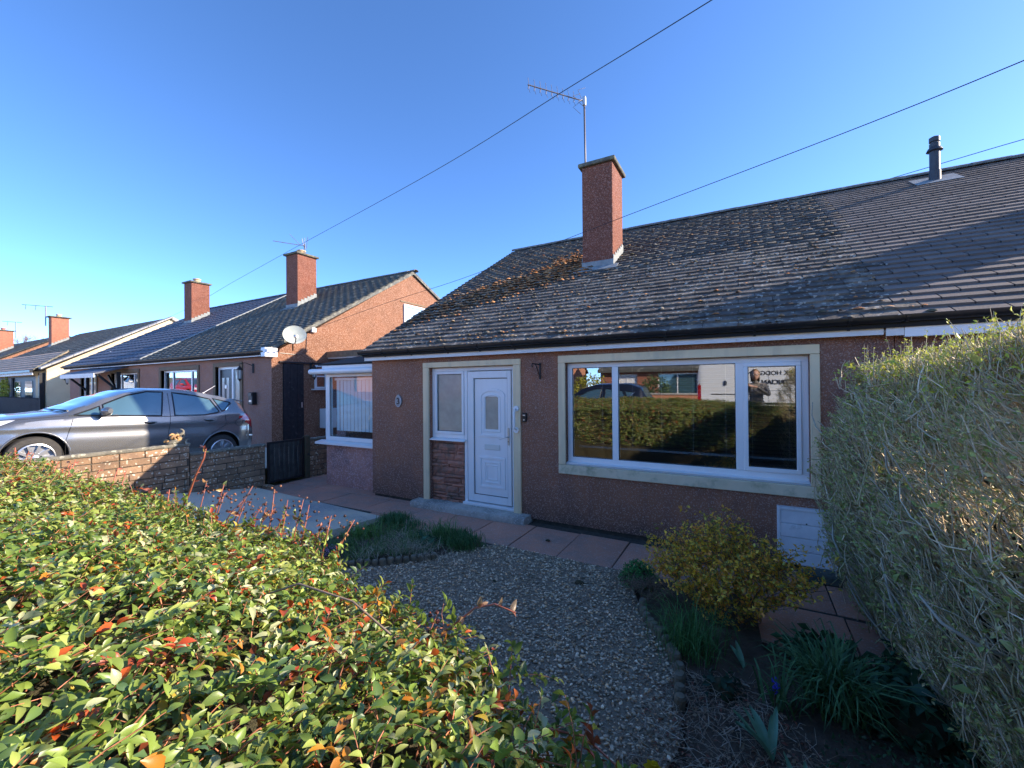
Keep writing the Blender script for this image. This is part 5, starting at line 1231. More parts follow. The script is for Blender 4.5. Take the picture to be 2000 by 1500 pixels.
for x in xs_:
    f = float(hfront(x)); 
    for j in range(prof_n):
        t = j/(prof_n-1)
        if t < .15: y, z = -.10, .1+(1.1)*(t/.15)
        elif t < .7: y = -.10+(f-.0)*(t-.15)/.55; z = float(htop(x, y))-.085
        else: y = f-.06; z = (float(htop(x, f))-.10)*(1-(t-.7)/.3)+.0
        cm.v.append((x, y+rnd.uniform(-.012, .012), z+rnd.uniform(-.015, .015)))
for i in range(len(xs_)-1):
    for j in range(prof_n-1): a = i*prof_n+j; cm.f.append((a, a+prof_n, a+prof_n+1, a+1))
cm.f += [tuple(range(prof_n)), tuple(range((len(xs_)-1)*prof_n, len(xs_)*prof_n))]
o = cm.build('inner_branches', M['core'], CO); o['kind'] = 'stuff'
def leaf_colours(n, base=None):
    pal = np.array([(.13, .20, .035), (.18, .25, .045), (.09, .15, .035), (.26, .31, .065), (.065, .12, .045), (.30, .34, .08), (.36, .38, .20)])
    c = pal[rng.choice(len(pal), n, p=[.22, .21, .14, .15, .10, .09, .09])]
    c = c*1.4; r = rng.random(n); red = np.array([(.58, .11, .02), (.45, .07, .02), (.60, .24, .03), (.28, .07, .03), (.60, .42, .06)])
    m_ = r < .085; c[m_] = red[rng.choice(5, m_.sum(), p=[.3, .2, .2, .15, .15])]
    return c*rng.uniform(.75, 1.25, (n, 1))
def shoots(nsh, x0, x1, ll, nleaf, L, faceshare=.3, lift=.5):
    P, Nn, face = hedge_points(nsh, x0, x1, faceshare)
    P = P - Nn*rng.uniform(.01, .07, (nsh, 1))
    az = rng.normal(.55, 1.5, nsh); t_ = np.stack([np.cos(az), np.sin(az), rng.normal(0, .25, nsh)], 1)
    t_ = t_ - Nn*(t_*Nn).sum(1, keepdims=True); t_ /= np.linalg.norm(t_, axis=1, keepdims=True)
    D = t_ + Nn*rng.uniform(.1, lift+.4, (nsh, 1)); D /= np.linalg.norm(D, axis=1, keepdims=True)
    Ls = L*rng.uniform(.6, 1.3, nsh); tip = P + D*Ls[:, None]
    T, X, Z, S_, C = [], [], [], [], []
    base = leaf_colours(nsh); side = np.cross(D, Nn); side /= np.linalg.norm(side, axis=1, keepdims=True)
    for k in range(nleaf):
        t = .18+.82*k/(nleaf-1); sg = 1 if k % 2 else -1
        spread = .85 if k < nleaf-1 else .1
        x_ = D*(.55) + side*sg*spread + Nn*rng.normal(.05, .28, (nsh, 1)) + rng.normal(0, .22, (nsh, 3))
        z_ = Nn*1.0 + rng.normal(0, .48, (nsh, 3)) + D*.25
        T.append(P + D*(Ls*t)[:, None]); X.append(x_); Z.append(z_); S_.append(ll*rng.uniform(.6, 1.25, nsh)*(1-.25*(t > .9)))
        own = leaf_colours(nsh); w = rng.random((nsh, 1)) < .6; C.append(np.where(w, base*rng.uniform(.85, 1.15, (nsh, 1)), own))
    return P, tip, np.concatenate(T), basis(np.concatenate(X), np.concatenate(Z)), np.concatenate(S_), np.concatenate(C)
P, tip, T, B, Sz, C = shoots(4700, -2.6, .16, .0228, 10, .09)
dist = np.linalg.norm(T-np.array(CAM), axis=1)
vis = np.array([visible(t, 20) for t in T]); key = np.where(vis, dist/Sz, 1e9); order = np.argsort(key)
near = order[:300]; rest = order[300:]
W3 = np.stack([np.ones(len(Sz)), rng.uniform(.8, 1.25, len(Sz)), np.ones(len(Sz))], 1)*Sz[:, None]
lm = []
for i in range(24):
    c = C[near[rng.integers(300)]]; V0, F0 = LEAF; me = npmesh('leaf', V0, np.concatenate([np.array(f) for f in F0]), [4]*len(F0), M['leaf'], np.tile(c, (len(V0), 1)), True); lm.append((c, me))
for i in near:
    c, me = min(lm, key=lambda q: float(np.abs(q[0]-C[i]).sum())); o = put(bpy.data.objects.new('leaf', me), CO, T[i])
    o.rotation_euler = Matrix(B[i].tolist()).to_euler(); o.scale = tuple(W3[i])
scatter('leaves', LEAF, T[rest], B[rest], W3[rest], C[rest], M['leaf'], CO, smooth=True)
st_c = np.array([(.62, .24, .13)])*rng.uniform(.5, 1.3, (len(P), 1))
twigs('young_stems', P-.02, tip, np.full(len(P), .0016), st_c, M['twig'], CO)
P, tip, T, B, Sz, C = shoots(4600, -7.7, -2.4, .026, 8, .095, .22)
W3 = np.stack([np.ones(len(Sz)), rng.uniform(.8, 1.2, len(Sz)), np.ones(len(Sz))], 1)*Sz[:, None]
scatter('leaves', LEAF3, T, B, W3, C, M['leaf'], CO, smooth=True)
twigs('young_stems', P-.02, tip+.01, np.full(len(P), .0018), np.array([(.66, .27, .15)])*rng.uniform(.5, 1.3, (len(P), 1)), M['twig'], CO)
# flat filler foliage just under the surface so that no gaps show the core
P, Nn, face = hedge_points(15000, -3.2, 1.05, .35); n_ = len(P)
scatter('leaves', LEAF3, P-Nn*rng.uniform(.005, .055, (n_, 1)), basis(rng.normal(size=(n_, 3)), Nn+rng.normal(0, .5, (n_, 3))), .024*rng.uniform(.7, 1.2, n_), leaf_colours(n_)*1.0, M['leaf'], CO, smooth=True)
P, Nn, face = hedge_points(9000, -7.7, -3.0, .45); n_ = len(P)
scatter('leaves', LEAF2, P-Nn*rng.uniform(.02, .07, (n_, 1)), basis(rng.normal(size=(n_, 3)), Nn+rng.normal(0, .5, (n_, 3))), .034*rng.uniform(.7, 1.2, n_), leaf_colours(n_)*1.0, M['leaf'], CO)
# long arching stems lying over the leaves
st = MB()
for pts in ([(-.92, .52, 1.35), (-.83, .56, 1.385), (-.70, .59, 1.365), (-.58, .60, 1.31), (-.52, .61, 1.27)], [(-.35, .60, 1.15), (-.32, .56, 1.24), (-.30, .54, 1.30)]):
    st.tube(pts, [.0022]*(len(pts)-1)+[.0014], 6)
st.build('old_stem', mat('grey_brown_bark', (.30, .22, .16), .8, (.2, .14, .1), 60), CO, smooth=True)
def sprig(pts, r, leaves, lab=None, berries=0, name='upright_shoot', cols=None):
    """a single shoot with a few separate leaves, part of the hedge"""
    s_ = MB().tube(pts, [r*(1-.5*i/(len(pts)-1)) for i in range(len(pts))], 6).build(name, M['redbark'], CO, smooth=True)
    pv = [Vector(p) for p in pts]; T = []; X = []; Z = []; S2 = []; C2 = []
    for k in range(leaves):
        t = rnd.uniform(.1, 1)*(len(pv)-1); i = min(int(t), len(pv)-2); p = pv[i].lerp(pv[i+1], t-i)
        T.append(tuple(p)); X.append((rnd.gauss(0, 1), rnd.gauss(0, 1), rnd.gauss(.3, .6))); Z.append((rnd.gauss(0, 1), rnd.gauss(-.6, 1), rnd.gauss(0, 1))); S2.append(rnd.uniform(.012, .028)); C2.append(rnd.choice(cols or [(.50, .16, .10), (.42, .20, .14), (.45, .30, .10), (.30, .08, .05), (.18, .22, .07)]))
    if leaves: scatter('shoot_leaves', LEAF, np.array(T), basis(np.array(X), np.array(Z)), np.array(S2), np.array(C2), M['leaf'], s_, smooth=True)
    if berries:
        T = []
        for k in range(berries):
            t = rnd.uniform(.5, 1)*(len(pv)-1); i = min(int(t), len(pv)-2); p = pv[i].lerp(pv[i+1], t-i); T.append(tuple(p+Vector((rnd.gauss(0, .02), rnd.gauss(0, .02), rnd.gauss(0, .015)))))
        bt = tmpl(MB().lathe([(.3, -1), (1, -.3), (1, .4), (.4, 1)], (0, 0, 0), 2, 5)); n_ = len(T)
        scatter('seed_heads', bt, np.array(T), rand_rot(n_), rng.uniform(.0025, .0055, n_), np.array([(.16, .05, .035), (.35, .16, .09), (.06, .03, .025)])[rng.integers(0, 3, n_)], M['leaf_d'], s_)
    return s_
sprig([(-2.23, .93, 1.24), (-2.17, .94, 1.33), (-2.12, .945, 1.42), (-2.06, .95, 1.50), (-2.045, .95, 1.54), (-2.09, .95, 1.552)], .0055, 11)
sprig([(-2.36, .93, 1.22), (-2.35, .94, 1.33)], .004, 4); sprig([(-4.7, .93, 1.25), (-4.68, .93, 1.38)], .007, 8); sprig([(-1.95, .93, 1.24), (-1.90, .95, 1.40)], .003, 5)
for k in range(16):
    x = -2.0+.055*k+rnd.uniform(-.02, .02); h = rnd.uniform(.06, .15); a = rnd.uniform(-.05, .09); sprig([(x, .90, 1.24), (x+a*.5, .93, 1.27+h*.5), (x+a, .95, 1.27+h)], .0024, 4, berries=10, cols=[(.42, .22, .08), (.30, .09, .05), (.50, .30, .12)])
for k in range(26):
    x = rnd.uniform(-7.5, -2.3); h = rnd.uniform(.03, .10); sprig([(x, .86, 1.26), (x+rnd.uniform(-.04, .04), .90, 1.30+h)], .004, 6)
sprig([(-.66, .70, 1.20), (-.57, .74, 1.27), (-.51, .75, 1.325), (-.46, .75, 1.345), (-.41, .75, 1.34)], .0028, 12, cols=[(.45, .18, .10), (.38, .26, .14), (.5, .3, .16)]); sprig([(-.62, .68, 1.2), (-.60, .74, 1.30)], .0018, 2, berries=9); sprig([(-.45, .66, 1.18), (-.44, .70, 1.27)], .0018, 3, berries=6)
sprig([(-.30, .60, 1.26), (-.22, .62, 1.26), (-.16, .63, 1.22), (-.11, .64, 1.18)], .002, 6, cols=[(.10, .17, .10), (.12, .2, .12)])
sprig([(-.38, .58, 1.28), (-.33, .60, 1.29)], .002, 5, cols=[(.55, .16, .05)])

# privet hedge on the right, between the gardens
def pvx(y): return .66 + .105*(4.6-np.clip(y, 1.5, 5)) - .30*smooth(1.15, .3, y)
def pvtop(y): return 1.95 + .17*smooth(3.4, 1.9, y) - .30*smooth(4.2, 4.75, y)
PV = thing('privet_hedge', (1.3, 2.5, 0), 'tall twiggy privet hedge with small olive leaves at the right', 'hedge')
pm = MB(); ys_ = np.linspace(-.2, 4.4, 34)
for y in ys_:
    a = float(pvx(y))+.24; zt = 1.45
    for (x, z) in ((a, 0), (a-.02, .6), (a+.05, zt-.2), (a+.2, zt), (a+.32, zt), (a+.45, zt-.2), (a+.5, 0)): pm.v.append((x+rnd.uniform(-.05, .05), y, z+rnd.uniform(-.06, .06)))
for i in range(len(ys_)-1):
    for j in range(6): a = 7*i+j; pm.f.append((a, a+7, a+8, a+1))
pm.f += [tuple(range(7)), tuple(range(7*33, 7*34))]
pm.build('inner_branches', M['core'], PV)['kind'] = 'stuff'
def privet_pts(n, y0, y1, deep=.08):
    """points near the clipped outline: face, top and rounded shoulders"""
    y = rng.uniform(y0, y1, n); t = rng.random(n); w = .62
    xf = pvx(y); zt = pvtop(y)
    # section outline from the foot of the near face (t=0) over the shoulder to the far side (t=1)
    a = t*1.0; face = a < .62; top = ~face
    z = np.where(face, zt*(a/.62), zt); x = np.where(face, xf, xf+(a-.62)/.38*w)
    bulge = -.10*np.sin(np.clip(z/zt, 0, 1)*np.pi*.9)
    rnd_ = np.clip((z-(zt-.55))/.55, 0, 1); x = x+np.where(face, bulge+.26*rnd_**2, .09); 
    z = np.where(top, zt-.0-.16*np.clip(1-(x-xf)/.30, 0, 1)**2, z-.04*rnd_)
    x = np.where(face, x+.10*(z < .35)*(1-z/.35), x)
    nrm = np.stack([np.where(top, -.25, -1.0), np.zeros(n), np.where(top, 1.0, .1+.9*rnd_)], 1)
    e = y > y1-.22*(y1 > 4.5)
    k = (y1 > 4.5) & (rng.random(n) < .14)
    y = np.where(k, 4.66-.10*rng.random(n)-.22*rnd_**2, y); x = np.where(k, xf+rng.uniform(0, .9, n), x); nrm[k] = (0, 1, .2)
    nrm /= np.linalg.norm(nrm, axis=1, keepdims=True)
    lump = .035*vnoise(y*2.2, z*2.5+x)
    P = np.stack([x, y, z], 1)+nrm*(lump-np.abs(rng.normal(0, deep, n))*1.0)[:, None]
    return P, nrm, P[:, 2]
def privet(n, y0, y1, L, r, deep=.08):
    P, nn, zz = privet_pts(n, y0, y1, deep)
    D = nn*rng.uniform(.10, .50, (n, 1)) + np.stack([rng.normal(-.14, .24, n), rng.normal(.18, .34, n), rng.normal(.60, .26, n)], 1)
    odd = rng.random(n) < (.15 if r < .003 else 0); D[odd] = D[odd]*.3+rng.normal(0, .6, (odd.sum(), 3))
    D /= np.linalg.norm(D, axis=1, keepdims=True); Ls = L*rng.uniform(.5, 1.5, n)
    a = P - D*Ls[:, None]*.75; b = P + D*Ls[:, None]*.25
    col = np.array([(.76, .58, .34), (.88, .70, .45), (.54, .40, .22), (.95, .80, .55), (.50, .46, .22), (.62, .54, .27)])[rng.integers(0, 6, n)]*rng.uniform(.7, 1.2, (n, 1))
    twigs('twigs', a, b, r*rng.uniform(.6, 1.6, n), col, M['twig'], PV, seg=4, bend=.11)
    # short forks leaving each twig
    m_ = n; i = rng.integers(0, n, m_); t = rng.uniform(.3, .9, (m_, 1)); q = a[i]*(1-t)+b[i]*t; d2 = D[i]+rng.normal(0, .42, (m_, 3)); d2 /= np.linalg.norm(d2, axis=1, keepdims=True)
    b2 = q+d2*(Ls[i]*rng.uniform(.2, .45, m_))[:, None]; twigs('side_twigs', q, b2, r*rng.uniform(.4, .8, m_), col[i], M['twig'], PV, seg=2, bend=.05)
    return a, b, q, b2
def leaves_on(a, b, n, s0, s1):
    """small leaves in pairs along the twigs"""
    i = rng.integers(0, len(a), n); t = rng.uniform(.35, 1.02, (n, 1)); P = a[i]*(1-t)+b[i]*t + rng.normal(0, .004, (n, 3))
    hi = smooth(1.55, 2.0, P[:, 2])+rng.normal(0, .15, n); D = (b-a)[i]; D /= np.linalg.norm(D, axis=1, keepdims=True)
    up_c = np.array([(.60, .62, .08), (.48, .54, .08), (.66, .62, .15)])[rng.integers(0, 3, n)]; lo_c = np.array([(.46, .50, .14), (.34, .42, .11), (.56, .55, .20), (.60, .52, .24)])[rng.integers(0, 4, n)]
    c = np.where((hi > .5)[:, None], up_c, lo_c)*rng.uniform(.7, 1.25, (n, 1))
    big = np.where(rng.random(n) < .012, 2.4, 1)
    scatter('leaves', LEAF3, P, basis(D*.7+rng.normal(0, .75, (n, 3)), rng.normal(0, .7, (n, 3))+np.array([-.5, -.3, .8])), rng.uniform(s0, s1, n)*big, c, M['leaf_d'], PV, smooth=True)
a, b, q, b2 = privet(3900, 2.9, 4.65, .23, .0042); leaves_on(a, b, 8500, .017, .033); leaves_on(q, b2, 9500, .017, .033)
a, b, q, b2 = privet(4200, 1.25, 3.0, .24, .0036); leaves_on(a, b, 7000, .015, .030); leaves_on(q, b2, 8000, .015, .030)
privet(900, 1.2, 4.5, .32, .0050, .13); 
a, b, q, b2 = privet(1500, -.2, 1.3, .22, .003); leaves_on(a, b, 3000, .015, .03)
# stout old stems showing inside
n = 150; y = rng.uniform(1.2, 4.5, n); x = pvx(y)+rng.uniform(.05, .30, n); A = np.stack([x, y, rng.uniform(.0, 1.2, n)], 1); Bq = A+np.stack([rng.normal(-.08, .12, n), rng.normal(.12, .2, n), rng.uniform(.3, .6, n)], 1)
twigs('old_stems', A, Bq, rng.uniform(.006, .013, n), np.tile([[.50, .45, .34]], (n, 1)), M['twig'], PV, seg=5, n=6, bend=.10, taper=.5)
# taller shoots breaking the hedge top
n = 420; y = rng.uniform(1.3, 4.3, n); x = pvx(y)+rng.uniform(.1, .95, n); z = pvtop(y); hh = rng.uniform(.05, .17, n)*(1+.9*(y < 2.6)); a = np.stack([x, y, z-.15], 1); b = a+np.stack([rng.normal(0, .03, n), rng.normal(0, .03, n), .15+hh], 1)
twigs('top_shoots', a, b, rng.uniform(.0014, .0028, n), np.tile([[.66, .60, .42]], (n, 1)), M['twig'], PV)
n2 = n*9; i = rng.integers(0, n, n2); t = rng.uniform(.4, 1, (n2, 1)); Pq = a[i]*(1-t)+b[i]*t
scatter('leaves', LEAF3, Pq, basis(rng.normal(size=(n2, 3))+np.array([0, 0, .6]), rng.normal(size=(n2, 3))), rng.uniform(.012, .024, n2), np.array([(.55, .58, .08), (.38, .46, .08), (.62, .60, .14)])[rng.integers(0, 3, n2)], M['leaf_d'], PV, smooth=True)

# small shrub, mounds, clumps
def stemmy(name, lab, cat, c, rx, ry, h, nst, leafn, lsz, cols, z0=.0, tw=(.20, .14, .09), grp=None, low=.25):
    t = thing(name, (c[0], c[1], z0), lab, cat, grp); a = []; b = []
    for k in range(nst):
        an = rnd.uniform(0, 6.28); q = rnd.random()**.5; top_ = Vector((c[0]+rx*q*math.cos(an), c[1]+ry*q*math.sin(an), z0+h*(1-.45*q*q)*rnd.uniform(.75, 1.05)))
        base = Vector((c[0]+rx*.2*math.cos(an), c[1]+ry*.2*math.sin(an), z0)); mid = base.lerp(top_, .5)+Vector((0, 0, .08*h)); a += [base, mid]; b += [mid, top_]
        for _ in range(3): s_ = mid.lerp(top_, rnd.random()); a.append(s_); b.append(s_+Vector((rnd.gauss(0, .12)*rx*2, rnd.gauss(0, .12)*ry*2, rnd.uniform(.02, .16)*h*1.3)))
    A, B_ = np.array([tuple(v) for v in a]), np.array([tuple(v) for v in b]); n = len(A)
    twigs('stems', A, B_, rng.uniform(.0015, .0035, n), np.tile([tw], (n, 1)), M['twig'], t)
    i = rng.integers(0, n, leafn); u = rng.random((leafn, 1)); P = A[i]*(1-u)+B_[i]*u; P = P[P[:, 2] > z0+h*low*rng.random(len(P))]; m_ = len(P)
    P = P+rng.normal(0, .012, (m_, 3)); cc = np.array(cols)[rng.integers(0, len(cols), m_)]; zz = (P[:, 2]-z0)/h
    scatter('leaves', LEAF3, P, rand_rot(m_), lsz*rng.uniform(.6, 1.3, m_), cc*rng.uniform(.7, 1.2, (m_, 1)), M['leaf_d'], t, smooth=True)
    return t
stemmy('flowering_shrub', 'loose shrub with small yellow bronze leaves in front of the white box', 'shrub', (-.13, 3.55), .60, .44, .78, 110, 9500, .030, [(1.0, .62, .05), (.90, .62, .08), (1.0, .52, .08), (.62, .50, .08), (.34, .34, .07), (.85, .38, .08)], low=.3)
BL = tmpl(MB().add([(0, -.5, 0), (0, .5, 0), (.16, -.5, .38), (.16, .5, .38), (.40, -.38, .70), (.40, .38, .70), (.72, -.2, .80), (.72, .2, .80), (1.0, 0, .62)], [(0, 2, 3, 1), (2, 4, 5, 3), (4, 6, 7, 5), (6, 8, 7)]))
BLU = tmpl(MB().add([(0, -.5, 0), (0, .5, 0), (.05, -.5, .38), (.05, .5, .38), (.14, -.38, .72), (.14, .38, .72), (.30, 0, 1.0)], [(0, 2, 3, 1), (2, 4, 5, 3), (4, 6, 5)]))
def blades(name, lab, cat, pts, n, L, w, cols, up=.5, parent=None, z=0, spread=.03, grp=None, kind='stuff', tm=None):
    """tuft(s) of arching blades rooted round pts"""
    pts = np.array(pts, float)
    t = parent or thing(name, tuple(pts.mean(0)[:2])+(z,), lab, cat, grp)
    i = rng.integers(0, len(pts), n); P = pts[i, :2]+rng.normal(0, spread, (n, 2)); T = np.concatenate([P, np.full((n, 1), z)], 1)
    if pts.shape[1] == 3: T[:, 2] = pts[i, 2]
    Ln = L*rng.uniform(.5, 1.25, n); B = rot_z(rng.uniform(0, 6.28, n)); sc = np.stack([Ln*rng.uniform(.3, 1.2, n), w*rng.uniform(.7, 1.3, n), Ln*rng.uniform(.5, 1.1, n)*up*2], 1)
    c = np.array(cols)[rng.integers(0, len(cols), n)]*rng.uniform(.65, 1.25, (n, 1))
    o = scatter('blades', tm or BL, T, B, sc, c, M['grass'], t, smooth=True); return t
def inpoly_pts(poly, n):
    P = []; xs = [p[0] for p in poly]; ys = [p[1] for p in poly]
    while len(P) < n:
        p = (rnd.uniform(min(xs), max(xs)), rnd.uniform(min(ys), max(ys)))
        if in_poly(p, poly): P.append(p)
    return P
GR = [(.12, .25, .05), (.09, .19, .05), (.17, .29, .08), (.06, .15, .05)]; STRAW = [(.55, .48, .33), (.44, .38, .27), (.66, .58, .42), (.34, .28, .20)]
bed = [(-4.15, 3.05), (-4.22, 4.05), (-3.9, 4.08), (-2.62, 4.06), (-2.5, 3.85), (-2.95, 3.35), (-3.45, 2.98), (-3.9, 2.8)]
mbm = MB(); ctr = (-3.4, 3.55)
ring = [bed[i] for i in range(len(bed))]; mbm.v = [(p[0], p[1], -.02) for p in ring]+[((p[0]+ctr[0])/2, (p[1]+ctr[1])/2, .05) for p in ring]+[(ctr[0], ctr[1], .07)]
L_ = len(ring); mbm.f = [(i, (i+1) % L_, L_+(i+1) % L_, L_+i) for i in range(L_)]+[(L_+i, L_+(i+1) % L_, 2*L_) for i in range(L_)]
tag(mbm.build('flower_bed', M['soil']), kind='structure')
hb_ = lambda p: .015+.06*max(0, 1-math.hypot(p[0]-ctr[0], (p[1]-ctr[1])*1.2)/.8)
sub = lambda k: [(*p, hb_(p)) for p in inpoly_pts(bed, k)]
BT = 'grass tufts and mounds in the left flower bed'
blades('grass', 'mixed green and straw coloured grass filling the left flower bed', 'grass', sub(120), 5200, .10, .004, GR, .45, spread=.04)['kind'] = 'stuff'
blades('dry_grass', 'pale dead grass lying over the left flower bed', 'grass', [(-3.3+rnd.gauss(0, .28), 3.45+rnd.gauss(0, .2), .05) for _ in range(60)], 1500, .20, .003, STRAW, .22, spread=.05)['kind'] = 'stuff'
blades('grass_tuft', 'fresh green upright tuft at the bed edge nearest the driveway', 'grass tuft', [(-3.95, 3.5, .04)]*3, 260, .20, .005, [(.14, .30, .06), (.18, .36, .08)], .5, spread=.10, grp=BT)
blades('grass_tuft', 'green strappy tuft in the middle of the left flower bed', 'grass tuft', [(-3.05, 3.85, .06)]*3, 240, .19, .006, [(.09, .22, .06), (.14, .28, .08)], .55, spread=.07, grp=BT)
blades('grass_tuft', 'dark green mound at the path end of the left flower bed', 'grass tuft', [(-2.85+rnd.gauss(0, .1), 3.9+rnd.gauss(0, .07), .06) for _ in range(9)], 1500, .07, .006, [(.06, .17, .05), (.09, .21, .07)], .7, spread=.06, grp=BT)
blades('grass_tuft', 'rounded dark green mound beside the concrete at the back of the left bed', 'grass tuft', [(-3.85+rnd.gauss(0, .12), 4.0+rnd.gauss(0, .05), .08) for _ in range(9)], 1500, .08, .005, [(.07, .18, .06), (.10, .23, .08)], .7, spread=.06, grp=BT)
def blob(name, lab, cat, c, r, h, n, lsz, cols, grp=None, tm=LEAF3):
    t = thing(name, (*c, 0), lab, cat, grp); u = rng.normal(size=(n, 3)); u /= np.linalg.norm(u, axis=1, keepdims=True); u[:, 2] = np.abs(u[:, 2]); u *= rng.uniform(.7, 1.05, (n, 1))
    T = np.array([c[0], c[1], .02])+u*np.array([r, r, h]); cc = np.array(cols)[rng.integers(0, len(cols), n)]*rng.uniform(.6, 1.25, (n, 1))
    scatter('leaves', tm, T, basis(rng.normal(size=(n, 3)), u+rng.normal(0, .35, (n, 3))), lsz*rng.uniform(.6, 1.3, n), cc, M['leaf_d'], t, smooth=True)
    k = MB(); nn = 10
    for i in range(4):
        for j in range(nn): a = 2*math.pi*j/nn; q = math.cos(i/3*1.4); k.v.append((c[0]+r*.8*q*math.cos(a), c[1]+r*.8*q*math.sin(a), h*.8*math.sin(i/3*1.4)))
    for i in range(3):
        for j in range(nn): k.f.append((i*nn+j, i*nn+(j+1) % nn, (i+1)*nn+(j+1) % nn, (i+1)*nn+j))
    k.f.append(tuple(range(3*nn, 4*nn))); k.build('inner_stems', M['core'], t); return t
cl = blob('cushion_plant', 'bright green crumpled leafy mound at the right corner of the gravel', 'plant', (-.85, 3.88), .17, .19, 1500, .022, [(.07, .30, .07), (.10, .38, .09), (.05, .22, .06)])
blades('dry_grass', 'brown dead stems drooping below the green cushion plant', 'grass', [(-.72+rnd.gauss(0, .12), 3.66+rnd.gauss(0, .1), .10) for _ in range(30)], 700, .20, .003, [(.22, .15, .09), (.16, .11, .07), (.30, .22, .14)], .15, spread=.03)['kind'] = 'stuff'
pf_ = blob('purple_flowers', 'low cluster of small lilac flowers at the left end of the bed', 'flowers', (-3.85, 2.98), .14, .10, 700, .014, [(.42, .28, .52), (.30, .18, .42), (.50, .38, .55), (.05, .10, .04), (.06, .12, .05)])
blob('leafy_plant', 'blue green floppy leaved plant in the middle of the left bed', 'plant', (-3.1, 3.62), .11, .12, 60, .09, [(.08, .20, .11), (.10, .24, .13)])
# right hand border
rb = [(-.95, 4.03), (-.68, 3.4), (-.42, 2.95), (-.30, 2.6), (-.25, 2.1), (-.4, 1.4), (-.3, .6), (1.0, .6), (.95, 2.2), (.10, 3.3), (.05, 4.03)]
mb = MB(); mb.add([(p[0], p[1], .012) for p in rb], [tuple(range(len(rb)))]); tag(mb.build('flower_bed', M['soil']), kind='structure')
DG = [(.05, .14, .05), (.08, .20, .06), (.10, .23, .09)]
blades('grass_clump', 'large dark strappy clump of arching leaves beside the privet hedge', 'plant', [(.42, 2.85, .02)]*4, 420, .36, .013, DG, .48, spread=.05)
blades('grass_clump', 'fine dark green grass clump behind the log edging', 'plant', [(-.33, 3.05, .02)]*4, 420, .30, .004, [(.07, .20, .05), (.10, .27, .07)], .6, spread=.09)
blades('bulb_leaves', 'small clump of bulb leaves with a blue flower beside the strappy clump', 'plant', [(.17, 2.75, .02)]*3, 40, .22, .012, DG, .7, spread=.04)
hy = thing('hyacinth', (.13, 2.62, 0), 'single small deep blue hyacinth flower in the dark border', 'flower')
MB().tube([(.13, 2.62, 0), (.13, 2.62, .20)], .004, 5).build('stem', M['core'], hy)
n = 40; T = np.stack([.13+rng.normal(0, .009, n), 2.62+rng.normal(0, .009, n), rng.uniform(.17, .235, n)], 1); scatter('petals', LEAF2, T, rand_rot(n), rng.uniform(.012, .02, n), np.tile([(.05, .06, .55)], (n, 1)), M['leaf_d'], hy)
TU = 'tulip clumps with broad blue green leaves'
def tulip(x, y, L, k, lab, lean):
    t = thing('tulip_plant', (x, y, 0), lab, 'plant', TU)
    for j in range(k):
        a = lean+rnd.gauss(0, .55); LL = L*rnd.uniform(.75, 1.15); mb = MB(); n = 8
        for i in range(n+1):
            u = i/n; w = .017*math.sin(math.pi*min(1, u*.86+.12))**.7 if u < 1 else .001; r = LL*(.75*u**1.3); z = LL*(u*.95-.5*u*u*(j % 3)*.45); c_, s__ = math.cos(a), math.sin(a)
            for q in (-1, 0, 1): mb.v.append((x+r*c_-q*w*s__, y+r*s__+q*w*c_, .01+z+(.014 if q else 0)))
        for i in range(n):
            for q in (0, 1): b = 3*i+q; mb.f.append((b, b+3, b+4, b+1))
        mb.build('leaf', TULM, t, smooth=True)
TULM = mat('blue_green_leaf', (.20, .42, .27), .45, (.15, .33, .20), 20, transl=.2)
tulip(.10, 2.33, .22, 8, 'tulip clump with broad leaves leaning left in front of the strappy clump', 2.6); tulip(.22, 2.02, .20, 5, 'tulip leaves nearest the bottom edge at the right', 1.2); tulip(-.02, 3.02, .11, 3, 'small broad leaves below the yellow bronze shrub', 1.8); tulip(-.32, 1.55, .25, 6, 'broad dark leaves at the tip of the cotoneaster hedge', 2.2)
df_ = thing('daffodil', (-.34, 1.80, 0), 'single yellow daffodil at the bottom edge of the border', 'flower')
fc = Vector((-.335, 1.78, .235)); MB().tube([(-.34, 1.80, 0), (-.34, 1.80, .2), fc], .004, 5).build('stem', M['core'], df_)
yl = mat('daffodil_yellow', (.85, .68, .03), .5, transl=.3)
for k in range(6):
    a = 2*math.pi*k/6+.2; mb = MB(); d_ = Vector((math.cos(a), -.25, math.sin(a)*.8+.35)).normalized(); sd_ = d_.cross(Vector((0, 1, 0))).normalized()
    for (u, w) in ((0, .004), (.35, .013), (.7, .012), (1, .001)):
        for q in (-1, 1): mb.v.append(tuple(fc+d_*u*.045+sd_*q*w))
    mb.f = [(0, 2, 3, 1), (2, 4, 5, 3), (4, 6, 7, 5)]; mb.build('petal', yl, df_, smooth=True)
MB().lathe([(.006, 0), (.010, .012), (.014, .022), (.012, .023), (.008, .010)], tuple(fc), 2, 10).build('trumpet', yl, df_)
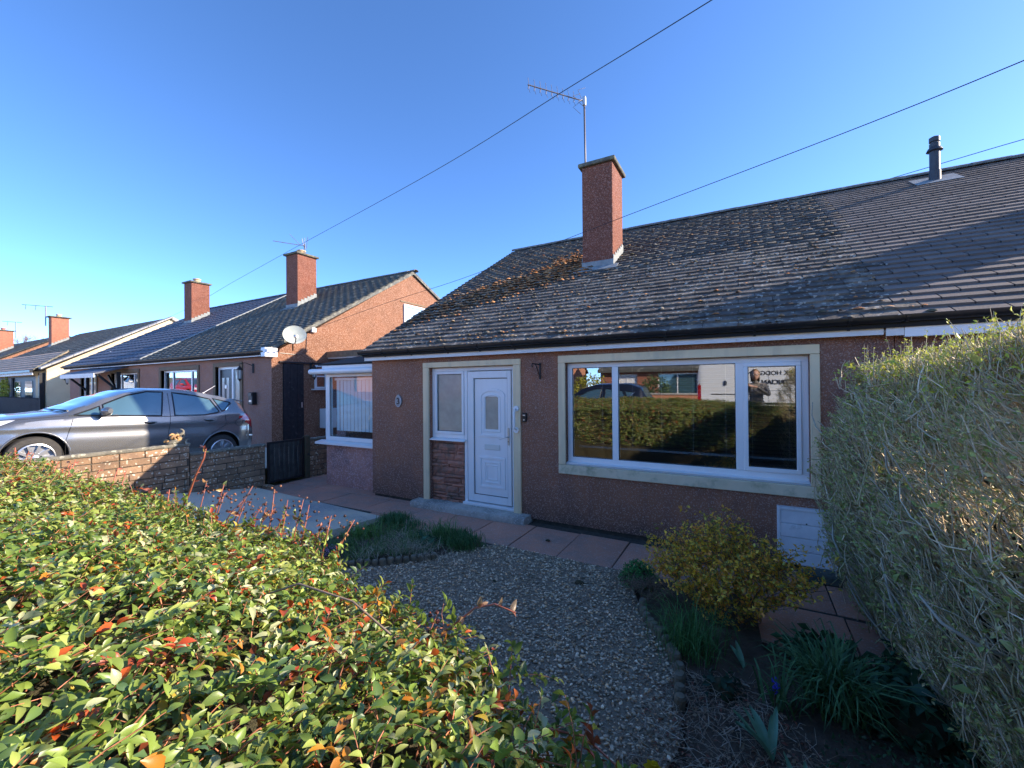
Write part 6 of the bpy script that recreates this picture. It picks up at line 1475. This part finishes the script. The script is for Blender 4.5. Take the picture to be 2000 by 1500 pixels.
# litter of dead stems and leaves in the front of the border
n = 1500; P = np.array(inpoly_pts([(-.75, 1.0), (-.35, 2.75), (.0, 2.9), (.35, 2.4), (.6, 1.2)], n)); a = rng.uniform(0, 6.28, n)*.35+rng.choice([0.2, 2.6], n); el = rng.uniform(0, .5, n); Ls = rng.uniform(.05, .26, n)
A = np.concatenate([P, rng.uniform(.015, .05, (n, 1))], 1); Bb = A+np.stack([np.cos(a)*np.cos(el), np.sin(a)*np.cos(el), np.sin(el)*.35], 1)*Ls[:, None]
tag(twigs('dead_stems', A, Bb, rng.uniform(.0009, .0022, n), np.array([(.46, .36, .25), (.58, .49, .37), (.28, .20, .14), (.70, .62, .48)])[rng.integers(0, 4, n)], M['twig'], None, bend=.15), 'tangle of dry brown stems over the bare border soil', 'dead stems', kind='stuff')
n = 2600; P = np.array(inpoly_pts([(-.8, 1.0), (-.42, 2.7), (.05, 2.9), (.45, 2.3), (.7, 1.2)], n)); T = np.concatenate([P, rng.uniform(.014, .035, (n, 1))], 1)
tag(scatter('dead_leaves', LEAF3, T, basis(rng.normal(size=(n, 3))*np.array([1, 1, .2]), np.array([0, 0, 1])+rng.normal(0, .4, (n, 3))), rng.uniform(.012, .034, n), np.array([(.34, .24, .15), (.46, .36, .25), (.20, .14, .10), (.28, .11, .07)])[rng.integers(0, 4, n)], M['leaf_d']), 'brown dead leaves littering the soil by the gravel edge', 'dead leaves', kind='stuff')
n = 2600; P = np.array(inpoly_pts([(-.1, 1.0), (.35, 2.6), (.95, 3.2), (1.1, 2.2), (1.0, 1.0)], n)); T = np.concatenate([P, rng.uniform(.02, .07, (n, 1))], 1)
tag(scatter('ground_cover', LEAF3, T, rand_rot(n), rng.uniform(.012, .035, n), np.array([(.05, .12, .05), (.07, .17, .07), (.08, .14, .08)])[rng.integers(0, 3, n)], M['leaf_d']), 'dark green low ground cover under the privet hedge', 'ground cover', kind='stuff')
blob('leafy_plant', 'dark green leafy clump just in front of the last pink slabs', 'plant', (.42, 3.30), .24, .15, 260, .07, [(.05, .15, .07), (.08, .20, .09)])
blob('leafy_plant', 'dark broad leaved clump tucked under the privet hedge foot', 'plant', (.86, 3.32), .16, .18, 200, .07, [(.04, .12, .06), (.06, .16, .08)])
blob('leafy_plant', 'dark broad leaved plant on the soil between slabs and privet hedge', 'plant', (.75, 2.95), .26, .22, 240, .085, [(.05, .15, .08), (.07, .19, .10)])
blob('leafy_plant', 'dark leafy seedling in front of the fine grass clump', 'plant', (-.12, 2.72), .10, .12, 50, .05, [(.03, .08, .045)])
n = 900; P = np.array(inpoly_pts([(-3.3, .95), (-3.0, 1.5), (-.6, 1.5), (-.4, .7), (-.8, .9)], n)); 
# gravel: thousands of loose stones
gv = [(-3.5, 2.86), (-3.0, 3.28), (-2.58, 3.95), (-2.5, 4.08), (-1.02, 4.06), (-.70, 3.38), (-.42, 2.95), (-.32, 2.6), (-.30, 2.2), (-.45, 1.5), (-.6, .95), (-3.2, .95), (-4.2, 1.4), (-4.2, 2.7)]
mb = MB(); mb.add([(p[0], p[1], .006) for p in gv], [tuple(range(len(gv)))]); tag(mb.build('gravel_bed', M['grav_base']), kind='structure')
pt = MB(); n = 6
for i, (r, h) in enumerate(((.75, -.45), (1.0, 0), (.6, .48))):
    for j in range(n): a = 2*math.pi*j/n+i*.4; pt.v.append((r*math.cos(a)*(1+.18*math.sin(3*j+i)), r*math.sin(a)*(1+.2*math.cos(2*j+i)), h*(1+.2*math.sin(j*2.1))))
for i in range(2):
    for j in range(n): pt.f.append((i*n+j, i*n+(j+1) % n, (i+1)*n+(j+1) % n, (i+1)*n+j))
pt.f.append(tuple(2*n+j for j in range(n)))
n = 26000; P = np.array(inpoly_pts(gv, n)); d_ = np.linalg.norm(P, axis=1); T = np.concatenate([P, rng.uniform(.004, .020, (n, 1))], 1)
g = rng.choice([.22, .34, .46, .58, .70, .85], n, p=[.18, .22, .24, .19, .12, .05])*rng.uniform(.8, 1.2, n); g = g*1.2; cc = np.stack([g*1.2, g*.97, g*.68], 1); br_ = rng.random(n) < .16; cc[br_] *= np.array([1.1, .88, .68])
sz = .0048+.0085*rng.random(n)**1.8; sc = np.stack([sz*rng.uniform(.9, 1.6, n), sz, sz*rng.uniform(.6, .9, n)], 1)
Bq = basis(rng.normal(size=(n, 3))*np.array([1, 1, .25]), np.array([0, 0, 1])+rng.normal(0, .3, (n, 3)))
tag(scatter('gravel', tmpl(pt), T, Bq, sc, cc, M['pebble']), 'grey mixed garden gravel between the path and the hedge', 'gravel', kind='stuff')
# log roll edging
le = thing('log_edging', (-.5, 3.0, 0), 'half buried round log edging between gravel and right border', 'edging')
lp = [(-.72, 3.42), (-.62, 3.22), (-.52, 3.08), (-.44, 2.96), (-.39, 2.84), (-.35, 2.70), (-.34, 2.55), (-.32, 2.40)]; lgm = MB().lathe([(.030, 0), (.031, .10), (.024, .115)], (0, 0, 0), 2, 10).mesh('log', M['log'], center=False)[0]
d = 0
for (a, b) in zip(lp[:-1], lp[1:]):
    n = max(1, round(math.hypot(a[0]-b[0], a[1]-b[1])/.064))
    for i in range(n):
        o = put(bpy.data.objects.new('log', lgm), le, (a[0]+(b[0]-a[0])*i/n, a[1]+(b[1]-a[1])*i/n, rnd.uniform(-.045, -.01))); o.rotation_euler = (rnd.uniform(-.08, .08), rnd.uniform(-.08, .08), rnd.uniform(0, 6))
le = thing('log_edging', (-3.3, 3.1, 0), 'pale low log edging between left flower bed and gravel', 'edging'); lp = [(-3.75, 2.76), (-3.45, 2.90), (-3.2, 3.07), (-2.98, 3.28), (-2.8, 3.48)]
for (a, b) in zip(lp[:-1], lp[1:]):
    n = max(1, round(math.hypot(a[0]-b[0], a[1]-b[1])/.07))
    for i in range(n):
        o = put(bpy.data.objects.new('log', lgm), le, (a[0]+(b[0]-a[0])*i/n, a[1]+(b[1]-a[1])*i/n, rnd.uniform(-.055, -.035))); o.scale = (1.1, 1.1, 1)
for (x, y, s_) in ((-1.32, 3.62, .05), (-2.0, 4.45, .03), (-2.02, 3.3, .022)):
    st_ = thing('moss_clod', (x, y, .02), {-1.32: 'dark fallen moss lump on the gravel', -2.0: 'small dark moss lump on a pink slab', -2.02: 'small dark clod on the gravel'}[x], 'moss clod')
    mb = MB(); 
    for i in range(3):
        for j in range(7): a = 2*math.pi*j/7; r = (1, .8, .3)[i]*s_*rnd.uniform(.8, 1.2); mb.v.append((x+r*math.cos(a), y+r*.7*math.sin(a), .01+s_*(0, .35, .55)[i]))
    for i in range(2):
        for j in range(7): mb.f.append((i*7+j, i*7+(j+1) % 7, (i+1)*7+(j+1) % 7, (i+1)*7+j))
    mb.f.append(tuple(range(14, 21))); mb.build('clod', M['core'], st_)
# ---------------------------------------------------------------- boundary wall, gate, cables, person
WX = -7.72
BWL = thing('boundary_wall', (WX, 3, 0), 'tan block boundary wall with lichened coping between driveway and parked car', 'wall')
blk = {}
def wall_run(parent, y0, y1, z0, z1, seed, indiv=True, dx=0):
    R = random.Random(seed); z = z1; core = box('mortar_core', M['mortar'], parent, WX-.095+dx, WX-.012+dx, y0+.004, y1-.004, z0, z1-.002)
    hC = .104
    while z > z0+.02:
        h = hC-.012; y = y0 - R.choice((0, .1, .18))
        while y < y1:
            L = R.choice((.215, .29, .29, .36)); a, b = max(y, y0), min(y+L, y1); y += L
            if b-a < .04: continue
            k = (round(b-a, 2), R.randrange(2))
            if k not in blk:
                w = b-a-.011; blk[k] = MB().box(-.05, .05, -w/2, w/2, -h/2, h/2).mesh('brick', M['brick'], bevel=.006)[0]
            o = put(bpy.data.objects.new('brick', blk[k]), core, (WX-.05+R.uniform(-.004, .004)+dx, (a+b)/2, z-h/2-.006)); o.rotation_euler = (R.uniform(-.006, .006), R.uniform(-.01, .01), R.uniform(-.012, .012))
            o.scale.y = (b-a-.011)/max(.02, (k[0]-.011))
        z -= hC
    return core
def coping(parent, y0, y1, z):
    mb = MB(); n = int((y1-y0)/.05)+2
    for i in range(n+1):
        y = y0+(y1-y0)*i/n
        for (xx, zz) in ((-.115, -.002), (.012, -.002), (.018, .02), (-.01, .045), (-.09, .045), (-.12, .02)): mb.v.append((WX+xx+rnd.uniform(-.005, .005), y, z+zz+rnd.uniform(-.004, .004)*(zz > 0)))
    for i in range(n):
        for j in range(6): a = 6*i+j; b = 6*i+(j+1) % 6; mb.f.append((a, a+6, b+6, b))
    mb.f += [tuple(range(6)), tuple(range(6*n, 6*n+6))]; return mb.build('coping', M['coping'], parent)
wall_run(BWL, -.1, 3.36, .12, .895, 3); coping(BWL, -.1, 3.36, .897)
wall_run(BWL, 3.364, 4.565, -.02, .735, 4); coping(BWL, 3.364, 4.565, .737)
W2 = thing('boundary_wall', (WX, 6.8, 0), 'dark shaded piece of block wall between the gate post and the extension', 'wall')
wall_run(W2, 5.46, 8.4, -.02, .735, 5); coping(W2, 5.46, 8.4, .737)
# ornament: curled, knobbly stone
on = thing('stone_ornament', (WX-.05, 3.22, .94), 'knobbly tan and grey stone ornament on the end of the higher block wall', 'ornament')
R8 = random.Random(4); ob_ = []
for k in range(15):
    y = 3.10+.25*(k/14)+R8.uniform(-.02, .02); x = WX-.05+R8.uniform(-.05, .05); z = .955+R8.uniform(.01, .17)*math.sin(math.pi*(k+1.5)/17)*1.2; r = R8.uniform(.028, .050); pts = []
    a0 = R8.uniform(0, 6.28); ax = Vector((R8.gauss(0, 1), R8.gauss(0, .6), R8.gauss(0, 1))).normalized(); u = ax.orthogonal().normalized(); w = ax.cross(u)
    for i in range(8): a = a0+i*.62; pts.append(Vector((x, y, z))+r*(u*math.cos(a)+w*math.sin(a)))
    MB().tube(pts, [.010, .014, .017, .018, .017, .015, .013, .009], 6).build('lobe', mat('lichened_tan_stone', (.58, .34, .13), .9, (.36, .22, .12), 18, bump=.8, bscale=60) if k == 0 else None or bpy.data.materials['lichened_tan_stone'] if k < 9 else M['coping'], on, smooth=True)
MB().tube([(WX-.05, 3.08, .955), (WX-.05, 3.2, .985), (WX-.05, 3.33, .955)], [.035, .05, .035], 8).build('base', M['coping'], on, smooth=True)
rk_ = thing('loose_brick', (-7.5, 4.52, 0), 'single loose brick lying at the foot of the wall by the gate', 'brick')
mb = MB().box(-7.60, -7.40, 4.43, 4.53, .0, .06); b_ = mb.build('brick_body', M['brick'], rk_, bevel=.008)
# gate
gt = thing('garden_gate', (WX, 4.95, 0), 'black metal gate of upright ribbed strips closing the gap in the wall', 'gate')
g_ = MB(); GY0, GY1 = 4.60, 5.33
g_.box(WX-.02, WX+.02, GY0, GY0+.035, .02, .80); g_.box(WX-.02, WX+.02, GY1-.035, GY1, .02, .82); g_.box(WX-.018, WX+.018, GY0+.035, GY1-.035, .76, .80); g_.box(WX-.018, WX+.018, GY0+.035, GY1-.035, .04, .075)
g_.build('frame', M['black_metal'], gt)
st_m = MB().prism([(-.046, 0), (-.030, .014), (.030, .014), (.046, 0), (.043, -.003), (.028, .010), (-.028, .010), (-.043, -.003)], 2, .075, .76)
st_m.v = [(v[1], v[0], v[2]) for v in st_m.v]; sme = st_m.mesh('strip', mat('black_ribbed_strip', (.02, .022, .022), .5, (.045, .05, .045), 9), center=False)[0]
for k in range(7): put(bpy.data.objects.new('strip', sme), gt, (WX, GY0+.082+.0935*k, 0))
gp = thing('gate_post', (WX, 5.38, 0), 'mossy timber gate post beside the black gate', 'post'); box('post', M['wood_post'], gp, WX-.045, WX+.045, 5.345, 5.445, -.05, .84, bevel=.006)
MB().tube([(WX+.05, 5.39, .45), (WX+.09, 5.39, .46), (WX+.05, 5.39, .49)], .008, 5).build('latch', M['black_metal'], gp)
# overhead cables
def cable(pts, r, lab, sag=0):
    a, b = Vector(pts[0]), Vector(pts[1]); q = [a.lerp(b, i/24)-Vector((0, 0, sag*4*(i/24)*(1-i/24))) for i in range(25)]
    t = thing('overhead_cable', tuple(q[12]), lab, 'cable', 'overhead cables'); MB().tube(q, r, 5).build('wire', M['cable'], t, smooth=True)
def ray(px_, py_, y):
    d = _F + _R*((px_-1000)/FPX) + _D*((py_-750)/FPX); return CAM + d*((y-CAM.y)/d.y)
A_ = ray(1390, 0, 5.2); B_ = ray(340, 615, 11.0); dd = (A_-B_)
def bent(points, r, lab):
    t = thing('overhead_cable', tuple(points[len(points)//2]), lab, 'cable', 'overhead cables')
    # smooth curve through the points
    q = []; n = len(points)
    for i in range(n-1):
        p0, p1, p2, p3 = points[max(i-1, 0)], points[i], points[i+1], points[min(i+2, n-1)]
        for k in range(8):
            t_ = k/8; q.append(.5*((2*p1)+(p2-p0)*t_+(2*p0-5*p1+4*p2-p3)*t_*t_+(3*p1-p0-3*p2+p3)*t_**3))
    q.append(points[-1]); MB().tube(q, r, 5, cap=False).build('wire', M['cable'], t, smooth=True)
bent([A_+dd*.25+Vector((0, 0, .25)), A_, ray(1110, 172, 6.2), ray(850, 333, 7.3), ray(590, 476, 9.0), ray(460, 548, 10.0), B_, ray(200, 672, 13)], .006, 'highest cable crossing the sky past the aerial down to the left')
bent([ray(2400, -60, 3.6), ray(2000, 118, 4.6), ray(1640, 263, 5.4), ray(1240, 415, 6.4), ray(1090, 473, 6.9), ray(900, 545, 7.3), ray(760, 590, 7.4), Vector((NG+.05, 7.45, 3.42))], .0045, 'cable crossing in front of the brick chimney to the neighbour gable')
bent([ray(2400, 160, 10.4), ray(2000, 272, 12), ray(1850, 316, 12.6), ray(1710, 357, 13.2), ray(1560, 398, 14)], .008, 'lowest cable passing behind the black roof flue at the right')

# photographer, standing on the pavement behind the camera (seen mirrored in the window)
def skinned(name, mt, parent, pts, edges, rad, sub=1, root=0):
    me = bpy.data.meshes.new(name); me.from_pydata([tuple(p) for p in pts], edges, []); o = bpy.data.objects.new(name, me); COL.objects.link(o)
    sk = o.modifiers.new('s', 'SKIN'); 
    for i, r in enumerate(rad): me.skin_vertices[0].data[i].radius = (r, r) if not isinstance(r, tuple) else r
    me.skin_vertices[0].data[root].use_root = True
    su = o.modifiers.new('u', 'SUBSURF'); su.levels = su.render_levels = sub
    dg = bpy.context.evaluated_depsgraph_get(); m2 = bpy.data.meshes.new_from_object(o.evaluated_get(dg)); bpy.data.objects.remove(o)
    m2.materials.clear(); m2.materials.append(mt); m2.shade_smooth(); m2.name = name
    A = np.zeros(len(m2.vertices)*3); m2.vertices.foreach_get('co', A); A = A.reshape(-1, 3); c = (A.min(0)+A.max(0))/2; A -= c; m2.vertices.foreach_set('co', A.ravel()); m2.update()
    return put(bpy.data.objects.new(name, m2), parent, c)
pr = thing('person', (.16, -.42, .40), 'blond person in beige jacket and glasses holding up a phone behind the hedge', 'person')
bx, by, fz = .24, -.50, .40
bpts = [(bx, by, fz+.93), (bx, by+.01, fz+1.12), (bx, by+.02, fz+1.32), (bx, by+.05, fz+1.42), (bx-.01, by+.08, fz+1.50),
        (bx-.17, by+.02, fz+1.37), (bx-.24, by+.12, fz+1.16), (bx-.12, by+.31, fz+1.34), (bx+.17, by+.02, fz+1.37), (bx+.24, by+.12, fz+1.16), (bx+.02, by+.32, fz+1.34),
        (bx-.09, by, fz+.86), (bx-.10, by+.01, fz+.47), (bx-.11, by-.02, fz+.08), (bx-.12, by+.12, fz+.035), (bx+.09, by, fz+.86), (bx+.10, by+.01, fz+.47), (bx+.11, by-.02, fz+.08), (bx+.12, by+.12, fz+.035)]
bed_ = [(0, 1), (1, 2), (2, 3), (3, 4), (2, 5), (5, 6), (6, 7), (2, 8), (8, 9), (9, 10), (0, 11), (11, 12), (12, 13), (13, 14), (0, 15), (15, 16), (16, 17), (17, 18)]
brd = [(.15, .11), (.13, .10), (.16, .11), .06, .05, .065, .045, .030, .065, .045, .030, .085, .058, .042, .04, .085, .058, .042, .04]
bd_ = skinned('body', M['coat'], pr, bpts, bed_, brd, 2)
tr = skinned('trousers', M['trouser'], pr, [bpts[0], bpts[11], bpts[12], bpts[13], bpts[15], bpts[16], bpts[17]], [(0, 1), (1, 2), (2, 3), (0, 4), (4, 5), (5, 6)], [(.165, .125), .098, .070, .058, .098, .070, .058], 2)
hc = Vector((bx-.02, by+.12, fz+1.60)); hd = MB(); n, m_ = 16, 12
for i in range(m_+1):
    ph = math.pi*i/m_
    for j in range(n):
        th = 2*math.pi*j/n; x = .075*math.sin(ph)*math.cos(th); y = .095*math.sin(ph)*math.sin(th); z = .118*math.cos(ph)
        if y > 0: # face: chin, nose, brow
            y += .020*math.exp(-((x/.014)**2+((z+.015)/.022)**2)) - .010*math.exp(-(((abs(x)-.030)/.016)**2+((z-.012)/.014)**2)) + .006*math.exp(-((x/.025)**2+((z+.055)/.008)**2))
        if z < -.04: x *= 1+(z+.04)*3.2
        hd.v.append((hc.x+x, hc.y+y, hc.z+z))
for i in range(m_):
    for j in range(n): hd.f.append((i*n+j, i*n+(j+1) % n, (i+1)*n+(j+1) % n, (i+1)*n+j))
head = hd.build('head', M['skin'], pr, smooth=True)
for sg in (-1, 1):
    MB().lathe([(.003, -.010), (.011, -.004), (.012, .004), (.004, .010)], (hc.x+sg*.030, hc.y+.082, hc.z+.012), 1, 8).build('eye', M['upvc'], head, smooth=True)
    q = [(hc.x+sg*.032+.024*math.cos(a), hc.y+.104, hc.z+.012+.018*math.sin(a)) for a in [2*math.pi*i/12 for i in range(13)]]; MB().tube(q, .0025, 4).tube([(hc.x+sg*.056, hc.y+.104, hc.z+.015), (hc.x+sg*.078, hc.y, hc.z+.012)], .002, 4).build('glasses', M['black_pl'], head)
    MB().tube([(hc.x+sg*.074, hc.y-.005, hc.z+.02), (hc.x+sg*.082, hc.y-.012, hc.z+.005), (hc.x+sg*.076, hc.y-.005, hc.z-.02)], .008, 5).build('ear', M['skin'], head, smooth=True)
MB().tube([(hc.x-.022, hc.y+.088, hc.z-.052), (hc.x, hc.y+.096, hc.z-.054), (hc.x+.022, hc.y+.088, hc.z-.052)], .004, 5).build('mouth', mat('lips', (.45, .16, .14), .5), head, smooth=True)
hr = MB()
for i in range(9):
    ph = math.pi*.62*i/8
    for j in range(n):
        th = 2*math.pi*j/n; f = 1.14; y = .100*math.sin(ph)*math.sin(th)*f; z = .125*math.cos(ph)*1.05
        if math.sin(th) > .25 and ph > .9: y = min(y, .03); 
        hr.v.append((hc.x+.082*math.sin(ph)*math.cos(th)*f, hc.y-.012+y, hc.z+z+.008-(.10 if i == 8 and math.sin(th) < .3 else 0)))
for i in range(8):
    for j in range(n): hr.f.append((i*n+j, i*n+(j+1) % n, (i+1)*n+(j+1) % n, (i+1)*n+j))
hr.f.append(tuple(range(n))[::-1]); hr.build('hair', M['hair'], pr, smooth=True)
phn = thing('phone', (0, -.06, 1.8), 'black phone held up by the person behind the hedge', 'phone'); box('phone_body', M['black_pl'], phn, -.080, .080, -.048, -.040, 1.762, 1.838, bevel=.003)
MB().lathe([(.010, 0), (.010, .003)], (-.055, -.0405, 1.815), 1, 10).build('lens', M['carglass'], phn)
def hand(x, sg, wrist):
    pts = [wrist, (x, -.10, 1.775), (x-sg*.004, -.075, 1.80)]; ed = [(0, 1), (1, 2)]; rd = [.024, .032, .026]
    k = 3
    for f in range(4):
        z = 1.835-.020*f; L = (.9, 1.05, 1.0, .8)[f]
        a = (x-sg*.004, -.062, z-.004); b = (x-sg*.024*L, -.034, z); c = (x-sg*.048*L, -.030, z-.003)
        pts += [a, b, c]; ed += [(2, k), (k, k+1), (k+1, k+2)]; rd += [.010, .009, .007]; k += 3
    pts += [(x-sg*.02, -.085, 1.770), (x-sg*.045, -.062, 1.772)]; ed += [(1, k), (k, k+1)]; rd += [.011, .009]
    skinned('hand', M['skin'], pr, pts, ed, rd, 1)
hand(-.088, -1, bpts[7]); hand(.088, 1, bpts[10])
